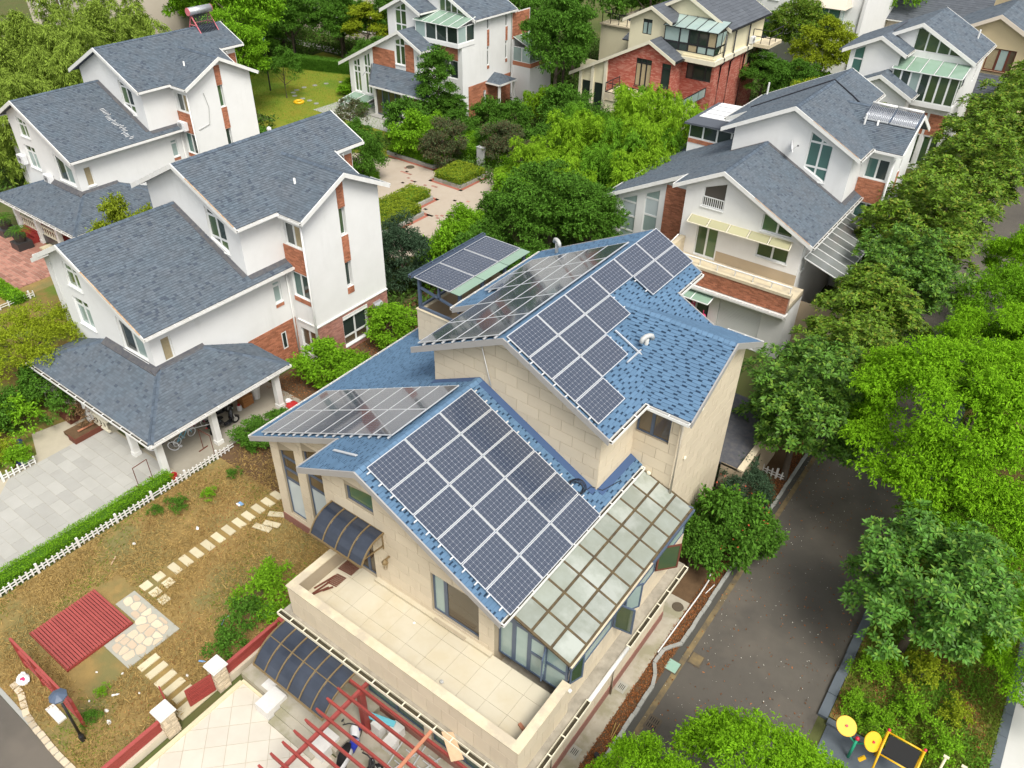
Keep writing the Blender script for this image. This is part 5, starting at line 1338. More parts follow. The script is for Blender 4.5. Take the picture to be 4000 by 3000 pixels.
for a, b_ in (((-2.8, -2.5), (5.0, -2.5)), ((5.0, -2.5), (5.0, 2.0)), ((-2.8, -2.5), (-2.8, 0))):
    m.bar(PE(*a, 3.9), PE(*b_, 3.9), .06, .06); m.bar(PE(*a, 3.1), PE(*b_, 3.1), .06, .06)
    L = math.hypot(b_[0] - a[0], b_[1] - a[1]); n = max(2, int(L / 1.3))
    for k in range(n + 1): t = k / n; q = (a[0] + (b_[0] - a[0]) * t, a[1] + (b_[1] - a[1]) * t); m.bar(PE(*q, 3.05), PE(*q, 3.9), .05, .05, up=(0, 1, 0))
m.build("terrace_railing", 'metal_black', RE)
box("railing_glass", 'glass_yellow', RE, *PE(1.2, -2.51, 3.12), *PE(4.95, -2.49, 3.86)); box("railing_glass", 'glass_pale', RE, *PE(4.99, -2.4, 3.12), *PE(5.01, 1.9, 3.86))
for y in (3.3, 5.4, 8.6): downpipe(RE, [PE(5.62, y, 8.3), PE(5.62, y, 6.4), PE(5.80, y - .05, 6.2), PE(5.80, y - .05, 5.9), PE(5.55, y, 5.6), PE(5.55, y, .3)], 'metal_black', .07)
ac_unit(PE(5.5, 9.6, 6.4), (1, 0, 0), "air conditioner on the cream side wall above red brick")
b = MB()
for a, b_ in (((5.5, 10.0), (7.2, 10.0)), ((7.2, 10.0), (7.2, 13))):
    for z in (7.0, 7.6): b.bar(PE(*a, z), PE(*b_, z), .06, .06)
    for t in (0, .5, 1): q = (a[0] + (b_[0] - a[0]) * t, a[1] + (b_[1] - a[1]) * t); b.bar(PE(*q, 6.4), PE(*q, 7.6), .05, .05, up=(0, 1, 0))
b.build("balcony_rail", 'metal_black', RE); box("side_balcony", 'coping', RE, *PE(5.76, 9.8, 6.1), *PE(7.3, 13, 6.4))
# lower rear wing of the same house with roof terrace
wall(RE, 'cream_wall', fyE(9), [(-10.5, 0), (-3.4, 0), (-3.4, 5.9), (-10.5, 5.9)], [rect(-6.3, 3.2, -5.4, 5.2)]); wall(RE, 'cream_wall', fxE(-10.5, -1), [(9, 0), (18, 0), (18, 5.9), (9, 5.9)])
window(RE, fyE(9), rect(-6.3, 3.2, -5.4, 5.2), (), (), 'metal_black', 'glass_dark'); box("roof_terrace", 'coping', RE, *PE(-10.6, 8.8, 5.9), *PE(-3.4, 18, 6.05))
m = MB()
for a, b_ in (((-10.4, 9.0), (-6.5, 9.0)), ((-10.4, 9.0), (-10.4, 17))):
    m.bar(PE(*a, 7.05), PE(*b_, 7.05), .07, .07)
    for k in range(5): t = k / 4; q = (a[0] + (b_[0] - a[0]) * t, a[1] + (b_[1] - a[1]) * t); m.bar(PE(*q, 6.0), PE(*q, 7.05), .06, .06, up=(0, 1, 0))
m.build("terrace_railing", 'metal_black', RE)
roof(RE, [PE(-6.9, 7.2, 5.3), PE(-3.9, 7.2, 5.3), PE(-3.9, 8.95, 6.6), PE(-6.2, 8.95, 6.6)], shing='tile_dark', expo=.34, tabs=(.9,))

# white house with the wide triangular gable window by the road
WF = dict(WC); WF['front2'] = [(rect(2.55, .4, 3.8, 2.9), (.5,), (), 'glass_green'), (rect(4.1, .4, 5.3, 2.9), (.5,), (), 'glass_green')]; WF['depth'] = 11.0
WF['gable'] = [([(.9, 8.75), (4.6, 8.75), (4.6, 8.95), (1.2, 10.5), (.9, 10.4)], (.25, .5, .75), (), 'glass_green')]; WF['bal'] = (5.6, 7.75); WF['balx'] = (.14, .28, .43, .57, .71, .86); WF['balg'] = ['glass_green', 'glass_dark', 'glass_pale', 'glass_dark', 'glass_green', 'glass_green', 'glass_green']; WF['side'] = [(rect(8.0, 6.2, 8.4, 8.0), (), (), 'glass_dark')]
WF['attic'] = [([(-3.0, 6.8), (-2.2, 6.8), (-2.2, 9.0), (-3.0, 8.6)], (), (.5,), 'glass_teal')]; WF['front'] = WC['front'][:2]
RF, PF, fyF, fxF = villa_two((-14.8, 70.1), "white villa with wide triangular attic window and green glass balcony roof", WF)
for a in ((2.4, 3.0, 3.85, 4.7), (4.05, 3.0, 5.42, 4.7)): brick_patch(RF, fyF(2.2), *a, kind=("brick", "brick", .46, .145, .012, .016))
roof(RF, [PF(.4, .6, 3.6), PF(2.4, .6, 3.6), PF(2.4, 2.2, 4.4), PF(.4, 2.2, 4.4)], expo=.2); barge(RF, PF(.4, .6, 3.6), PF(2.4, .6, 3.6), (0, -1, 0), 'trim_white')
MB().tube([PF(4.6, 9.6, 8.9), PF(4.6, 9.6, 9.9)], .07, 8).build("vent_pipe", 'pipe_white', RF)

# ------------------------------------------------------------------ houses at the top edge
def far_house(x0, y0, x1, y1, h, rise, wm, sh, label, wins_y=(), wins_x=(), ridge_along='y', name="far_house", fm='frame_white', over=.5, expo=.3):
    R = root(name, ((x0 + x1) / 2, (y0 + y1) / 2, 0), label, "house")
    zr = h + rise
    if ridge_along == 'y':
        xm = (x0 + x1) / 2; k = rise / (xm - x0)
        wall(R, wm, FY(y0), [(x0, 0), (x1, 0), (x1, h - .15), (xm, zr - .15), (x0, h - .15)], [w_[0] for w_ in wins_y]); wall(R, wm, FX(x1), [(y0, 0), (y1, 0), (y1, h - .15), (y0, h - .15)], [w_[0] for w_ in wins_x])
        wall(R, wm, FX(x0, -1), [(y0, 0), (y1, 0), (y1, h - .15), (y0, h - .15)]); wall(R, wm, FY(y1, 1), [(x0, 0), (x1, 0), (x1, h - .15), (xm, zr - .15), (x0, h - .15)])
        a, b_ = y0 - over, y1 + over
        roof(R, [(x1 + over, a, h - k * over), (x1 + over, b_, h - k * over), (xm, b_, zr), (xm, a, zr)], shing=sh, expo=expo, tabs=(.4, .5)); roof(R, [(x0 - over, b_, h - k * over), (x0 - over, a, h - k * over), (xm, a, zr), (xm, b_, zr)], shing=sh, expo=expo, tabs=(.4, .5))
        barge(R, (xm, a, zr), (x1 + over, a, h - k * over), (0, -1, 0), 'trim_white' if wm == 'white_wall' else 'far_wall', .35); barge(R, (x0 - over, a, h - k * over), (xm, a, zr), (0, -1, 0), 'trim_white' if wm == 'white_wall' else 'far_wall', .35)
    else:
        ym = (y0 + y1) / 2; k = rise / (ym - y0)
        wall(R, wm, FY(y0), [(x0, 0), (x1, 0), (x1, h - .15), (x0, h - .15)], [w_[0] for w_ in wins_y]); wall(R, wm, FX(x1), [(y0, 0), (y1, 0), (y1, h - .15), (ym, zr - .15), (y0, h - .15)], [w_[0] for w_ in wins_x])
        wall(R, wm, FX(x0, -1), [(y0, 0), (y1, 0), (y1, h - .15), (ym, zr - .15), (y0, h - .15)]); wall(R, wm, FY(y1, 1), [(x0, 0), (x1, 0), (x1, h - .15), (x0, h - .15)])
        a, b_ = x0 - over, x1 + over
        roof(R, [(a, y0 - over, h - k * over), (b_, y0 - over, h - k * over), (b_, ym, zr), (a, ym, zr)], shing=sh, expo=expo, tabs=(.4, .5)); roof(R, [(b_, y1 + over, h - k * over), (a, y1 + over, h - k * over), (a, ym, zr), (b_, ym, zr)], shing=sh, expo=expo, tabs=(.4, .5))
        gutter(R, (a, y0 - over, h - k * over), (b_, y0 - over, h - k * over), (0, -1, 0))
    for hh, xs, ys, g in wins_y: window(R, FY(y0), hh, xs, ys, fm, g, bw=.1, sill=.1)
    for hh, xs, ys, g in wins_x: window(R, FX(x1), hh, xs, ys, fm, g, bw=.1, sill=.1)
    return R

RH = far_house(-40, 97, -24, 112, 10.5, 3.0, 'white_wall', 'shingle_slate', "large white house with glazed corner bay at the top edge",
               [(rect(-36.5, 6.6, -35.5, 8.8), (.5,), (.7,), 'glass_teal'), (rect(-34.8, 6.6, -33.6, 8.8), (.5,), (.7,), 'glass_teal'), (rect(-37, 1.5, -35.4, 3.6), (.5,), (), 'glass_dark')], [])
b = MB(); b.hexa([(-30.2, 94.6, 7.0), (-25.4, 94.6, 7.0), (-25.4, 97, 7.0), (-30.2, 97, 7.0)], [(-29.4, 95.6, 7.9), (-25.8, 95.6, 7.9), (-25.8, 97, 7.9), (-29.4, 97, 7.9)]); b.build("bay_roof", 'far_wall', RH)
window(RH, FY(95.0), rect(-29.6, 4.2, -26.0, 6.9), (.33, .66), (.4,), gmat='glass_teal', ins=0, name="bay_window"); window(RH, FX(-26.0), rect(95.0, 4.2, 97, 6.9), (.5,), (), gmat='glass_pale', ins=0, name="bay_window")
box("bay_base", 'white_wall', RH, -29.7, 94.9, 2.8, -25.9, 97, 4.2); downpipe(RH, [(-24.2, 96.9, 10), (-24.4, 96.9, 6), (-24.4, 96.9, 0)], 'pvc_grey', .08)
roof(RH, [(-42, 93.5, 3.2), (-33, 93.5, 3.2), (-33, 97, 5), (-42, 97, 5)], expo=.3, tabs=(.4, .5)); 
RG = far_house(-13.5, 86.5, -6.0, 96, 8.2, 1.9, 'ochre_wall', 'shingle_slate', "ochre house with grey gable behind the magnolia row", [(rect(-9.9, 5.4, -7.6, 7.3), (.4, .75), (), ['curtain', 'glass_pale', 'glass_brown'])], [], fm='red_brown')
roof(RG, [(-11, 83.5, 3.6), (-5.5, 83.5, 3.6), (-5.5, 86.5, 5.1), (-11, 86.5, 5.1)], shing='tile_dark', expo=.34, tabs=(.9,))
wall(RG, 'ochre_wall', FY(97), [(-12, 0), (3, 0), (3, 13), (-12, 13)], [rect(-8.5, 10.4, -6.5, 11.3)]); window(RG, FY(97), rect(-8.5, 10.4, -6.5, 11.3), (), (), 'metal_black', 'glass_dark')
roof(RG, [(-13, 95.8, 12.4), (4, 95.8, 12.4), (4, 101, 15), (-13, 101, 15)], expo=.34, tabs=(.5,))
RT = far_house(-24, 108, -11, 122, 4.6, 3.0, 'far_wall', 'tile_dark', "house with ribbed dark tile roof showing above the white ridge", ridge_along='x', expo=.42)
RI = far_house(-104, 47, -86, 62, 8.5, 2.6, 'far_wall', 'shingle_slate', "pinkish beige house behind the feathery trees in the top corner",
               [(rect(-102, 4.6, -100.4, 6.6), (.5,), (), 'glass_brown'), (rect(-97.5, 4.6, -95.8, 6.6), (.5,), (), 'glass_brown'), (rect(-92.6, 2.6, -90.9, 5.4), (.5,), (), 'glass_dark'), (rect(-89.2, 2.4, -87.4, 5.2), (.5,), (), 'glass_brown')], [], ridge_along='x')
RJ = far_house(-86, 72, -70, 84, 9, 2.6, 'far_wall', 'shingle_slate', "pale house with white mullioned windows behind the lawn trees",
               [(rect(-84.5, 1.4, -82.8, 3.4), (.5,), (.5,), 'glass_dark'), (rect(-80.6, 1.4, -78.9, 3.4), (.5,), (.5,), 'glass_dark'), (rect(-75.4, 1.4, -73.8, 3.4), (.5,), (.5,), 'glass_dark'), (rect(-80.6, 4.6, -78.9, 6.6), (.5,), (.5,), 'glass_dark'), (rect(-84.5, 4.6, -82.8, 6.6), (.5,), (.5,), 'glass_dark')], [], ridge_along='x')

# ------------------------------------------------------------------ ground, roads, paths
def sheet(name, mat, pts, z, lab=None):
    return struct(MB().poly([(x, y, z) for x, y in pts]).build(name, mat))
def rsheet(name, mat, x0, y0, x1, y1, z): return sheet(name, mat, [(x0, y0), (x1, y0), (x1, y1), (x0, y1)], z)
rsheet("ground", 'ground', -420, -120, 420, 520, -.03)
road = rsheet("road", 'asphalt', -4.62, -20, -.05, 260, .0)
rsheet("road_gutter", 'gutter_road', -5.06, -20, -4.78, 260, -.004)
rsheet("road_edge_strip", 'strip_yellow', -4.80, -20, -4.60, 260, .004)
rsheet("side_street", 'asphalt', -60, -8, -17.0, 2.15, .0)
rsheet("concrete_path", 'concrete', -6.19, -5, -5.60, 19.9, .03)
strip = rsheet("planting_strip", 'soil', -5.62, -20, -5.05, 260, .012)
rsheet("roadside_bed", 'bed', .25, 18.5, 5.0, 120, .06)
rsheet("concrete_path_end", 'concrete', -8.9, 18.6, -6.19, 19.9, .026)
rsheet("side_bed", 'soil', -8.4, 19.9, -5.6, 33, .008)
rsheet("exercise_pad", 'kerb_dark', .3, 5, 8, 18.28, .01)
pv_ = rsheet("pavement", 'paving_light', 5.3, 0, 30, 200, .015)
garden = rsheet("garden_ground", 'garden', -26.75, 2.3, -17.1, 14.2, .004)
rsheet("garden_ground_back", 'soil', -29.6, 14.2, -15.6, 36.0, -.004)
rsheet("garden_edge", 'garden', -17.1, 7.6, -15.6, 14.2, .006)
court = rsheet("courtyard", 'grout', -16.6, -6, -5.9, 7.48, .0)
ftc = Frame((0, 0, 0.0), (.7071, .7071, 0), (-.7071, .7071, 0), (0, 0, 1))
def world_poly_in(fr, pts): return [((Vector((x, y, 0)) - fr.o).dot(fr.s), (Vector((x, y, 0)) - fr.o).dot(fr.t)) for x, y in pts]
lay(court, "court_tile", "court_tile", ftc, world_poly_in(ftc, [(-16.5, 2.2), (-8, 2.2), (-8, 7.40), (-16.5, 7.40)]), [], .68, .68, .016, .012, 0.)
drive = rsheet("driveway", 'grout', -40.0, 2.3, -27.05, 12.4, .0)
fd = Frame((0, 0, .0), (1, 0, 0), (0, 1, 0), (0, 0, 1))
lay(drive, "paving_slab", "slab_grey", fd, [(-34.6, 12.3), (-34.6, 9.2), (-33.0, 7.6), (-33.0, 2.6), (-27.1, 2.6), (-27.1, 12.3)], [], .92, .52, .010, .010, .37)
rsheet("driveway_far", 'slab_grey', -40, 2.3, -33.0, 7.2, .006)
sheet("planted_corner", 'bed', [(-48, 7.0), (-33.2, 7.0), (-33.6, 9.2), (-35.2, 9.8), (-34.6, 12.4), (-38.5, 12.4), (-38.5, 26), (-48, 26)], .014)
rsheet("carport_floor", 'carport_floor', -30.1, 12.4, -27.05, 19.4, .010)
rsheet("brick_drive", 'brick_paver_red', -62, 10, -48.5, 20.5, .0)
rsheet("dirt_strip", 'garden', -49.5, 10, -38.5, 20, .004)
# garden of the second white house: brick drive laid piece by piece nearest the camera
bd = rsheet("brick_paving", 'mortar', -57.5, 13.6, -49.2, 19.4, .004)
lay(bd, "paving_brick", "brick_paver_red", Frame((0, 0, .004), (1, 0, 0), (0, 1, 0), (0, 0, 1)), rect(-57.5, 13.6, -49.2, 19.4), [], .42, .28, .03, .012, .5)
# plaza between the houses, lawn and beds
plaza = sheet("plaza", 'plaza_brick', [(-62, 36), (-36.5, 33.5), (-33.2, 33.5), (-33.2, 46.5), (-38.0, 49.5), (-43, 47.6), (-47, 46.2), (-62, 46.5)], .0)
rsheet("lawn", 'lawn', -76, 46.9, -50.2, 66, .0)
sheet("lawn_front", 'lawn', [(-62, 40), (-47, 46.6), (-46.5, 53), (-62, 53)], .008)
rsheet("patio_boards", 'slab_grey', -61, 50.9, -50, 55.6, .02)
rsheet("far_path", 'slab_grey', -90, 66.5, -52, 68.2, .0)
def kerb_run(owner, pts, wd, ht, L, mat, name="kerb_stone", gap=.012, z=0.):
    """individual stones along a polyline"""
    for (xa, ya), (xb, yb) in zip(pts, pts[1:]):
        d = Vector((xb - xa, yb - ya, 0)); T = d.length; d.normalize(); nn = Vector((-d.y, d.x, 0)); n = max(1, round(T / L)); l_ = T / n
        fr = Frame((xa, ya, z), d, nn, (0, 0, 1))
        for k in range(n):
            h = ht * random.uniform(.9, 1.1); j = random.uniform(-.012, .012)
            piece(owner, name, mat, fr, [(k * l_ + gap / 2, -wd / 2 + j), ((k + 1) * l_ - gap / 2, -wd / 2 + j), ((k + 1) * l_ - gap / 2, wd / 2 + j), (k * l_ + gap / 2, wd / 2 + j)], round(h, 3))
kerb_run(strip, [(-5.08, 4), (-5.08, 15.9), (-5.22, 16.35), (-5.46, 16.75), (-5.46, 17.4), (-5.28, 17.75), (-5.06, 18.1), (-5.08, 45)], .13, .10, .34, 'kerb_stone')
kerb_run(pv_, [(.08, 18.35), (.08, 60)], .32, .13, 1.0, 'kerb_dark'); kerb_run(pv_, [(.25, 18.3), (6, 18.3)], .22, .13, .9, 'kerb_dark'); kerb_run(pv_, [(5.12, 18.3), (5.12, 60)], .3, .10, 1.0, 'kerb_dark')
rub = struct(MB().box(-23.0, 2.16, 0, -17.2, 2.30, .03).build("garden_kerb", 'kerb_stone'))
kerb_run(rub, [(-22.8, 2.62), (-22.2, 2.6), (-21.2, 2.3), (-20.6, 2.26), (-19.2, 2.2), (-17.6, 2.24)], .2, .07, .3, 'ledgestone', "kerb_stone", .06)
# raised planters of the plaza: kerbs
def planter(pts, name, label):
    o = sheet(name, 'bed', pts, .12); o["kind"] = "structure"
    kerb_run(o, pts + [pts[0]], .22, .26, .9, 'kerb_stone', "edging_stone", z=.0)
    e = MB()
    for (xa, ya), (xb, yb) in zip(pts, pts[1:] + [pts[0]]):
        d = Vector((xb - xa, yb - ya, 0)).normalized(); nn = Vector((d.y, -d.x, 0)); a, b_ = Vector((xa, ya, .006)), Vector((xb, yb, .006))
        e.poly([a + nn * .12 - d * .4, b_ + nn * .12 + d * .4, b_ + nn * .4 + d * .4, a + nn * .4 - d * .4])
    struct(e.build("red_border", 'plaza_red')); return o
BED1 = [(-40.5, 45.2), (-37.9, 45.2), (-37.9, 48.2), (-40.5, 48.2)]
BED2 = [(-40.2, 35.6), (-36.9, 35.6), (-36.9, 39.7), (-38.2, 39.7), (-38.2, 42.2), (-40.2, 42.2)]
BED3 = [(-47.4, 47.0), (-42.2, 47.0), (-42.2, 49.2), (-47.4, 49.2)]
for bpts, nm in ((BED1, "planter_bed"), (BED2, "planter_bed"), (BED3, "planter_bed")): planter(bpts, nm, "")
# darker paver figures in the plaza
m = MB()
for cx, cy in ((-43.6, 45.0), (-42.3, 43.6), (-40.3, 43.6), (-36.6, 43.3), (-38.2, 41.0), (-36.2, 40.4), (-35.6, 36.5)):
    for i in range(7):
        dx, dy = random.choice((-.6, -.3, 0, .3, .6)), random.choice((-.5, -.25, 0, .25, .5)); m.poly([(cx + dx, cy + dy, .004), (cx + dx + .28, cy + dy, .004), (cx + dx + .28, cy + dy + .22, .004), (cx + dx, cy + dy + .22, .004)])
struct(m.build("paver_figures", 'brick_paver_red'))

# drains and covers
def cover(x, y, w_, d, name, label, mat, slots=0, along='y', cat="drain cover", z=.006, rim='iron'):
    r = root(name, (x, y, z), label, cat)
    MB().box(x - w_ / 2 - .04, y - d / 2 - .04, z, x + w_ / 2 + .04, y + d / 2 + .04, z + .012).build("rim", rim, r)
    o = MB().box(x - w_ / 2, y - d / 2, z + .012, x + w_ / 2, y + d / 2, z + .022).build("plate", mat, r)
    if slots:
        m = MB(); nn = slots
        for k in range(nn):
            for rr in ((0,) if nn < 5 else (-1, 1)):
                xx = x + (k % (nn if nn < 5 else nn) - (nn - 1) / 2) * w_ / (nn + .5)
                m.box(xx - w_ / nn * .17, y + rr * d * .24 - d * (.32 if nn < 5 else .18), z + .0225, xx + w_ / nn * .17, y + rr * d * .24 + d * (.32 if nn < 5 else .18), z + .024)
        m.build("slots", 'rubber', r)
    return r
cover(-5.93, 15.21, .26, .34, "drain_grate", "small pale slotted drain in concrete path near the road inlet", 'cement', 4, z=.034, rim='cement')
cover(-5.98, 12.26, .26, .34, "drain_grate", "small pale slotted drain in concrete path nearest the corner", 'cement', 4, z=.034, rim='cement')
cover(-4.90, 17.05, .42, .46, "inspection_cover", "mint green square cover beside the kerb inlet", 'manhole_green')
cover(-4.34, 17.80, .40, .46, "inspection_cover", "tan square cover at the edge of the asphalt", 'strip_yellow')
cover(-4.42, 14.68, .38, .5, "road_grate", "iron slotted grate at the asphalt edge", 'iron', 5)
r = root("manhole", (-5.92, 19.47, .034), "round rusty manhole lid in the concrete path", "manhole"); MB().tube([(-5.92, 19.47, .034), (-5.92, 19.47, .05)], .21, 24).build("lid", 'iron', r); MB().torus((-5.92, 19.47, .05), (0, 0, 1), .21, .012, 24, 6).build("rim", 'iron', r)
r = root("manhole", (-43.9, 46.0, .0), "round dark manhole lid in the plaza paving", "manhole"); MB().tube([(-43.9, 46.0, .004), (-43.9, 46.0, .02)], .36, 24).build("lid", 'iron', r)

# ------------------------------------------------------------------ dry garden furniture
DK = root("garden_deck", (-23.0, 5.27, 0), "dark red slatted timber deck on the dry grass", "deck")
box("joist_and_shade", 'rubber', DK, -24.2, 4.1, .01, -21.8, 6.45, .06); box("joist_and_shade", 'red_brown', DK, -24.2, 4.1, .06, -24.1, 6.45, .1); box("joist_and_shade", 'red_brown', DK, -21.9, 4.1, .06, -21.8, 6.45, .1); box("joist_and_shade", 'red_brown', DK, -23.05, 4.1, .06, -22.95, 6.45, .1)  # black sheet puts the shade below the planks into colour; red-brown strips are joists
n = 23
for k in range(n):
    y = 4.02 + k * 2.5 / n; box("plank", 'red_deck', DK, -24.24, y + .012, .1, -21.75, y + 2.5 / n - .012, .125)
box("edge_board", 'red_wood', DK, -24.27, 3.985, .02, -21.70, 4.012, .12); box("edge_board", 'red_wood', DK, -21.735, 4.02, .02, -21.71, 6.52, .12)

FP = root("flagstone_patio", (-21.6, 6.4, 0), "small irregular flagstone patio beside the red deck", "patio")
pat = [(-23.02, 7.42), (-23.02, 6.62), (-21.68, 6.62), (-21.68, 5.34), (-20.17, 5.34), (-20.17, 7.42)]
MB().prism([(x, y, .005) for x, y in pat], (0, 0, .035)).build("mortar_bed", 'cement', FP)
# irregular stones: jittered Voronoi-like cells by clipping
pts_ = []
for i in range(9):
    for j in range(7):
        x, y = -23.1 + i * .36 + random.uniform(-.12, .12), 5.25 + j * .36 + random.uniform(-.12, .12); pts_.append((x, y))
def inside(x, y): return (-22.95 < x < -20.27 and 6.7 < y < 7.32) or (-21.6 < x < -20.27 and 5.44 < y < 7.32)
for i, (x, y) in enumerate(pts_):
    if not inside(x, y): continue
    cell = [(x - .5, y - .5), (x + .5, y - .5), (x + .5, y + .5), (x - .5, y + .5)]
    for j, (u, v) in enumerate(pts_):
        if i == j: continue
        dx, dy = u - x, v - y; L = math.hypot(dx, dy)
        if L > 1.1: continue
        cell = clip(cell, dx, dy, dx * (x + u) / 2 + dy * (y + v) / 2 - .022 * L)
        if len(cell) < 3: break
    if len(cell) < 3: continue
    cell = clip(clip(clip(clip(cell, 1, 0, -20.27), -1, 0, 22.95), 0, 1, 7.33), 0, -1, -5.43)
    if x < -21.6: cell = clip(cell, 0, -1, -6.70)
    elif len(cell) >= 3 and y < 6.7: cell = clip(cell, -1, 0, 21.6)
    if len(cell) < 3 or area(cell) < .01: continue
    # round the corners a little
    rc = []
    for k in range(len(cell)):
        a, b_ = cell[k], cell[(k + 1) % len(cell)]
        rc += [(a[0] * .82 + b_[0] * .18, a[1] * .82 + b_[1] * .18), (a[0] * .18 + b_[0] * .82, a[1] * .18 + b_[1] * .82)]
    MB().prism([(u, v, .04) for u, v in rc], (0, 0, random.uniform(.008, .018))).build("flagstone", 'flagstone', FP)

def slab_row(name, items, label, cat, mat='sandstone', h=.05):
    for k, (x, y, wx, wy, lb) in enumerate(items):
        jx, jy = random.uniform(-.015, .015), random.uniform(-.015, .015)
        o = MB().box(x - wx / 2 + jx, y - wy / 2 + jy, .004, x + wx / 2 + jx, y + wy / 2 + jy, h).build(name, mat)
        tag(o, lb, cat, label)
ORD = ["first", "second", "third", "fourth", "fifth", "sixth", "seventh", "eighth", "ninth", "tenth", "eleventh", "twelfth"]
slab_row("stepping_stone", [(-22.73, 9.0 + k * .515, .62, .30, f"{ORD[k]} long slab of the stepping path, counted from the square slabs") for k in range(11)], "long slabs of the stepping path", "stepping stone")
slab_row("stepping_stone", [(-22.88, 7.84, .38, .38, "square slab nearest the deck, left of its row of three"), (-22.33, 7.85, .38, .38, "middle square slab of the row of three by the patio"), (-21.77, 7.84, .38, .38, "square slab at the outer end of the row of three"),
                            (-22.33, 8.42, .38, .38, "square slab set off behind the middle of the row of three"), (-22.88, 8.40, .38, .38, "square slab between the long stepping path and the row of three")], "square slabs by the patio", "stepping stone")
slab_row("stepping_stone", [(-19.81 + k * .51, 5.90, .28, .74, f"{ORD[k]} oblong slab between flagstone patio and gate") for k in range(5)], "oblong slabs leading to the gate", "stepping stone")
tag(MB().box(-17.45, 5.3, .004, -17.0, 6.9, .05).build("threshold_slab", 'sandstone'), "pale threshold slabs under the red slatted gate", "paving slab")
tag(MB().box(-20.92, 2.78, .02, -20.1, 3.06, .1).build("stone_block", 'granite_white'), "loose white stone slab beside the street lamp", "stone slab")

# gate pillars
def pillar(x, y, label):
    r = root("gate_pillar", (x, y, 0), label, "pillar", "stone pillars of the garden gate")
    hw = .215; H_ = 1.16
    box("core", 'ledgestone', r, x - hw, y - hw, 0, x + hw, y + hw, H_)
    for fr in (Frame((x, y - hw, 0), (1, 0, 0), (0, 0, 1), (0, -1, 0)), Frame((x + hw, y, 0), (0, 1, 0), (0, 0, 1), (1, 0, 0)), Frame((x - hw, y, 0), (0, 1, 0), (0, 0, 1), (-1, 0, 0)), Frame((x, y + hw, 0), (1, 0, 0), (0, 0, 1), (0, 1, 0))):
        z = .02
        while z < H_ - .03:
            u = -hw; hh = random.choice((.045, .06, .08))
            while u < hw:
                l_ = random.uniform(.1, .26); e = min(hw, u + l_)
                piece(r, "stone", "ledgestone", fr, rect(u + .003, z, e - .003, min(H_, z + hh - .004)), random.choice((.012, .02, .03)))
                u = e
            z += hh
    MB().box(x - .29, y - .29, H_, x + .29, y + .29, H_ + .05).box(x - .265, y - .265, H_ + .05, x + .265, y + .265, H_ + .11).build("cap", 'granite_white', r)
pillar(-17.02, 6.92, "stone gate pillar with white cap on the house side"); pillar(-16.97, 4.88, "stone gate pillar with white cap on the street side")
def board_fence(x, y0, y1, zb, n, label, wallmat='parapet_stone', th=.05):
    r = root("board_fence", (x, (y0 + y1) / 2, 0), label, "fence", "red board fences on low walls")
    box("base_wall", wallmat, r, x - .10, y0, 0, x + .12, y1, zb)
    h = .085
    for k in range(n): box("board", 'red_wood', r, x - .02, y0, zb + .01 + k * (h + .012), x + .02, y1, zb + .01 + k * (h + .012) + h)
    box("rail", 'red_deck', r, x - .06, y0, zb + .01 + n * (h + .012), x + .06, y1, zb + .06 + n * (h + .012))
    L = y1 - y0
    for k in range(int(L / 1.2) + 1): yy = min(y1 - .05, y0 + .04 + k * 1.2); box("post", 'red_wood', r, x - .055, yy - .035, zb, x - .021, yy + .035, zb + n * (h + .012))
    return r
board_fence(-17.0, 1.6, 4.66, .34, 5, "red board fence on low wall between gate and street"); board_fence(-17.0, 7.15, 9.55, .34, 5, "red board fence on low wall beside the glass entrance canopy")
r = root("board_fence", (-16.6, 9.55, 0), "short red board return closing the fence against the house", "fence", "red board fences on low walls")
for k in range(6): box("board", 'red_wood', r, -16.98, 9.53, .35 + k * .097, -16.25, 9.57, .435 + k * .097)
box("rail", 'red_deck', r, -17.0, 9.49, .94, -16.25, 9.61, .99)
# slatted gate leaf standing open and its counterpart behind the pillar
def gate_leaf(hx, hy, ang, label):
    r = root("garden_gate", (hx, hy, .06), label, "gate"); d = Vector((math.cos(ang), math.sin(ang), 0)); a = Vector((hx, hy, 0)); W_, z0, z1 = .92, .1, 1.0
    def bar(u0, z0_, u1, z1_, wd, nm): MB().bar(a + d * u0 + Vector((0, 0, z0_)), a + d * u1 + Vector((0, 0, z1_)), .045, wd, up=(0, 0, 1) if u0 != u1 else tuple(d)).build(nm, 'red_wood', r)
    bar(0.04, z0, 0.04, z1, .09, "stile"); bar(W_ - .04, z0, W_ - .04, z1, .09, "stile"); bar(.08, z0 + .05, W_ - .08, z0 + .05, .1, "cross_rail"); bar(.08, z1 - .05, W_ - .08, z1 - .05, .1, "cross_rail")
    for k in range(8): bar(.08, z0 + .15 + k * .085, W_ - .08, z0 + .15 + k * .085, .042, "slat")
gate_leaf(-17.0, 6.66, math.radians(-100), "red slatted gate leaf hanging beside the house-side pillar"); gate_leaf(-17.1, 5.12, math.radians(165), "red gate leaf folded back behind the street-side pillar")
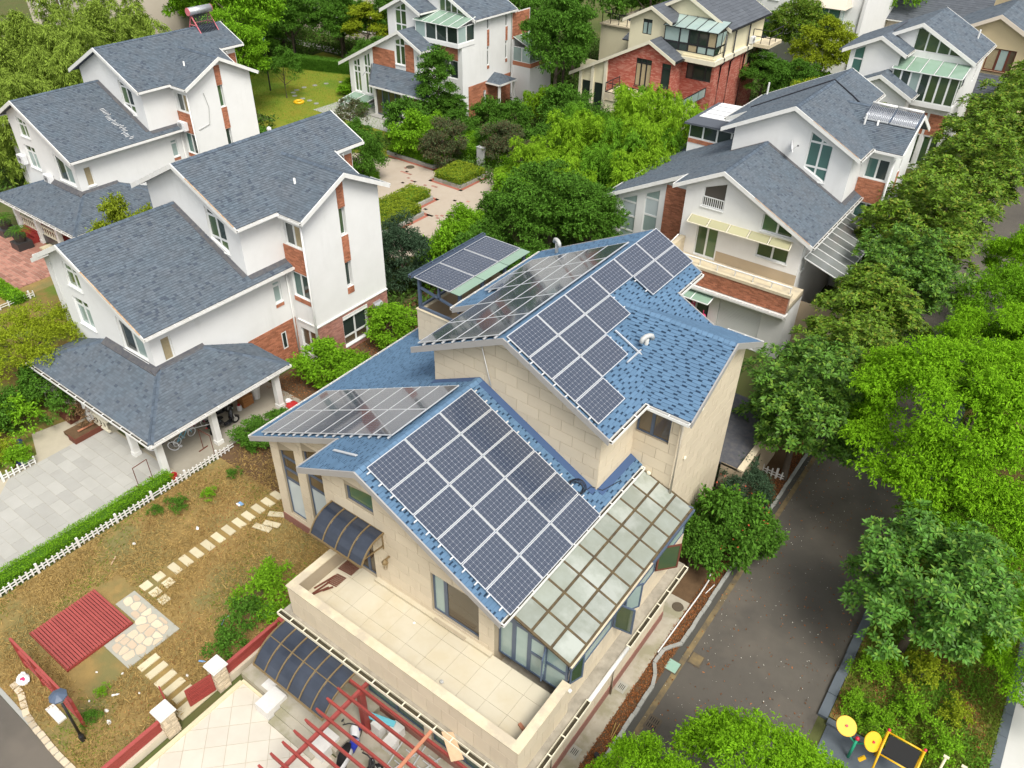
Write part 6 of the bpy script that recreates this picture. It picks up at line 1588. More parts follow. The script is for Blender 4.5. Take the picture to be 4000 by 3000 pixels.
# courtyard kerb and entrance steps
ck = struct(MB().box(-16.6, 7.40, 0, -12.3, 7.50, .06).box(-16.66, 2.2, 0, -16.5, 7.4, .07).build("courtyard_kerb", 'sandstone'))
ES = root("entrance_steps", (-14, 8.4, 0), "grey concrete entrance steps with side blocks under the glass canopy", "steps")
box("platform", 'concrete', ES, -16.7, 7.52, .0, -12.0, 9.5, .32)
for k in range(2): box("step", 'concrete', ES, -14.65, 7.52 + k * .28 - .56, .0, -12.55, 7.52 + k * .28 - .28, .11 * (k + 1))
box("side_block", 'granite_white', ES, -15.3, 7.02, .0, -14.68, 7.85, .48) ; box("side_block", 'granite_white', ES, -12.78, 7.1, .0, -12.2, 7.9, .48); box("hatch", 'granite_white', ES, -15.75, 7.62, .32, -15.35, 8.0, .345)

# red trellis fence panel lying along the street side of the garden
TR = root("trellis_panel", (-21.3, 3.25, 0), "red timber trellis panel standing at the street edge of the garden", "fence")
for x in (-23.0, -21.85, -20.55, -19.35): box("post", 'red_wood', TR, x - .05, 3.2, 0, x + .05, 3.3, 1.62)
for z in (.35, .95, 1.55): box("rail", 'red_deck', TR, -23.1, 3.215, z, -19.25, 3.285, z + .09)
for k in range(30):
    x = -22.95 + k * .12; MB().bar((x, 3.25, .4), (min(x + .5, -19.35), 3.25, .95), .012, .03).build("lattice_slat", 'red_wood', TR)
# street lamp
SL = root("street_lamp", (-18.97, 2.97, 0), "black street lamp with octagonal head in front of the red trellis", "street lamp")
MB().tube([(-18.97, 2.97, 0), (-18.97, 2.97, .28), (-18.97, 2.97, .32), (-18.97, 2.97, .45)], [.085, .085, .06, .05], 10).build("base", 'metal_black', SL)
MB().tube([(-18.97, 2.97, .4), (-18.97, 2.97, 2.25)], [.045, .038], 10).build("pole", 'metal_black', SL, smooth=True)
MB().tube([(-18.97, 2.97, 2.25), (-18.97, 2.97, 2.3), (-18.97, 2.97, 2.52)], [.05, .12, .19], 8).build("lantern_glass", 'lamp_glass', SL)
MB().tube([(-18.97, 2.97, 2.52), (-18.97, 2.97, 2.56), (-18.97, 2.97, 2.62), (-18.97, 2.97, 2.66)], [.27, .27, .15, .06], 8).build("lamp_cap", 'metal_slate', SL)

# pergola over the side court
PR = root("red_pergola", (-9.5, 7.4, 0), "red timber pergola with parallel slats beside the terrace wall", "pergola")
PZ = 2.38
for k in range(10):
    y = 9.20 - k * .438; m = MB(); e0, e1 = -12.42, -6.0
    m.hexa([(e0 + .10, y - .035, PZ), (e1, y - .035, PZ), (e1, y + .035, PZ), (e0 + .10, y + .035, PZ)], [(e0, y - .035, PZ + .13), (e1, y - .035, PZ + .13), (e1, y + .035, PZ + .13), (e0, y + .035, PZ + .13)]); m.build("slat", 'red_wood', PR)
for x in (-11.88, -6.6): box("beam", 'red_deck', PR, x - .05, 4.9, PZ - .14, x + .05, 9.3, PZ - .002)
for x, y in ((-11.88, 8.75), (-11.88, 5.6), (-6.6, 8.75), (-6.6, 5.6)): box("post", 'red_wood', PR, x - .1, y - .1, 0, x + .1, y + .1, PZ - .14)
# white picket fence between drive and dry garden
def picket(x, y0, y1, label, step=.21, miss=(), axis='y', hh=.42, mat='trim_white', z=0.):
    r = root("picket_fence", (x, (y0 + y1) / 2, 0) if axis == 'y' else ((y0 + y1) / 2, x, 0), label, "fence", "low white picket fences")
    def bx(a0, a1, z0, z1, t, nm):
        if axis == 'y': return MB().box(x - t, a0, z0, x + t, a1, z1).build(nm, mat, r)
        return MB().box(a0, x - t, z0, a1, x + t, z1).build(nm, mat, r)
    bx(y0, y1, z + .14, z + .18, .012, "rail"); bx(y0, y1, z + .28, z + .32, .012, "rail")
    k = 0; y = y0
    while y < y1:
        if k % 8 == 0: bx(y - .045, y + .045, z, z + hh + .1, .045, "post")
        elif random.random() > .06: o = bx(y - .03, y + .03, z + .03, z + hh * random.uniform(.9, 1.03), .022, "picket"); o.rotation_euler = (random.uniform(-.05, .05), random.uniform(-.04, .04), 0)
        y += step; k += 1
picket(-26.78, 4.0, 15.0, "white picket fence between the hedge and the dry garden"); picket(-49.0 + 1.5, 12.2, 16.5, "white picket fence behind the golden tree", step=.25)
picket(28.7, -7.4, -5.3, "white picket fence end by the road under the magnolia", axis='x', step=.22, hh=.5)
picket(-33.0, 7.4, 8.9, "short white picket fence round the potted corner", step=.24, hh=.5)

# ------------------------------------------------------------------ foliage
def unit(a): return a / (np.linalg.norm(a, axis=-1, keepdims=True) + 1e-9)
def leaf_arrays(pos, d, nrm, L, W, fold=.3, droop=.15):
    n = len(pos); L = np.broadcast_to(np.asarray(L, float).reshape(-1, 1), (n, 1)); W = np.broadcast_to(np.asarray(W, float).reshape(-1, 1), (n, 1))
    d = unit(d); side = unit(np.cross(d, nrm)); n2 = np.cross(side, d)
    tip = pos + d * L - np.array([0, 0, 1.]) * droop * L
    mid = pos + d * L * .48
    l_ = mid + side * W / 2 + n2 * fold * W / 2; r_ = mid - side * W / 2 + n2 * fold * W / 2
    v = np.stack([pos, l_, tip, r_], 1).reshape(-1, 3)
    k = np.arange(n)[:, None] * 4
    f = np.concatenate([k + np.array([[0, 1, 2]]), k + np.array([[0, 2, 3]])], 1).reshape(-1, 3)
    return v, f
def rdir(n, zmin=-1., r=rng):
    z = r.uniform(zmin, 1, n); t = r.uniform(0, 2 * np.pi, n); s = np.sqrt(np.maximum(0, 1 - z * z)); return np.stack([s * np.cos(t), s * np.sin(t), z], 1)

def clumps(n, rx, ry, rz, cz, zmin, rmin, seed):
    r = np.random.default_rng(seed)
    d = rdir(n, zmin, r); k = r.uniform(rmin, 1.0, n)[:, None]
    return np.concatenate([d * k * np.array([rx, ry, rz]) + np.array([0, 0, cz])]), d, r

def crown_rosettes(seed, rx=2.4, rz=2.6, cz=3.6, nc=84, nr=21, nl=8, L=.215, W=.088, cr=.60, zmin=-.6, rmin=.45):
    """big glossy leaves in whorls (magnolia)"""
    c, d, r = clumps(nc, rx, rx, rz, cz, zmin, rmin, seed)
    P_, D_, N_ = [], [], []
    for i in range(nc):
        out = unit(d[i] * .7 + np.array([0, 0, .55])); s = cr * r.uniform(.7, 1.25)
        q = rdir(nr, -.5, r); q = unit(q + out * .7); p = c[i] + q * s * r.uniform(.55, 1.05, (nr, 1))
        for j in range(nr):
            ax = unit(q[j] * .6 + np.array([0, 0, .75])); a = unit(np.cross(ax, r.normal(size=3))); b = np.cross(ax, a); n = nl + r.integers(-2, 2)
            t = np.arange(n) / n * 2 * np.pi + r.uniform(0, 6)
            el = r.uniform(.05, .75, n)
            dd = (a * np.cos(t)[:, None] + b * np.sin(t)[:, None]) * np.cos(el)[:, None] + ax * np.sin(el)[:, None]
            P_.append(np.repeat(p[j][None], n, 0) + dd * .03); D_.append(dd); N_.append(np.repeat(ax[None], n, 0) + r.normal(size=(n, 3)) * .25)
    P_, D_, N_ = map(np.concatenate, (P_, D_, N_)); n = len(P_)
    return leaf_arrays(P_, D_, N_, r.uniform(.75, 1.2, n) * L, r.uniform(.8, 1.2, n) * W, .35, .12)

def crown_sprays(seed, rx=3., rz=2.6, cz=4., nc=90, nt=46, nl=7, L=.12, W=.05, cr=.75, zmin=-.35, rmin=.5, droop=.35, spread=.14, ry=None):
    """small leaves along drooping twigs, gathered in rounded clumps"""
    c, d, r = clumps(nc, rx, ry or rx, rz, cz, zmin, rmin, seed)
    P_, D_ = [], []
    for i in range(nc):
        s = cr * r.uniform(.65, 1.25); out = unit(d[i] * .6 + np.array([0, 0, .5]))
        q = unit(rdir(nt, -.35, r) + out * .8); p = c[i] + q * s * r.uniform(.5, 1.06, (nt, 1)) * np.array([1, 1, .8])
        tw = unit(q * np.array([1, 1, .5]) + r.normal(size=(nt, 3)) * .35)
        k = r.uniform(0, 1, (nt, nl, 1))
        pp = p[:, None] + tw[:, None] * (k - .5) * spread * 2 - np.array([0, 0, 1.]) * (k ** 2) * spread * droop + r.normal(size=(nt, nl, 3)) * .025
        dd = tw[:, None] * .7 + r.normal(size=(nt, nl, 3)) * .6 - np.array([0, 0, droop])
        P_.append(pp.reshape(-1, 3)); D_.append(dd.reshape(-1, 3))
    P_, D_ = np.concatenate(P_), np.concatenate(D_); n = len(P_)
    N_ = np.array([0, 0, 1.]) + r.normal(size=(n, 3)) * .45
    return leaf_arrays(P_, D_, N_, r.uniform(.7, 1.25, n) * L, r.uniform(.75, 1.2, n) * W, .3, .15)

def crown_plumes(seed, nculm=8, H_=6.6, R_=1.7, ns=85, nl=26, L=.23, W=.055):
    """bamboo: arching plumes, each a string of hanging leaf sprays"""
    r = np.random.default_rng(seed); P_, D_ = [], []
    for i in range(nculm):
        a = i * 6.28 / nculm + r.uniform(-.4, .4); u = np.array([np.cos(a), np.sin(a), 0]); b0 = u * r.uniform(.25, .8) * R_; h = H_ * r.uniform(.7, 1.1); lean = u * r.uniform(.2, .8)
        t = r.beta(2.2, 1.3, ns) * .97 + .03
        ax = b0 + lean * (t ** 2.2)[:, None] + np.array([0, 0, 1.]) * (h * (t - .16 * t ** 4))[:, None]
        rad = (.60 * np.sin(t * 2.75) ** .8 + .05) * r.uniform(.8, 1.15); q = rdir(ns, -.3, r) * np.array([1, 1, .5])
        c = ax + unit(q) * (rad * r.uniform(.5, 1., ns))[:, None]
        od = unit(q * np.array([1, 1, 0]) + 1e-4)
        k = r.uniform(0, 1, (ns, nl, 1))
        pp = c[:, None] + od[:, None] * k * .26 - np.array([0, 0, 1.]) * k ** 1.6 * .24 + r.normal(size=(ns, nl, 3)) * .055
        dd = od[:, None] * .6 + np.array([0, 0, -.55]) + r.normal(size=(ns, nl, 3)) * .42
        P_.append(pp.reshape(-1, 3)); D_.append(dd.reshape(-1, 3))
    P_, D_ = np.concatenate(P_), np.concatenate(D_); n = len(P_)
    return leaf_arrays(P_, D_, np.array([0, 0, 1.]) + r.normal(size=(n, 3)) * .5, r.uniform(.7, 1.3, n) * L, r.uniform(.7, 1.2, n) * W, .2, .1)

def crown_tiers(seed, H_=6., R_=1.9, nb=110, nl=130, L=.19, W=.07):
    """feathery conical tree"""
    r = np.random.default_rng(seed); P_, D_ = [], []
    for i in range(nb):
        t = (i + r.uniform()) / nb; z = H_ * (.12 + .88 * t); rad = R_ * (1 - t) ** .75 * r.uniform(.75, 1.15) + .12; a = i * 2.4 + r.uniform(-.3, .3); b = np.array([np.cos(a), np.sin(a), 0])
        k = r.uniform(.15, 1, nl); pp = np.array([0, 0, z]) + b * (k * rad)[:, None] + np.array([0, 0, 1.]) * (.25 * k - .35 * k ** 2)[:, None] * rad + r.normal(size=(nl, 3)) * np.array([.12, .12, .06]) * (1 + rad * .3)
        P_.append(pp); D_.append(b * .8 + r.normal(size=(nl, 3)) * .7 - np.array([0, 0, .2]))
    P_, D_ = np.concatenate(P_), np.concatenate(D_); n = len(P_)
    return leaf_arrays(P_, D_, np.array([0, 0, 1.]) + r.normal(size=(n, 3)) * .4, r.uniform(.7, 1.2, n) * L, r.uniform(.7, 1.2, n) * W, .25, .1)

def trunk_mesh(h, r0, spread, seed, nb=6, r1=.35):
    r = random.Random(seed); m = MB()
    m.tube([(0, 0, -.1), (r.uniform(-.08, .08), r.uniform(-.08, .08), h * .4), (r.uniform(-.15, .15), r.uniform(-.15, .15), h)], [r0, r0 * .8, r0 * r1], 8)
    for k in range(nb):
        a = k * 2.4 + r.uniform(-.3, .3); z = h * r.uniform(.38, .85); l_ = spread * r.uniform(.6, 1)
        m.tube([(0, 0, z), (math.cos(a) * l_ * .5, math.sin(a) * l_ * .5, z + l_ * .35), (math.cos(a) * l_, math.sin(a) * l_, z + l_ * .75)], [r0 * .45, r0 * .3, r0 * .1], 6)
    return m
KINDS = {}
def kind(key, arr, lmat, h, r0, spread, bark='bark', nb=6, noleaf=False):
    v, f = arr
    me = fast_mesh("crown", v, f, lmat)
    tm = trunk_mesh(h, r0, spread, len(KINDS) + 3, nb); t = bpy.data.meshes.new("trunk"); t.from_pydata(tm.v, [], tm.f); t.materials.append(MT[bark]); t.update()
    KINDS[key] = (t, me)
ZUP = 0
def plant(key, x, y, label, name, cat, group, sc=1., rz=None, szz=None, z=0., tname="trunk", cname="crown", lmat=None):
    t, me = KINDS[key]
    r = root(name, (x, y, z), label, cat, group)
    r.rotation_euler = (0, 0, random.uniform(0, 6.28) if rz is None else rz); r.scale = (sc, sc, sc * (szz or 1))
    for nm, d in ((tname, t), (cname, me)):
        o = bpy.data.objects.new(nm, d); COL.objects.link(o); o.parent = r
        if lmat and nm == cname:
            o.material_slots[0].link = 'OBJECT'; o.material_slots[0].material = MT[lmat]
    return r
for k in range(3): kind(f"mag{k}", crown_rosettes(20 + k), 'leaf_magnolia' if k != 1 else 'leaf_magnolia_deep', 4.2, .15, 1.6)
for k in range(3): kind(f"lime{k}", crown_sprays(30 + k, nc=78, nt=96, nl=7, cr=.88, rmin=.74, L=.135, W=.055), 'leaf_lime' if k != 2 else 'leaf_lime_deep', 4.6, .17, 2.0)
kind("limebig", crown_sprays(35, rx=4.1, rz=3.4, cz=5.4, nc=150, nt=105, nl=7, cr=.92, rmin=.72, L=.135, W=.058, zmin=-.3), 'leaf_lime', 6.2, .22, 2.8, nb=9)
for k in range(3): kind(f"bam{k}", crown_plumes(40 + k), 'leaf_bamboo' if k != 1 else 'leaf_bamboo_deep', 4.6, .05, .5, 'leaf_bamboo_deep', 4)
for k in range(2): kind(f"tree{k}", crown_sprays(50 + k, rx=2.3, rz=2.6, cz=3.8, nc=80, nt=48, nl=7, L=.15, W=.075, cr=.7, droop=.2), 'leaf_mid', 4.2, .14, 1.6)
for k in range(2): kind(f"shrub{k}", crown_sprays(60 + k, rx=.95, rz=.85, cz=.95, nc=52, nt=26, nl=6, L=.115, W=.06, cr=.36, zmin=-.8, rmin=.45, droop=.05, spread=.1), 'leaf_mid', 1.1, .05, .6, nb=5)
for k in range(2): kind(f"fine{k}", crown_sprays(70 + k, rx=1., rz=.95, cz=1.0, nc=70, nt=40, nl=7, L=.075, W=.034, cr=.33, zmin=-.8, rmin=.5, droop=.05, spread=.09), 'leaf_dark', 1.1, .05, .6, nb=5)
for k in range(2): kind(f"tier{k}", crown_tiers(80 + k), 'leaf_conifer', 5.6, .09, .5, nb=3)
kind("column0", crown_sprays(93, rx=1.35, rz=3.0, cz=3.4, nc=95, nt=40, nl=7, L=.15, W=.075, cr=.6, zmin=-.95, rmin=.5, droop=.2), 'leaf_mid', 5., .12, 1.0, nb=8)
kind("open0", crown_sprays(90, rx=1.6, rz=1.3, cz=2.6, nc=46, nt=22, nl=6, L=.14, W=.06, cr=.5, zmin=-.6, rmin=.4, droop=.2), 'leaf_mid', 2.6, .06, 1.2, nb=7)
kind("loose0", crown_sprays(91, rx=.8, rz=.55, cz=.6, nc=26, nt=12, nl=5, L=.11, W=.055, cr=.28, zmin=-.9, rmin=.2, droop=.05, spread=.1), 'leaf_bright', .6, .02, .5, nb=5)
kind("flat0", crown_sprays(92, rx=2.9, rz=1.0, cz=2.2, nc=80, nt=40, nl=7, L=.10, W=.05, cr=.62, zmin=-.3, rmin=.3, droop=.1), 'leaf_yellow', 2.2, .1, 1.8, nb=7)

# row of magnolias between houses and road
MG = "magnolias along the road"
for i, (k, x, y, sc, sz_, lb) in enumerate((
        ("mag1", -5.35, 28.9, 1.12, 1.0, "dark magnolia nearest the solar house, overhanging the road"),
        ("mag0", -5.3, 33.6, .95, 1.02, "magnolia in front of the garage shutter"),
        ("mag2", -5.5, 38.0, 1.08, 1.02, "magnolia beside the white conservatory bars"),
        ("mag1", -5.0, 42.6, 1.15, 1.0, "dark magnolia leaning over the narrow road, mid row"),
        ("mag0", -5.6, 47.2, 1.32, 1.0, "large magnolia beside the corner of the tube-collector house"),
        ("mag2", -5.4, 53.2, 1.25, 1.0, "magnolia halfway between the two white villas on the road"),
        ("mag0", -5.2, 59.5, 1.35, 1.0, "magnolia before the green glass balcony"),
        ("mag2", -5.6, 66.5, 1.35, 1.0, "magnolia right of the triangular attic window"),
        ("mag0", -5.4, 73.8, 1.3, 1.0, "magnolia beneath the ochre house"),
        ("mag2", -5.0, 82, 1.3, 1.0, "last magnolia of the row at the top right corner"))):
    plant(k, x, y, lb, "magnolia_tree", "tree", MG, sc, szz=sz_)
LG = "bright green trees along the far road edge"
for k, x, y, sc, sz_, lb in (
        ("limebig", .5, 29.2, 1.0, 1.0, "biggest yellow-green tree overhanging the asphalt"),
        ("lime1", 3.6, 33.4, 1.15, 1.0, "yellow-green tree behind the biggest one at the frame edge"),
        ("lime1", .9, 38.2, .95, 1.0, "yellow-green tree second along the far kerb"),
        ("lime2", .8, 43.4, .95, 1.0, "deeper green tree third along the far kerb"),
        ("lime0", .7, 49.2, .9, 1.05, "yellow-green tree furthest up the road at the frame edge"),
        ("lime2", 2.6, 25.8, .85, .9, "green tree under the biggest yellow-green one by the bed"),
        ("lime1", 5.6, 23.0, .62, 1.0, "light green tree at the right frame edge over the pavement"),
        ("lime0", -.7, 12.1, .80, .95, "bright tree at the bottom edge hiding the road end"),
        ("lime1", -2.9, 10.6, .50, 1.45, "small bright tree crown at the bottom left of the road"),
        ("lime1", .75, 13.2, .50, 1.25, "bright tree crown in front of the yellow exercise discs")):
    plant(k, x, y, lb, "camphor_tree", "tree", LG, sc, szz=sz_)
plant("mag1", 1.45, 22.5, "glossy magnolia with bare pale trunk in the roadside bed", "magnolia_tree", "tree", MG, 1.05, szz=.95, lmat="leaf_magnolia_fresh")
# shrubs beside the solar house
SG = "shrubs beside the houses"
for k, x, y, sc, sz_, lm, lb in (
        ("shrub0", -5.9, 22.6, 1.55, 1.15, 'leaf_mid', "large flowering shrub between solar house and road"),
        ("shrub1", -6.5, 21.5, 1.0, 1.3, 'leaf_mid', "leafy shrub climbing at the sunroom corner"),
        ("fine0", -6.3, 25.9, 1.25, 1.05, 'leaf_dark', "rounded dark shrub by the low annex wall"),
        ("shrub1", -4.95, 23.6, 1.15, 1.0, 'leaf_mid', "flowering shrub spilling over the kerb"),
        ("shrub0", -27.1, 21.3, 1.45, .85, 'leaf_bright', "broad-leaved shrub under the brick wing of carport house"),
        ("shrub1", -26.2, 22.4, .95, .9, 'leaf_bright', "smaller shrub at the eave of the blue roof"),
        ("shrub1", -27.0, 26.0, 1.30, .95, 'leaf_bright', "broad-leaved shrub below the steel hood"),
        ("shrub0", -26.1, 15.9, .95, .7, 'leaf_mid', "low shrub between carport post and blue roof corner"),
        ("shrub1", -26.0, 17.3, .75, .7, 'leaf_mid', "low shrub against the carport floor"),
        ("fine0", -30.9, 31.2, 2.0, 1.15, 'leaf_dark', "grey-green dense shrub beside the tall white wing"),
        ("fine1", -31.8, 29.0, 1.2, 1.0, 'leaf_dark', "smaller grey-green shrub in the narrow passage"),
        ("shrub0", -28.8, 32.6, 1.55, 1.2, 'leaf_bright', "bright fresh-leaved shrub behind the steel pergola"),
        ("shrub1", -27.2, 33.6, 1.55, 1.35, 'leaf_mid', "green shrub right behind the roof pergola"),
        ("shrub0", -29.4, 35.2, 1.25, 1.3, 'leaf_bright', "olive-bright shrub at the plaza edge"),
        ("fine1", -44.6, 41.2, 1.9, 1.2, 'leaf_mid', "dark shrub column beside the roof of carport house"),
        ("shrub0", -45.2, 47.8, 1.7, 1.1, 'leaf_bright', "shining shrub at the corner of the plaza planter"),
        ("fine0", -41.9, 47.9, 1.75, 1.15, 'leaf_olive', "brownish olive conifer shrub in the plaza planter"),
        ("shrub1", -48.3, 50.3, 1.8, 1.05, 'leaf_mid', "round shrub in front of the garden room"),
        ("fine0", -38.4, 51.5, 1.75, 1.0, 'leaf_olive', "brownish clipped shrub behind the plaza planter"),
        ("fine1", -34.8, 51.0, 1.5, 1.0, 'leaf_olive', "brown-tipped shrub beside the bamboo"),
        ("shrub0", -40.2, 52.8, 1.6, .9, 'leaf_mid', "green shrub before the brick base"),
        ("shrub1", -36.4, 54.0, 1.7, .9, 'leaf_mid', "green shrub under the small porch roof"),
        ("shrub0", -44.6, 53.2, 1.5, .9, 'leaf_mid', "green shrub at the foot of the garden tree"),
        ("shrub1", -31.9, 57.5, 1.7, 1.2, 'leaf_mid', "round evergreen shrub between bamboo and porch"),
        ("fine0", -34.5, 57.8, 1.9, 1.3, 'leaf_mid', "dense evergreen shrub behind the bamboo"),
        ("shrub1", -38.6, 60.5, 1.9, 1.2, 'leaf_mid', "shrub beside the cream house corner"),
        ("shrub0", -50.4, 46.6, 1.1, 1.1, 'leaf_mid', "small clipped shrub on the near lawn"),
        ("shrub1", -55.9, 52.6, .7, 1., 'leaf_mid', "potted bush at the garden room step"),
        ("shrub0", -59.5, 57.6, 1.5, .6, 'leaf_bright', "low bright shrub bed beside the light well"),
        ("shrub0", -61.6, 56.8, 1.3, .6, 'leaf_bright', "low bright shrub bed at the lawn bend"),
        ("shrub0", -14.6, 40.6, 1.3, 1.1, 'leaf_mid', "shrub at the garage corner"),
        ("shrub0", -22.3, 34.5, 1.5, 1.2, 'leaf_mid', "shrub below the tall grey windows"),
        ("shrub1", -23.4, 82.8, 1.9, 1., 'leaf_bright', "light shrub below the white bay window"),
        ("shrub0", -24.8, 66.2, 1.5, .8, 'leaf_bright', "garden shrub beside the red brick side wall")):
    plant(k, x, y, lb, "garden_shrub", "shrub", SG, sc, szz=sz_, tname="stem", lmat=lm)
plant("tree0", -25.6, 39.4, "dense broad-leaved tree before the bamboo grove", "broadleaf_tree", "tree", "garden trees", 1.25, szz=.82)
plant("tree1", -23.2, 40.5, "broad-leaved tree close to the tall grey windows", "broadleaf_tree", "tree", "garden trees", .95, szz=.9)
BG = "bamboo between the houses"
BAM = []
for k, x, y, sc, sz_ in (("bam0", -30.6, 49.6, 1.05, 1.), ("bam2", -28.2, 50.8, 1.0, 1.1), ("bam1", -26.2, 47.6, 1.1, 1.05), ("bam0", -24.6, 49.8, 1.1, 1.1), ("bam2", -23.2, 46.6, 1.05, 1.0), ("bam0", -27.6, 53.4, 1.1, 1.2), ("bam2", -24.6, 54.2, 1.1, 1.2), ("bam1", -22.6, 52.0, 1.05, 1.05),
                          ("bam0", -32.6, 47.2, .85, .9), ("bam2", -29.2, 46.2, .95, .85), ("bam0", -26.4, 44.0, .95, .8), ("bam1", -31.2, 52.6, 1., 1.), ("bam1", -21.2, 48.0, .95, .85), ("bam2", -34.0, 46.2, .6, .65), ("bam0", -21.4, 56.6, 1.0, 1.1), ("bam1", -29.4, 56.0, 1.0, 1.15), ("bam2", -21.6, 43.6, .9, .8)):
    BAM.append((k, x, y, sc, sz_))
def sx_(x, y, z=3.): q = Vector((x, y, z)) - CAM; return RX.dot(q) / RZ.dot(q), RY.dot(q) / RZ.dot(q)
BAM.sort(key=lambda b: -sx_(b[1], b[2])[1])
for ri in range(3):
    rowb = sorted(BAM[ri * 6:ri * 6 + 6], key=lambda b: sx_(b[1], b[2])[0])
    for ci, (k, x, y, sc, sz_) in enumerate(rowb):
        plant(k, x, y, f"{ORD[ci]} bamboo plume from the left in the grove's {('front', 'middle', 'back')[ri]} row", "bamboo_clump", "bamboo", BG, sc, szz=sz_, tname="culm")
for k, x, y, sc, lb in (("bam0", -41.5, 62.5, .55, "thin bamboo right against the small hipped porch"), ("bam2", -42.6, 61.5, .5, "thin bamboo a step in front of the hipped porch")): plant(k, x, y, lb, "bamboo_clump", "bamboo", "bamboo by the porch", sc, tname="culm")
# larger trees towards the top
TG = "garden trees"
for k, x, y, sc, sz_, lm, lb in (
        ("column0", -48.2, 54.6, 1.12, 1.0, 'leaf_mid', "tall dark tree in front of the white and brick villa"),
        ("column0", -46.8, 55.4, .8, .62, 'leaf_mid', "lower crown at the foot of the tall dark tree"),
        ("tree1", -42.2, 64.6, 1.45, 1.15, 'leaf_mid', "spreading tree between white villa and cream house"),
        ("tree0", -47.5, 76.0, 1.9, 1.25, 'leaf_mid', "tall leafy tree behind the white and brick villa"),
        ("tree1", -53.0, 80.5, 1.8, 1.2, 'leaf_mid', "tall tree at the top edge left of cream house"),
        ("tree0", -42.2, 82.5, 1.7, 1.2, 'leaf_mid', "tall tree touching the cream roof terrace"),
        ("tree1", -70.5, 50.8, 1.9, 1.15, 'leaf_bright', "big fresh green tree behind the water-heater roof"),
        ("tree0", -78.0, 52.5, 1.7, 1.15, 'leaf_bright', "fresh green tree near the beige house corner"),
        ("tree0", -64.5, 45.0, 1.35, 1.05, 'leaf_bright', "green tree close behind the white gable wing"),
        ("tree1", -74.5, 60.5, 1.25, 1.0, 'leaf_mid', "tree behind the lawn hedge"),
        ("tree0", -70.5, 64.0, 1.2, 1.0, 'leaf_mid', "round tree before the pale house"),
        ("tree1", -66.8, 64.6, 1.1, .95, 'leaf_yellow', "yellowing tree beside the white villa"),
        ("tree0", -64.0, 68.0, 1.4, 1.0, 'leaf_mid', "tree behind the yellowing one"),
        ("tree1", -60.5, 66.8, 1.0, 1.0, 'leaf_yellow', "small yellow-green tree left of the brick gable"),
        ("tree0", -80.5, 64.0, 1.4, 1.0, 'leaf_mid', "tree left of the pale house"),
        ("tree1", -84.5, 68.0, 1.3, 1.0, 'leaf_mid', "tree screening the pale house windows"),
        ("tree0", -58.5, 74, 1.6, 1.0, 'leaf_mid', "tree at the top edge before the white villa"),
        ("tree1", -68.0, 74, 1.4, 1.0, 'leaf_mid', "tree hiding the pale house's right end"),
        ("tree0", -29.0, 92.5, 1.35, .95, 'leaf_magnolia', "dark evergreen in front of the white bay house"),
        ("tree1", -23.8, 84.8, 1.25, 1.0, 'leaf_yellow', "yellow-green tree between the top white houses"),
        ("tree0", -17.2, 72.8, .95, 1.15, 'leaf_magnolia', "tree screening the left gable of the attic-window house"),
        ("tree1", -14.8, 66.5, .95, 1.1, 'leaf_magnolia', "tree standing behind the tube collectors"),
        ("tree0", -19.8, 69.0, 1.0, 1.0, 'leaf_yellow', "yellowish tree behind the slate ridge"),
        ("tree1", -23.0, 75.5, 1.0, .95, 'leaf_mid', "tree at the back of the red brick side wall"),
        ("tree0", -24.8, 111, 1.5, 1.2, 'leaf_bright', "bright round tree beside the far white wall"),
        ("tree0", -27.0, 78.0, 1.1, .8, 'leaf_mid', "dark tree at the rear corner of the cream house"),
        ("open0", -65.8, 51.8, 1.2, 1.0, 'leaf_mid', "small clipped tree standing alone on the lawn"),
        ("open0", -52.4, 47.6, .9, 1.0, 'leaf_olive', "thin bare-stemmed tree on the near lawn"),
        ("open0", -63.0, 59.2, .9, 1.0, 'leaf_mid', "slender young tree in the lawn shrub bed"),
        ("open0", -74.5, 49.0, 1.4, 1.0, 'leaf_bright', "light tree at the lawn edge behind the slate roof")):
    plant(k, x, y, lb, "garden_tree", "tree", TG, sc, szz=sz_, lmat=lm)
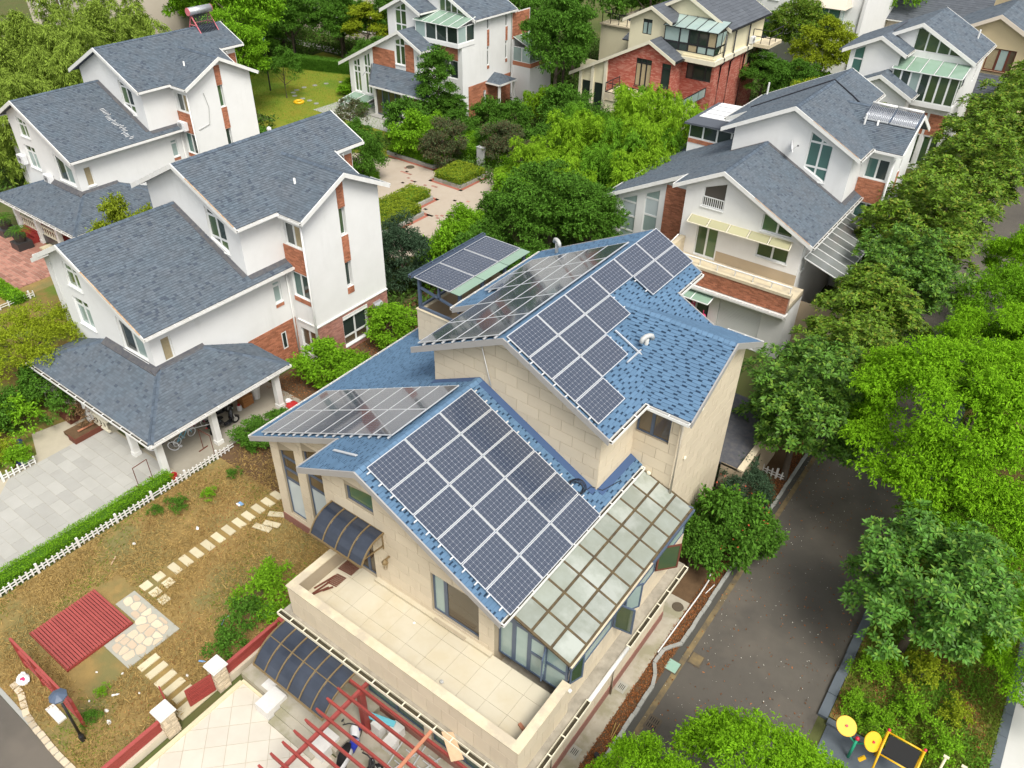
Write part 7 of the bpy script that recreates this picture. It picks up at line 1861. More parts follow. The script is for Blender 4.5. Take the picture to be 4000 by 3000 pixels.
FILL = [("tree0", -62.5, 61.5, 1.0, .7, 'leaf_mid', "low tree at the hedge end left of the brick gable"), ("tree1", -72.8, 66.5, 1.3, .75, 'leaf_mid', "rounded tree low before the pale house"), ("tree0", -76.8, 57.5, 1.1, .7, 'leaf_mid', "low dark tree beyond the lawn lamp"), ("tree1", -79.5, 60.5, 1.3, .8, 'leaf_bright', "fresh tree between lamp and pale house"), ("tree0", -66.0, 71.5, 1.4, .8, 'leaf_mid', "broad tree at the pale house's garden end"), ("tree1", -83.0, 57.0, 1.5, .95, 'leaf_bright', "fresh tree right of the beige house"), ("tree0", -88.0, 62.0, 1.6, 1.0, 'leaf_mid', "tree behind the beige house's corner"), ("tree1", -57.0, 68.5, 1.1, .8, 'leaf_mid', "low tree tucked behind the white villa's left eave"),
        ("tree0", -50.5, 70.5, 1.3, 1.0, 'leaf_mid', "tree close behind the white villa's glass annex"), ("tree1", -44.8, 70.0, 1.3, 1.1, 'leaf_mid', "dark tree between the glass annex and cream house"), ("tree0", -40.0, 90.0, 1.7, 1.2, 'leaf_mid', "tree rising behind the cream house's roof terrace"), ("tree1", -62.0, 82.0, 1.8, 1.1, 'leaf_mid', "tree at the top edge behind the white villa"), ("tree0", -72.0, 80.0, 1.2, .9, 'leaf_mid', "tree beside the pale house's right end"), ("tree1", -36.0, 96.0, 1.2, .8, 'leaf_mid', "low tree before the far white house"),
        ("tree0", -67.8, 46.2, 1.15, .8, 'leaf_bright', "low fresh tree at the foot of the big green one"), ("tree1", -61.5, 42.0, .95, .8, 'leaf_mid', "low tree behind the white gable wing"), ("tree0", -94, 70, 1.8, 1.1, 'leaf_mid', "tree at the top edge left of pale house"), ("tree1", -20.8, 64.8, .85, .85, 'leaf_yellow', "yellowish tree peeping over the slate ridge"), ("tree0", -17.5, 80.0, 1.0, 1.0, 'leaf_mid', "tree beside the attic-window house's rear"), ("tree1", -14.2, 62.0, .8, .95, 'leaf_magnolia', "small dark tree right behind the tube collectors")]
for k, x, y, sc, sz_, lm, lb in FILL: plant(k, x, y, lb, "garden_tree", "tree", TG, sc, szz=sz_, lmat=lm)
plant("flat0", -39.0, 12.4, "golden green flat-topped tree beside the carport house", "golden_tree", "tree", TG, 1.08)
plant("flat0", -41.0, 9.6, "golden green tree at the left frame edge below the other", "golden_tree", "tree", TG, .7)
for i, (x, y, sc, lb) in enumerate(((-72.5, 29.5, 1.1, "feathery tree at the left edge"), (-70.0, 33.2, 1.1, "feathery tree left of the slate roof"), (-74.0, 35.0, 1.2, "feathery tree in front of the beige house door"), (-76.5, 40.2, 1.2, "feathery tree under the beige house window"), (-79.5, 44.0, 1.25, "feathery tree by the beige house corner"), (-68.2, 27.6, 1.0, "feathery tree beside the lower slate roof"), (-78.0, 34.0, 1.2, "feathery tree behind the front row"), (-84, 40, 1.2, "feathery tree close to the beige house wall"), (-64.5, 24.0, .95, "feathery tree at the villa's left gable"), (-67.6, 36.6, 1.0, "feathery tree over the ridge of the villa"), (-71.6, 40.6, 1.1, "feathery tree behind the water heater"), (-82.5, 32, 1.2, "feathery tree beside the left frame edge"))):
    plant(f"tier{i % 2}" if i % 3 == 0 else f"bam{i % 3}", x, y, lb, "feathery_tree", "tree", "feathery trees in the top corner", sc * 1.25, lmat="leaf_conifer")
plant("shrub0", -46.4, 22.4, "broad-leaved loquat tree between the two slate roofs", "loquat_tree", "tree", TG, 1.5, szz=1.5, lmat='leaf_gold')
plant("shrub1", -45.0, 23.6, "second loquat crown at the eave of the porch roof", "loquat_tree", "tree", TG, 1.2, szz=1.7, lmat='leaf_gold')
# planting beside the driveway
for k, x, y, sc, lm, lb in (("loose0", -35.6, 9.9, 1.5, 'leaf_bright', "feathery green shrub at the edge of the slab driveway"), ("shrub0", -36.6, 8.8, 1.2, 'leaf_mid', "dark shrub behind the potted corner"), ("loose0", -34.9, 11.6, 1.4, 'leaf_mid', "leafy shrub beside the red brown planter"), ("shrub1", -36.9, 11.4, 1.2, 'leaf_mid', "shrub by the white garden seat"),
                              ("loose0", -33.6, 8.3, .9, 'leaf_bright', "broad hosta-like plant in the blue pot corner"), ("loose0", -34.4, 8.0, 1.0, 'leaf_yellow', "yellow-tipped plant at the left frame edge by the drive"), ("loose0", -33.9, 12.0, 1.0, 'leaf_dry', "dry bare shrub in the long planter"), ("loose0", -32.9, 12.6, .6, 'leaf_mid', "green tuft beside the veranda post"), ("shrub0", -38.5, 8.4, 1.2, 'leaf_mid', "shrub at the left frame edge")):
    plant(k, x, y, lb, "garden_shrub", "shrub", SG, sc, tname="stem", lmat=lm)
for k, x, y, sc, lm, lb in (("loose0", -18.6, 10.0, 1.15, 'leaf_bright', "rose bush beside the house path, furthest from the canopy"), ("loose0", -18.2, 9.0, 1.1, 'leaf_mid', "rose bush in the middle of the garden bed"), ("loose0", -18.0, 8.0, .95, 'leaf_mid', "rose bush nearest the red fence"), ("loose0", -17.5, 9.7, .8, 'leaf_bright', "small rose bush against the terrace wall"), ("loose0", -19.0, 11.0, .9, 'leaf_bright', "tall rose bush by the long windows"),
                              ("loose0", -24.9, 12.3, .45, 'leaf_bright', "single bright sapling in the dry grass"), ("loose0", -25.4, 11.0, .6, 'leaf_mid', "low green weed bush near the picket fence"), ("loose0", -25.9, 10.3, .4, 'leaf_mid', "small weed bush close to the picket fence"), ("loose0", -25.2, 13.8, .4, 'leaf_mid', "small weed bush below the blue roof corner"),
                              ("loose0", -20.0, 4.3, .3, 'leaf_bright', "green tuft in the middle of the bare garden"), ("loose0", -19.3, 3.5, .4, 'leaf_mid', "weed patch behind the street lamp")):
    plant(k, x, y, lb, "rose_bush" if "rose" in lb else "weed_bush", "shrub", "plants in the dry garden", sc, tname="stem", lmat=lm)
for k, x, y, sc, lm, lb in (("loose0", .8, 20.8, .8, 'leaf_bright', "leafy plant at the dark kerb, nearer the tree trunk"), ("loose0", .9, 19.2, .7, 'leaf_bright', "leafy plant at the dark kerb corner"), ("loose0", 1.3, 21.6, .6, 'leaf_bright', "sprouting plant at the foot of the bare trunk"), ("loose0", 2.3, 20.2, .8, 'leaf_bright', "bright weed in the middle of the roadside bed"), ("loose0", 2.4, 21.8, 1.0, 'leaf_yellow', "yellow-green weed patch under the magnolia"), ("loose0", 3.6, 21.0, .7, 'leaf_yellow', "weed patch beside the pale pavement"), ("loose0", 1.7, 18.9, .8, 'leaf_bright', "weed behind the yellow frame"), ("loose0", 3.4, 19.4, .9, 'leaf_bright', "weed at the pavement corner of the bed")):
    plant(k, x, y, lb, "bed_plant", "plant", "plants in the roadside bed", sc, tname="stem", lmat=lm)

# hedges: a leafy skin over a twig core
def hedge(pts, h, label, mat='leaf_bright', dens=620, L=.075, W=.035, name="hedge", z=0., cat="hedge", group="clipped hedges"):
    r_ = np.random.default_rng(len(label) * 17 + int(abs(pts[0][0] * 10)))
    R = root(name, (sum(p[0] for p in pts) / len(pts), sum(p[1] for p in pts) / len(pts), z), label, cat, group)
    ip = inset(list(pts), .07); MB().prism([(x, y, z) for x, y in ip], (0, 0, h - .09)).build("twigs", 'leaf_mid', R)
    P_, D_ = [], []
    poly = pts if area(pts) > 0 else pts[::-1]
    xs, ys = [p[0] for p in poly], [p[1] for p in poly]
    n = int(abs(area(poly)) * dens); q = np.stack([r_.uniform(min(xs), max(xs), n * 3), r_.uniform(min(ys), max(ys), n * 3)], 1)
    ins = np.ones(len(q), bool)
    for (xa, ya), (xb, yb) in zip(poly, poly[1:] + poly[:1]): ins &= ((xb - xa) * (q[:, 1] - ya) - (yb - ya) * (q[:, 0] - xa)) > 0
    q = q[ins][:n]; bump = .06 * np.sin(q[:, 0] * 3.1 + q[:, 1] * 2.3) + .04 * np.sin(q[:, 0] * 7.7 - q[:, 1] * 5.1)
    P_.append(np.column_stack([q, z + h + bump + r_.normal(size=len(q)) * .035 - .03])); D_.append(rdir(len(q), .0, r_))
    for (xa, ya), (xb, yb) in zip(poly, poly[1:] + poly[:1]):
        Ls = math.hypot(xb - xa, yb - ya); n = int(Ls * h * dens); t = r_.uniform(0, 1, n); nx, ny = (yb - ya) / Ls, -(xb - xa) / Ls; o = r_.normal(size=n) * .04 + .01
        P_.append(np.column_stack([xa + (xb - xa) * t + nx * o, ya + (yb - ya) * t + ny * o, z + r_.uniform(.02, h, n)])); D_.append(rdir(n, -.2, r_) + np.array([nx, ny, .3]))
    P_, D_ = np.concatenate(P_), np.concatenate(D_); n = len(P_)
    v, f = leaf_arrays(P_, D_, np.array([0, 0, 1.]) + r_.normal(size=(n, 3)) * .5, r_.uniform(.7, 1.3, n) * L, r_.uniform(.7, 1.2, n) * W, .25, .05)
    o = fast_mesh("leaves", v - np.array(wloc(R)), f, mat); link("leaves", o, R, wloc(R))
    return R
hedge([(-27.62, 3.4), (-26.92, 3.4), (-26.92, 11.9), (-27.5, 11.9)], .52, "bright green hedge along the white picket fence", 'leaf_bright', 1100, .07, .03)
for pts, h, lb, mt in ((BED1, .75, "yellow-green clipped hedge block in the middle of the plaza", 'leaf_gold'), ([(-40.1, 35.7), (-37.0, 35.7), (-37.0, 39.6), (-40.1, 39.6)], .8, "golden clipped hedge beside the white wing", 'leaf_gold'), ([(-40.1, 39.6), (-38.3, 39.6), (-38.3, 42.1), (-40.1, 42.1)], .8, "back half of the golden hedge by the white wing", 'leaf_gold'),
                       ([(-47.3, 47.1), (-42.3, 47.1), (-42.3, 49.1), (-47.3, 49.1)], .7, "low clipped hedge in the plaza's far planter", 'leaf_bright'), ([(-50.2, 46.6), (-47.8, 44.9), (-47.3, 45.9), (-49.7, 47.6)], 1.0, "clipped green hedge at the lawn corner", 'leaf_mid'),
                       ([(-60.5, 40.5), (-50.2, 45.0), (-50.6, 46.0), (-61, 41.5)], 1.1, "clipped hedge along the lawn behind the slate ridge", 'leaf_mid'), ([(-43.5, 50.2), (-33.5, 50.2), (-33.5, 53.6), (-43.5, 53.6)], 1.15, "broad clipped hedge below the dark tree", 'leaf_bright'),
                       ([(-46, 40.0), (-43.9, 40.0), (-43.9, 42.4), (-46, 42.4)], .8, "low green hedge under the dark shrub column", 'leaf_bright'), ([(-53, 15.2), (-47.3, 15.2), (-47.3, 15.9), (-53, 15.9)], .5, "low hedge strip before the brick drive", 'leaf_bright'),
                       ([(-58, 64.6), (-75, 58.6), (-75.4, 59.5), (-58.4, 65.5)][::-1], 1.3, "tall hedge behind the lawn", 'leaf_mid')):
    hedge([tuple(p) for p in pts], h, lb, mt, 420, .12, .055)

# ------------------------------------------------------------------ grass and litter (nobody could count it)
def scatter(name, label, mat, n, x0, y0, x1, y1, L, W, z=.01, zr=0., lean=.7, seed=1, mask=None, cat="grass"):
    r = np.random.default_rng(seed); q = np.stack([r.uniform(x0, x1, n), r.uniform(y0, y1, n)], 1)
    if mask is not None: q = q[mask(q, r)]
    n = len(q); p = np.column_stack([q, z + r.uniform(0, 1, n) ** 2 * zr]); d = rdir(n, .05, r); d[:, :2] *= lean * 2
    v, f = leaf_arrays(p, d, rdir(n, .2, r), r.uniform(.5, 1.4, n) * L, r.uniform(.6, 1.2, n) * W, .1, .0)
    o = bpy.data.objects.new(name, fast_mesh(name, v, f, mat)); COL.objects.link(o); tag(o, label, cat, kind="stuff"); return o
def blot(q, f1, f2, ph): return np.sin(q[:, 0] * f1 + ph) * np.cos(q[:, 1] * f2 - ph) + .5 * np.sin(q[:, 0] * f2 * 2.3 + q[:, 1] * f1 * 1.7 + ph)
avoid = lambda q: ~(((q[:, 0] > -24.3) & (q[:, 0] < -20.1) & (q[:, 1] > 3.9) & (q[:, 1] < 7.5)) | ((q[:, 0] > -23.1) & (q[:, 0] < -22.4) & (q[:, 1] > 7.6) & (q[:, 1] < 14.4)) | ((q[:, 0] > -20) & (q[:, 0] < -17.1) & (q[:, 1] > 5.5) & (q[:, 1] < 6.3)))
scatter("dry_grass", "straw-coloured dry grass over the garden", 'straw', 60000, -26.7, 2.4, -17.2, 16, .20, .026, mask=lambda q, r: avoid(q) & (blot(q, .9, 1.1, .4) + r.normal(size=len(q)) * .6 > -.35), seed=2)
scatter("green_grass", "patches of green grass in the dry garden", 'grass_blade', 34000, -26.7, 2.4, -17.2, 14, .12, .024, mask=lambda q, r: avoid(q) & (blot(q, .7, .8, 2.1) + r.normal(size=len(q)) * .4 > .55), seed=3)
scatter("leaf_litter", "reddish leaf litter by the street edge and road verge", 'red_leaf_litter', 26000, -26.7, 2.3, -17.2, 16, .06, .035, mask=lambda q, r: avoid(q) & (blot(q, .5, .6, 4.0) + r.normal(size=len(q)) * .5 > .75), seed=4, cat="leaf litter")
scatter("verge_litter", "brown leaf litter on the planting strip by the road", 'red_leaf_litter', 16000, -5.62, 8, -5.08, 40, .07, .035, z=.03, seed=5, cat="leaf litter")
scatter("bed_grass", "rough grass and ground cover in the roadside bed", 'grass_blade', 60000, .3, 18.5, 5.0, 32, .15, .03, z=.07, lean=.5, mask=lambda q, r: blot(q, 1.1, .9, 1.) + r.normal(size=len(q)) * .5 > -.45, seed=6)
scatter("bed_litter", "brown leaf litter in the roadside bed", 'red_leaf_litter', 15000, .3, 18.5, 5.0, 30, .09, .045, z=.07, mask=lambda q, r: blot(q, 1.1, .9, 1.) + r.normal(size=len(q)) * .3 < -.2, seed=7, cat="leaf litter")
scatter("bed_weeds", "yellow-green weeds spreading over the roadside bed", 'grass_bright', 26000, .8, 18.5, 5.0, 26, .13, .05, z=.09, lean=.6, mask=lambda q, r: blot(q, 1.6, 1.3, 3.) + r.normal(size=len(q)) * .4 > .35, seed=8, cat="weeds")
scatter("passage_litter", "reddish litter on the soil between the houses", 'red_leaf_litter', 14000, -29.4, 19, -22.5, 32, .09, .05, z=.0, mask=lambda q, r: r.uniform(size=len(q)) > .3, seed=9, cat="leaf litter")
scatter("lawn_grass", "mown yellow-green grass of the lawn", 'grass_bright', 60000, -74, 40, -47, 64, .10, .03, lean=.5, mask=lambda q, r: q[:, 1] > 46.8 + np.maximum(0, (q[:, 0] + 50.2)) * 3, seed=10)
scatter("road_leaves", "fallen leaves scattered on the asphalt and courtyard edge", 'red_leaf_litter', 900, -4.9, 9, -.1, 40, .09, .05, z=.008, seed=11, cat="leaf litter")
scatter("road_specks", "pale grit and petals on the road", 'bloom_white', 500, -4.9, 9, -.1, 34, .04, .03, z=.008, seed=12, cat="grit")
scatter("shrub_petals", "small orange-red flowers in the shrub by the road", 'petal', 90, -7.2, 21.2, -4.4, 25, .09, .07, z=2.2, seed=13, cat="flowers")
def wild(q, r):
    x, y = q[:, 0], q[:, 1]
    k = ~((x > -62) & (x < -33.0) & (y > 33) & (y < 47.0)) & ~((x > -17.3) & (y < 56)) & ~((x > -23) & (x < -8) & (y > 39.5) & (y < 55)) & ~((x > -76) & (x < -49.6) & (y > 46) & (y < 66))
    return k & ~((x > -39.5) & (x < -28.2) & (y > 67.4) & (y < 80)) & ~((x > -60.6) & (x < -47.8) & (y > 55.5) & (y < 66))
scatter("undergrowth", "mixed undergrowth covering the ground between the gardens", 'undergrowth', 150000, -60, 27, -16, 92, .30, .13, z=.0, zr=.7, lean=.6, mask=wild, seed=21, cat="undergrowth")
scatter("undergrowth_far", "mixed undergrowth beneath the trees along the top edge", 'undergrowth', 70000, -100, 20, -60, 72, .36, .16, z=.0, zr=.8, lean=.6, mask=lambda q, r: ~((q[:, 0] > -76) & (q[:, 1] > 46) & (q[:, 1] < 66)) & ~((q[:, 1] < 38) & (q[:, 0] > -64.2)), seed=22, cat="undergrowth")
for x, y, sc, lm, lb in ((-30.8, 40.4, 1.5, 'leaf_mid', "shrub at the plaza's right edge below the bamboo"), (-31.6, 37.6, 1.4, 'leaf_bright', "bright shrub bordering the plaza behind the pergola"), (-31.9, 43.6, 1.5, 'leaf_bright', "bright shrub at the plaza's back corner"), (-28.6, 36.6, 1.5, 'leaf_mid', "shrub left of the dense broad-leaved tree"), (-24.6, 36.0, 1.5, 'leaf_mid', "shrub right of the roof vent cowl"), (-44.6, 57.4, 1.4, 'leaf_mid', "shrub against the brick side wall"), (-41.8, 57.6, 1.5, 'leaf_mid', "shrub before the thin bamboo"), (-45.8, 51.6, 1.3, 'leaf_bright', "bright shrub right of the garden room"), (-37.2, 58.0, 1.6, 'leaf_mid', "shrub midway between porch and cream house")):
    plant("shrub1", x, y, lb, "garden_shrub", "shrub", SG, sc, szz=1.05, tname="stem", lmat=lm)

# ------------------------------------------------------------------ smaller things
# solar water heater on the second white villa
WH = root("water_heater", PB(UR, 25.5, UZ), "solar water heater with red frame and steel tank on the slate ridge", "water heater")
def T(x, y, z): return Vector(PB(UR + x, 25.5 + y, UZ + z - .2))
for y in (-.75, .75):
    m = MB(); m.bar(T(-.15, y, .95), T(.75, y, -.25), .06, .06, up=(0, 1, 0)); m.bar(T(-.15, y, .95), T(-.7, y, -.25), .06, .06, up=(0, 1, 0)); m.bar(T(-.45, y, .3), T(.4, y, .3), .05, .05); m.bar(T(.1, y, .6), T(.4, y, .3), .04, .04); m.build("side_frame", 'pink_paint', WH)
m = MB(); m.bar(T(.7, -.75, -.2), T(.7, .75, -.2), .06, .06); m.bar(T(.2, -.75, .5), T(.2, .75, .5), .05, .05); m.bar(T(-.68, -.75, -.2), T(-.68, .75, -.2), .06, .06); m.build("cross_bar", 'pink_paint', WH)
MB().tube([T(-.12, -.95, 1.2), T(-.12, .95, 1.2)], .27, 20).build("tank", 'steel', WH, smooth=True)
for y in (-.97, .95): MB().tube([T(-.12, y, 1.2), T(-.12, y + .03, 1.2)], .275, 20).build("tank_end", 'pink_paint', WH)
for k in range(12): y = -.66 + k * .12; MB().tube([T(.0, y, 1.0), T(.72, y, -.12)], .028, 6).build("tube", 'cable_black', WH, smooth=True)
# tube collectors on the wing of the balcony villa
for c, lb in ((0, "glass tube solar collector on the wing roof, inner of two"), (1, "glass tube solar collector on the wing roof, at the gable edge")):
    x0 = -9.78 + c * 1.47; TC = root("tube_collector", PD(x0 + .7, 21.9, zw(21.9)), lb, "solar collector", "tube collectors on the wing roof")
    def Q(x, y, h): return Vector(PD(x, y, zw(y) + h))
    MB().tube([Q(x0, 22.62 - .2, .20), Q(x0 + 1.4, 22.62 - .2, .20)], .075, 10).build("manifold", 'trim_white', TC, smooth=True)
    for k in range(14): x = x0 + .06 + k * .1; MB().tube([Q(x, 22.4, .16), Q(x, 21.2, .14)], .030, 8).build("glass_tube", 'tube_glass', TC, smooth=True)
    MB().bar(Q(x0, 21.18, .1), Q(x0 + 1.4, 21.18, .1), .08, .07).build("foot_rail", 'alu', TC); MB().bar(Q(x0 + 1.42, 21.2, .1), Q(x0 + 1.42, 22.5, .14), .05, .06).build("side_rail", 'metal_slate', TC)
    MB().prism([Q(x0, 21.25, .05), Q(x0 + 1.4, 21.25, .05), Q(x0 + 1.4, 22.4, .05), Q(x0, 22.4, .05)], (0, 0, .02)).build("reflector", 'alu', TC)
# satellite dish
SDH = root("satellite_dish", PD(-12.4, 17.3, 8.6), "white satellite dish on the upper gable wall", "satellite dish")
c = Vector(PD(-12.35, 16.95, 8.75)); ax = Vector((.93, .22, .28)).normalized(); m = MB(); a = ax.cross(Vector((0, 0, 1))).normalized(); b = ax.cross(a); rings = []
for j in range(5):
    rr = .34 * j / 4; i0 = len(m.v); m.v += [tuple(c + (a * math.cos(t) + b * math.sin(t)) * rr + ax * (.11 * (j / 4) ** 2)) for t in (2 * math.pi * k / 20 for k in range(20))]; rings.append(i0)
for i0, i1 in zip(rings, rings[1:]):
    for k in range(20): m.f.append((i0 + k, i0 + (k + 1) % 20, i1 + (k + 1) % 20, i1 + k))
m.build("dish", 'plastic_white', SDH, smooth=True)
MB().tube([c, Vector(PD(-12.3, 17.34, 8.45))], .03, 6).build("arm", 'pvc_grey', SDH); MB().tube([c - b * .0 + Vector((0, 0, -.3)), c + ax * .4], .015, 6).build("feed_arm", 'pvc_grey', SDH); MB().blob(c + ax * .42, .05, .05, .05).build("receiver", 'metal_black', SDH)
ac_unit(PD(-14.3, 12.35, 6.25), (0, -1, 0), "air conditioner inside the railed attic opening, lower unit"); ac_unit(PD(-13.98, 12.45, 6.95), (0, -1, 0), "air conditioner inside the railed attic opening, upper unit")
MB().tube([PD(-17.5, 26.4, zu(-17.5)), PD(-17.5, 26.4, zu(-17.5) + .8)], .06, 8).build("vent_pipe", 'pipe_white', RD); MB().tube([PD(-9.6, 20.9, zu(-9.6)), PD(-9.6, 20.9, zu(-9.6) + .7)], .06, 8).build("vent_pipe", 'pipe_white', RD)
# couplet banners and lantern at the garage entrance
for x, lb in ((-14.55, "pink couplet banner at the outer side of the entrance"), (-13.55, "pink couplet banner beside the door leaf")):
    r = root("couplet_banner", PD(x, 9.5, .6), lb, "banner", "pink couplet banners"); MB().box(*PD(x - .11, 9.52, .6), *PD(x + .11, 9.54, 2.2)).build("cloth", 'banner_pink', r)
    g = MB()
    for k in range(6):
        z = 2.05 - k * .24
        for (u0, v0, u1, v1) in ((-.06, 0, .06, 0), (-.06, -.08, .06, -.08), (0, .03, 0, -.13), (-.05, -.13, .05, -.12), (-.06, .02, -.03, -.1)): g.bar(PD(x + u0, 9.515, z + v0), PD(x + u1, 9.515, z + v1), .012, .016)
    g.build("characters", 'plastic_white', r)
r = root("paper_lantern", PD(-12.75, 9.2, .0), "pink stacked lantern beside the garage door", "lantern")
for k, z in enumerate((.25, .62, .98)): MB().blob(PD(-12.75, 9.2, z), .2, .2, .2).build("globe", 'banner_pink', r, smooth=True)
MB().tube([PD(-12.75, 9.2, 1.1), PD(-12.75, 9.2, 1.4)], .03, 6).build("cord", 'banner_pink', r)

# scooters and bicycles
def scooter(x, y, ang, body, trim, label, seat='rubber'):
    r = root("motor_scooter", (x, y, .012), label, "scooter"); d = Vector((math.cos(ang), math.sin(ang), 0)); s = Vector((-d.y, d.x, 0)); o = Vector((x, y, .012)); z = Vector((0, 0, 1))
    def pt(u, v, h): return o + d * u + s * v + z * h
    for u in (-.6, .62):
        w_ = MB().torus(pt(u, 0, .22), s, .165, .055, 20, 8).build("tyre", 'rubber', r, smooth=True); MB().tube([pt(u, -.04, .22), pt(u, .04, .22)], .11, 14).build("rim", 'steel', w_)
    def loft(secs, nm, mt):
        m = MB(); rings = []
        for u, h0, h1, wd in secs:
            i = len(m.v); hm, hh = (h0 + h1) / 2, (h1 - h0) / 2
            m.v += [tuple(pt(u, wd * math.cos(t), hm + hh * math.sin(t))) for t in (2 * math.pi * k / 10 for k in range(10))]; rings.append(i)
        for a_, b_ in zip(rings, rings[1:]):
            for k in range(10): m.f.append((a_ + k, a_ + (k + 1) % 10, b_ + (k + 1) % 10, b_ + k))
        m.f.append(tuple(rings[0] + k for k in range(10))); m.f.append(tuple(rings[-1] + k for k in range(10))); return m.build(nm, mt, r, smooth=True)
    loft([(-.88, .55, .68, .05), (-.75, .42, .74, .15), (-.45, .34, .76, .19), (-.15, .28, .72, .17), (-.02, .22, .5, .12)], "rear_body", body)
    loft([(-.80, .72, .80, .08), (-.5, .72, .86, .15), (-.2, .70, .84, .15), (.0, .68, .76, .08)], "seat", seat)
    loft([(-.05, .20, .30, .14), (.2, .19, .28, .16), (.4, .2, .32, .15)], "footboard", trim)
    loft([(.36, .22, .55, .17), (.44, .3, .9, .18), (.5, .45, 1.0, .13), (.56, .6, .98, .07)], "front_shield", body)
    loft([(.42, .36, .44, .06), (.62, .40, .47, .08), (.84, .28, .36, .05)], "mudguard", trim)
    MB().tube([pt(.62, .06, .22), pt(.5, .05, .7)], .025, 6).tube([pt(.62, -.06, .22), pt(.5, -.05, .7)], .025, 6).build("fork", 'steel', r)
    MB().tube([pt(.36, -.34, 1.02), pt(.44, -.15, 1.06), pt(.46, 0, 1.04), pt(.44, .15, 1.06), pt(.36, .34, 1.02)], .022, 8).build("handlebar", 'metal_black', r)
    for v in (-.28, .28): m_ = MB().tube([pt(.4, v, 1.04), pt(.38, v * 1.1, 1.22)], .008, 5).build("mirror_stem", 'metal_black', r); MB().blob(pt(.38, v * 1.15, 1.26), .03, .06, .04).build("mirror", 'metal_black', r)
    MB().blob(pt(.57, 0, .88), .05, .08, .06).build("headlight", 'lamp_glass', r); MB().blob(pt(-.88, 0, .6), .03, .1, .04).build("tail_light", 'red_plastic', r)
    return r
scooter(-28.28, 15.66, math.radians(88), 'scooter_black', 'scooter_black', "black motor scooter parked under the carport"); scooter(-11.68, 7.85, math.radians(112), 'scooter_white', 'scooter_blue', "white and blue scooter under the red pergola"); scooter(-10.75, 7.35, math.radians(75), 'scooter_black', 'scooter_black', "dark scooter at the bottom edge under the pergola")
scooter(-29.3, 16.0, math.radians(80), 'scooter_black', 'scooter_black', "second dark scooter deeper in the carport")
def bicycle(x, y, ang, mat, R_, label, trainer=False):
    r = root("child_bicycle", (x, y, .012), label, "bicycle"); d = Vector((math.cos(ang), math.sin(ang), 0)); s = Vector((-d.y, d.x, 0)); o = Vector((x, y, .012)); z = Vector((0, 0, 1)); k = R_ / .2
    def pt(u, v, h): return o + d * u * k + s * v + z * h * k
    for u in (-.36, .36):
        w_ = MB().torus(pt(u, 0, .2), s, R_ * .9, .022, 22, 6).build("tyre", 'plastic_white', r, smooth=True); m = MB()
        for j in range(8): a_ = j * math.pi / 4; m.bar(pt(u, 0, .2), pt(u + .18 * math.cos(a_), 0, .2 + .18 * math.sin(a_)), .006, .006)
        m.build("spokes", 'steel', w_)
    m = MB()
    for a_, b_ in (((-.36, 0, .2), (-.12, 0, .46)), ((-.36, 0, .2), (-.05, 0, .22)), ((-.05, 0, .22), (-.15, 0, .55)), ((-.05, 0, .22), (.24, 0, .5)), ((-.12, 0, .46), (.24, 0, .55)), ((.22, 0, .6), (.36, 0, .2))): m.tube([pt(*a_), pt(*b_)], .02, 6)
    m.build("frame", mat, r); MB().tube([pt(.16, -.22, .66), pt(.22, -.1, .68), pt(.22, .1, .68), pt(.16, .22, .66)], .016, 6).build("handlebar", 'metal_black', r)
    MB().blob(pt(-.16, 0, .58), .12, .07, .04).build("saddle", 'rubber', r, smooth=True); MB().tube([pt(-.05, -.08, .22), pt(-.05, .08, .22)], .05, 8).build("crank", 'steel', r)
    if trainer:
        for v in (-.2, .2): MB().torus(pt(-.36, v, .07), s, .05, .02, 12, 6).build("stabiliser", 'plastic_white', r)
bicycle(-29.02, 13.95, math.radians(97), 'bike_blue', .24, "light blue child's bicycle with white tyres", True); bicycle(-29.35, 14.85, math.radians(70), 'bike_pink', .22, "pink child's bicycle behind the blue one"); bicycle(-29.2, 12.9, math.radians(40), 'metal_black', .28, "dark bicycle half hidden under the porch corner")
# carport clutter
def simple(name, mb, mat, label, cat, group=None): return tag(mb.build(name, mat), label, cat, group)
def rack(x, y, wx, wy, h, label):
    r = root("drying_rack", (x, y, 0), label, "rack", "rusty drying racks"); m = MB()
    m.tube([(x, y, 0), (x, y, h)], .018, 6).tube([(x + wx, y + wy, 0), (x + wx, y + wy, h)], .018, 6); m.build("uprights", 'red_brown', r); MB().tube([(x, y, h), (x + wx, y + wy, h)], .02, 6).build("top_bar", 'red_brown', r)
    n = Vector((-wy, wx, 0)).normalized() * .25
    for q in ((x, y), (x + wx, y + wy)): MB().bar(Vector((*q, .03)) - n, Vector((*q, .03)) + n, .04, .04).build("foot", 'red_brown', r)
rack(-27.88, 10.78, -.05, .70, 1.2, "rusty drying rack on the slab drive beside the hedge"); rack(-27.86, 14.1, .78, .05, 1.2, "rusty drying rack inside the carport by the picket fence")
r = root("waste_bin", (-27.02, 12.0, 0), "red plastic bin at the carport post", "bin"); MB().tube([(-27.02, 12.0, 0), (-27.02, 12.0, .42)], [.12, .16], 14, cap=False).build("shell", 'red_plastic', r); MB().torus((-27.02, 12.0, .42), (0, 0, 1), .16, .015, 16, 6).build("rim", 'red_plastic', r)
r = root("jerry_can", (-28.9, 17.0, .012), "white container with red lid by the scooter", "container"); MB().tube([(-28.9, 17, .012), (-28.9, 17, .25), (-28.9, 17, .3)], [.12, .12, .06], 12).build("body", 'plastic_white', r); MB().tube([(-28.9, 17, .3), (-28.9, 17, .36)], .075, 12).build("lid", 'red_plastic', r)
r = root("wooden_crate", (-29.05, 17.5, .012), "brown wooden crate at the back of the carport", "crate")
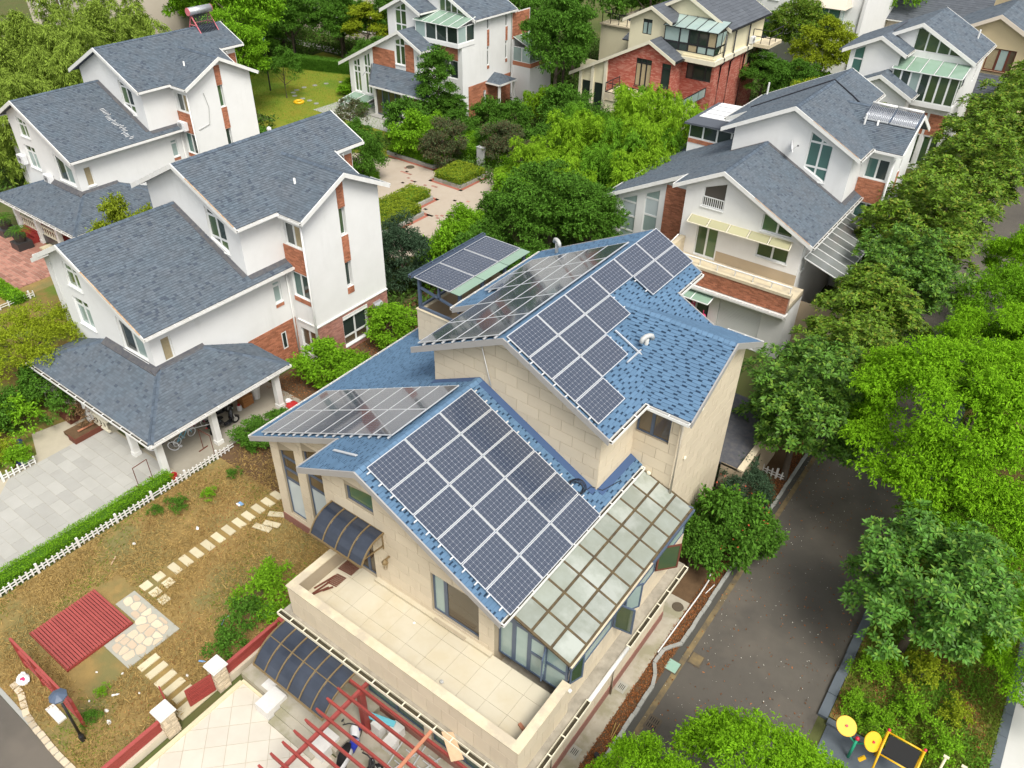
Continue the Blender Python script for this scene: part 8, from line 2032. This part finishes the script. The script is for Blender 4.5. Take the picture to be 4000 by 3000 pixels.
for k in range(4): box("board", 'cardboard', r, -29.3, 17.2, .02 + k * .15, -28.8, 17.8, .15 + k * .15)
r = root("white_tub", (-29.05, 18.15, .012), "white tub standing on the crate pile in the carport", "tub"); MB().tube([(-29.05, 18.15, .012), (-29.05, 18.15, .6), (-29.05, 18.15, .75)], [.18, .26, .28], 16).build("body", 'plastic_white', r)
simple("lime_bucket", MB().tube([(-28.75, 15.2, .012), (-28.75, 15.2, .22)], [.09, .12], 12), 'lime_plastic', "lime green bucket beside the black scooter", "bucket")
simple("broom", MB().tube([(-29.3, 12.6, .9), (-27.9, 15.0, 1.0)], .018, 6), 'plastic_white', "white pole slung under the porch eave", "pole")
r = root("plastic_sheet", (-27.2, 18.9, 0), "crumpled red sheet with white bag at the carport post", "plastic sheet"); MB().blob((-27.1, 18.85, .05), .4, .3, .06, 12, 6, .25).build("sheet", 'red_plastic', r); MB().blob((-27.45, 18.9, .12), .18, .16, .1, 10, 6, .2).build("bag", 'plastic_white', r)
# long planter and rim bench
r = root("timber_planter", (-33.2, 11.4, 0), "red-brown box planter under the front posts", "planter"); box("front_board", 'red_brown', r, -33.4, 10.66, 0, -32.8, 10.72, .28); box("side_board", 'red_brown', r, -32.86, 10.72, 0, -32.8, 12.6, .28); box("soil", 'soil', r, -33.9, 10.72, .05, -32.86, 12.6, .22); box("ledge", 'timber', r, -33.3, 11.1, .29, -33.2, 11.9, .33)
simple("bench_seat", MB().box(-35.6, 11.3, 0, -34.4, 12.3, .28), 'red_brown', "dark timber platform behind the dry shrub", "platform")
r = root("white_bench", (-37.6, 11.8, 0), "white wrought-iron garden seat beside the porch", "bench")
m = MB()
for k in range(9): a_ = math.pi * (k / 8); m.tube([(-38.1 + .9 * k / 8, 12.1, .45), (-38.1 + .9 * k / 8, 12.15, .5 + .75 * math.sin(a_) + .2)], .018, 5)
m.build("back_bars", 'trim_white', r); MB().tube([(-38.15, 12.1, .45)] + [(-38.1 + .9 * k / 8, 12.15, .7 + .75 * math.sin(math.pi * k / 8)) for k in range(9)] + [(-37.15, 12.1, .45)], .025, 6).build("back_rim", 'trim_white', r)
box("seat", 'trim_white', r, -38.15, 11.6, .42, -37.15, 12.1, .46)
for x in (-38.1, -37.2):
    for y in (11.65, 12.05): MB().tube([(x, y, 0), (x, y, .42)], .02, 5).build("leg", 'trim_white', r)
r = root("white_trellis", (-37.6, 11.9, 1.75), "white square lattice beneath the porch eave corner", "trellis")
for k in range(6): MB().bar((-38.0 + k * .26, 11.4, 1.85), (-38.0 + k * .26, 12.3, 1.85), .03, .03).build("bar", 'trim_white', r)
for k in range(4): MB().bar((-38.05, 11.42 + k * .28, 1.88), (-36.65, 11.42 + k * .28, 1.88), .03, .03).build("cross_bar", 'trim_white', r)
MB().tube([(-37.9, 12.3, 0), (-37.9, 12.3, 1.86)], .03, 6).tube([(-37.9, 11.42, 0), (-37.9, 11.42, 1.86)], .03, 6).build("leg", 'trim_white', r)
def pot(x, y, rr, h, mat, label, leaf=None, sc=.5, z=0.):
    r = root("plant_pot", (x, y, z), label, "plant pot", "plant pots"); MB().tube([(x, y, z), (x, y, z + h * .8), (x, y, z + h)], [rr * .75, rr, rr * 1.1], 14).build("pot", mat, r); MB().torus((x, y, z + h), (0, 0, 1), rr * 1.05, .025, 14, 6).build("rim", mat, r)
    if leaf: plant("loose0", x, y, "leafy plant growing in the " + label.split(" pot")[0] + " pot", "potted_plant", "plant", "potted plants", sc, z=z + h - .1, tname="stem", lmat=leaf)
pot(-33.75, 8.05, .2, .35, 'pot_clay', "clay pot in the fenced corner", 'leaf_yellow', .5); pot(-33.35, 8.5, .22, .3, 'pot_blue', "blue pot behind the short white fence", 'leaf_bright', .6); pot(-34.6, 9.0, .14, .4, 'pot_blue', "blue and white pot at the drive's edge"); pot(-33.2, 12.75, .2, .35, 'plastic_white', "white pot against the veranda", 'leaf_mid', .5)
# cycads in dark tubs by the red steps
for x, y, lb in ((-57.0, 19.7, "cycad in a dark tub further from the red steps"), (-54.3, 19.3, "cycad in a dark tub beside the red steps")):
    r = root("cycad", (x, y, 0), lb, "cycad", "potted cycads"); MB().box(x - .5, y - .5, 0, x + .5, y + .5, .5).build("stand", 'tile_black', r); MB().tube([(x, y, .5), (x, y, .95)], [.32, .42], 14).build("tub", 'pot_dark', r); MB().tube([(x, y, .9), (x, y, 1.25)], [.13, .1], 8).build("trunk", 'bark', r)
    P_, D_ = [], []
    for k in range(22):
        a_ = k * 2.4; el = .35 + .5 * (k % 5) / 5; dd = np.array([math.cos(a_), math.sin(a_), 0.])
        for j in range(16):
            t = (j + 1) / 16; c_ = np.array([0, 0, 1.25]) + dd * t * .85 * math.cos(el) + np.array([0, 0, 1.]) * (t * math.sin(el) * .9 - t * t * .55); sd_ = np.array([-dd[1], dd[0], 0])
            for sg in (-1, 1): P_.append(c_); D_.append(sd_ * sg + dd * .4)
    v, f = leaf_arrays(np.array(P_), np.array(D_), np.tile([0, 0, 1.], (len(P_), 1)), .17, .03, .1, .1); link("fronds", fast_mesh("fronds", v, f, 'leaf_mid'), r, (x, y, 0))
# exercise equipment at the road corner
EX = root("spinning_discs", (1.2, 17.6, 0), "exercise stand with two yellow spinning discs on green posts", "exercise machine")
for (x, y, z, nrm) in ((.80, 17.62, 1.25, (.15, -.35, .92)), (1.64, 17.62, 1.22, (.6, -.45, .65))):
    c = Vector((x, y, z)); n_ = Vector(nrm).normalized(); dsc = MB().tube([c - n_ * .02, c + n_ * .02], .30, 28).build("disc", 'yellow_paint', EX, smooth=False); MB().torus(c, n_, .30, .022, 28, 6).build("rim", 'yellow_paint', dsc); MB().tube([c + n_ * .015, c + n_ * .06], .04, 10).build("hub", 'red_paint', dsc)
    MB().tube([c - n_ * .02, c - n_ * .12, Vector(((x + 1.2) / 2, y - .1, 1.0)), Vector((1.22, 17.5, .85))], .028, 8).build("arm", 'green_paint', EX, smooth=True)
MB().tube([(1.22, 17.5, 0), (1.22, 17.5, 1.05)], .05, 10).build("post", 'green_paint', EX, smooth=True); MB().blob((1.22, 17.5, 1.12), .075, .075, .075).build("ball_cap", 'red_paint', EX, smooth=True); MB().tube([(1.5, 17.2, .6), (1.62, 17.3, .75)], .07, 8).build("grip", 'yellow_paint', EX)
BF = root("exercise_machine", (2.4, 17.7, 0), "yellow tubular exercise frame with red caps", "exercise machine")
for x in (1.92, 3.0):
    for y in (17.05, 18.1): MB().tube([(x, y, 0), (x, y, 1.5 if y > 18 else .75)], .045, 10).build("post", 'yellow_paint', BF, smooth=True)
    MB().tube([(x, 18.1, 1.45), (x, 17.05, .75)], .035, 8).build("side_bar", 'yellow_paint', BF, smooth=True); MB().blob((x, 18.1, 1.53), .055, .055, .05).build("cap", 'red_paint', BF, smooth=True)
for y, z in ((18.1, 1.42), (17.5, 1.0)): MB().tube([(1.92, y, z), (3.0, y, z)], .03, 8).build("cross_bar", 'yellow_paint', BF, smooth=True)
MB().prism([(2.0, 17.55, 1.02), (2.92, 17.55, 1.02), (2.92, 18.05, 1.37), (2.0, 18.05, 1.37)], (0, 0, .03)).build("board", 'rubber', BF)
CP = root("exercise_posts", (3.85, 18.4, 0), "cream exercise posts with green bar at the bed corner", "exercise machine")
for x in (3.62, 4.14): MB().tube([(x, 18.05, .0), (x, 18.5, 1.2)], .04, 8).build("post", 'cream_paint', CP, smooth=True); MB().tube([(x - .08, 18.5, 1.22), (x + .08, 18.5, 1.22)], .05, 8).build("top_grip", 'cream_paint', CP)
MB().tube([(3.62, 18.25, .7), (4.14, 18.25, .7)], .035, 8).build("bar", 'green_paint', CP); MB().blob((3.87, 18.25, .78), .07, .07, .07).build("ball", 'red_paint', CP)
# road-side odds and ends
simple("bollard_light", MB().tube([(-5.29, 12.47, 0), (-5.29, 12.47, .22), (-5.29, 12.47, .34)], [.07, .07, .085], 12), 'metal_black', "small black bollard light in the planting strip", "bollard light")
simple("water_pipe", MB().tube([(-5.58, 17.2, .06), (-5.54, 19.0, .07), (-5.50, 20.6, .08), (-5.52, 21.4, .08), (-5.7, 22.0, .1)], .028, 8), 'pipe_white', "white plastic pipe lying along the planting strip", "pipe")
simple("loose_pipe", MB().tube([(-5.35, 20.7, .05), (-5.25, 21.3, .05)], .02, 6), 'pipe_white', "short loose pipe near the flowering shrub", "pipe")
simple("dead_branch", MB().tube([(-5.3, 13.4, .05), (-5.4, 13.9, .12)], .018, 5).tube([(-5.25, 13.35, .05), (-5.28, 13.95, .1)], .014, 5), 'straw', "dry broken stalks on the planting strip", "branch")
# garden odds and ends
r = root("rubbish_bag", (-22.6, 2.92, 0), "crumpled patterned plastic bag by the trellis", "plastic bag"); MB().blob((-22.6, 2.92, .1), .3, .2, .12, 14, 8, .18).build("bag", 'plastic_white', r); MB().blob((-22.55, 2.9, .15), .12, .1, .09, 8, 6, .2).build("print", 'banner_pink', r)
for x, y, a_, lb in ((-19.6, 4.49, .9, "empty plastic bottle on the bare garden soil"), (-18.35, 7.07, .5, "blue-labelled bottle beside the gate pillar")):
    r = root("plastic_bottle", (x, y, 0), lb, "bottle"); d = Vector((math.cos(a_), math.sin(a_), 0)); c = Vector((x, y, .045)); MB().tube([c - d * .11, c + d * .07, c + d * .11, c + d * .14], [.035, .035, .015, .015], 8).build("body", 'plastic_white' if x < -19 else 'plastic_blue', r)
for x, y, sz_, lb in ((-20.14, 5.11, .07, "white scrap near the flagstone patio corner"), (-20.1, 3.84, .06, "pale stone chip beside the lamp"), (-18.87, 3.81, .1, "pale broken brick nearest the fence"), (-20.92, 4.6, .05, "white chip near the deck"), (-19.02, 5.03, .05, "small pale stone in bare soil"), (-18.29, 6.42, .07, "pale stone by the oblong slabs"), (-25.17, 8.78, .09, "pale stone in the grass near the hedge"), (-19.3, 4.0, .1, "buff stone in the middle of the bare soil")):
    simple("stone_chip", MB().blob((x, y, sz_ * .35), sz_, sz_ * .7, sz_ * .5, 7, 5, .25), 'granite_white', lb, "stone", "loose stones in the garden")
r = root("blue_packaging", (-23.58, 12.82, 0), "white and blue packaging lying beside the stepping path", "packaging"); MB().box(-23.72, 12.72, .01, -23.5, 12.8, .06).build("wrap", 'plastic_white', r); MB().box(-23.7, 12.81, .01, -23.45, 12.93, .05).build("sleeve", 'plastic_blue', r)
simple("crumpled_paper", MB().blob((-23.84, 10.85, .05), .1, .07, .06, 8, 6, .3), 'plastic_white', "crumpled paper in the dry grass", "paper"); simple("wood_stake", MB().bar((-25.15, 7.95, .03), (-24.9, 7.6, .04), .05, .03), 'plywood', "short pale stake lying in the grass", "stake")
simple("blue_rope", MB().tube([(-19.05, 8.4, .02), (-19.2, 8.65, .03), (-19.24, 8.82, .02), (-19.1, 8.95, .03), (-18.9, 9.05, .02)], .014, 5), 'plastic_blue', "blue cord lying on the soil near the roses", "cord")
for k, (x0, y0, x1, y1, lb) in enumerate(((-22.15, 13.2, -21.5, 13.55, "timber plank by the long windows, upper one"), (-21.9, 12.75, -21.2, 13.0, "timber plank by the long windows, lower one"), (-22.1, 12.4, -21.3, 12.6, "paving slab leaning against the house base"))): simple("loose_plank", MB().bar((x0, y0, .05), (x1, y1, .07), .26, .05), 'sandstone', lb, "plank", "loose planks by the house")
# terrace clutter
r = root("slatted_mats", (-14.95, 11.3, TF), "dark red slatted mats dropped by the terrace door", "mat")
for (x0, y0, x1, y1) in ((-15.25, 11.2, -14.65, 11.68), (-15.1, 10.55, -14.7, 11.05)):
    for k in range(7): y = y0 + (y1 - y0) * k / 7; MB().bar((x0, y, TF + .03), (x1, y + .05, TF + .04), .045, .02).build("slat", 'red_brown', r)
r = root("broken_slats", (-15.0, 10.3, TF), "broken red-brown slats along the parapet corner", "timber")
for a_, b_ in (((-15.15, 9.75), (-15.0, 10.6)), ((-15.1, 9.9), (-14.85, 10.4)), ((-15.25, 10.1), (-15.05, 10.9)), ((-14.95, 10.2), (-14.75, 10.5))): MB().bar((*a_, TF + .03), (*b_, TF + random.uniform(.03, .12)), .06, .02).build("slat", 'red_brown', r)
simple("brick_offcut", MB().bar((-6.9, 10.35, TF + .04), (-6.7, 10.28, TF + .04), .1, .07), 'timber', "wood offcut in the terrace's road-side corner", "offcut"); simple("crumpled_rag", MB().blob((-9.57, 10.02, TF + .04), .07, .06, .05, 8, 6, .3), 'pvc_grey', "small grey rag on the terrace tiles", "rag"); simple("paper_scrap", MB().blob((-11.66, 11.1, TF + .02), .05, .05, .03, 7, 5, .3), 'plastic_white', "small white scrap near the terrace window", "paper")
# under the pergola
simple("plywood_sheet", MB().hexa([(-8.84, 9.12, 2.62), (-8.55, 9.32, 2.62), (-7.80, 8.90, 2.56), (-8.05, 8.62, 2.56)], [(-8.84, 9.12, 2.645), (-8.55, 9.32, 2.645), (-7.80, 8.90, 2.585), (-8.05, 8.62, 2.585)]), 'plywood', "plywood board lying across the pergola slats", "plywood")
simple("timber_batten", MB().bar((-9.12, 7.0, 2.56), (-9.12, 9.28, 2.56), .10, .05), 'timber', "raw timber batten laid across the pergola", "timber")
simple("foam_board", MB().hexa([(-12.1, 8.8, .55), (-12.15, 9.0, .57), (-11.05, 9.33, .57), (-11.0, 9.15, .55)], [(-12.1, 8.8, .60), (-12.15, 9.0, .62), (-11.05, 9.33, .62), (-11.0, 9.15, .60)]), 'foam_blue', "light blue foam board under the pergola", "foam board")
for x, y, h, lb in ((-11.5, 9.0, .54, "grey stone block carrying the blue foam board"), (-10.85, 8.8, .4, "grey stone block behind the scooter"), (-10.95, 9.2, .5, "grey stone block against the wall")): simple("stone_block", MB().box(x - .2, y - .2, 0, x + .2, y + .2, h), 'granite_white', lb, "stone block", "stone blocks under the pergola")
for x, y, lb in ((-10.3, 8.4, "metal ladder on the ground under the pergola"), (-9.6, 8.7, "second metal ladder lying nearer the wall")):
    r = root("ladder", (x, y, .05), lb, "ladder", "ladders under the pergola"); 
    for s_ in (-.16, .16): MB().bar((x - .1, y - .7 + s_ * .1, .1), (x + s_ * 2, y + .75, .12), .035, .05).build("stile", 'alu', r)
    for k in range(6): MB().bar((x - .2 + k * .03, y - .6 + k * .24, .12), (x + .2 + k * .03, y - .6 + k * .24, .12), .03, .03).build("rung", 'alu', r)
rsheet("side_court", 'concrete', -12.0, 3.0, -5.9, 9.55, .02)
# lawn details
r = root("yellow_ring", (-63.7, 51.5, 0), "yellow swimming ring lying on the lawn", "swim ring"); MB().torus((-63.7, 51.5, .1), (0, 0, 1), .42, .13, 24, 8).build("ring", 'yellow_paint', r, smooth=True)
LS = [(-63.4, 52.6), (-62.2, 52.4), (-64.4, 52.6), (-65.7, 52.7), (-66.6, 53.3), (-67.0, 54.1), (-67.1, 55.2), (-66.8, 56.4), (-66.4, 57.6), (-65.6, 59.0), (-64.8, 60.2)]
for k, (x, y) in enumerate(LS): simple("lawn_stepping_stone", MB().tube([(x, y, .0), (x, y, .04)], .26, 9), 'kerb_stone', f"round stepping stone on the lawn, {ORD[k]} from the garden room", "stepping stone", "round stepping stones of the lawn path")
for x, y, lb in ((-68.9, 52.3, "tall black lamp post at the lawn edge"), (-77.2, 63.0, "black lamp post among the far garden trees")):
    r = root("lamp_post", (x, y, 0), lb, "street lamp", "garden lamp posts"); MB().tube([(x, y, 0), (x, y, 4.6)], .07, 8).build("pole", 'metal_black', r); MB().tube([(x, y, 4.6), (x, y, 4.75), (x, y, 5.1), (x, y, 5.2)], [.08, .22, .28, .05], 8).build("lantern", 'metal_slate', r)
r = root("globe_lamp", (-52.9, 39.4, 0), "white globe lamp peeping over the slate ridge", "street lamp"); MB().tube([(-52.9, 39.4, 0), (-52.9, 39.4, 2.8)], .04, 8).build("pole", 'trim_white', r); MB().blob((-52.9, 39.4, 2.95), .2, .2, .2, 12, 8).build("globe", 'plastic_white', r, smooth=True)
r = root("control_box", (-39.6, 50.0, 0), "grey metal cabinet beside the olive conifer shrub", "cabinet"); MB().box(-39.95, 49.85, 0, -39.3, 50.2, 1.5).build("cabinet", 'pvc_grey', r); MB().box(-39.98, 49.82, 1.5, -39.27, 50.23, 1.56).build("lid", 'alu', r)
flush_pieces(300)
bpy.context.view_layer.update()
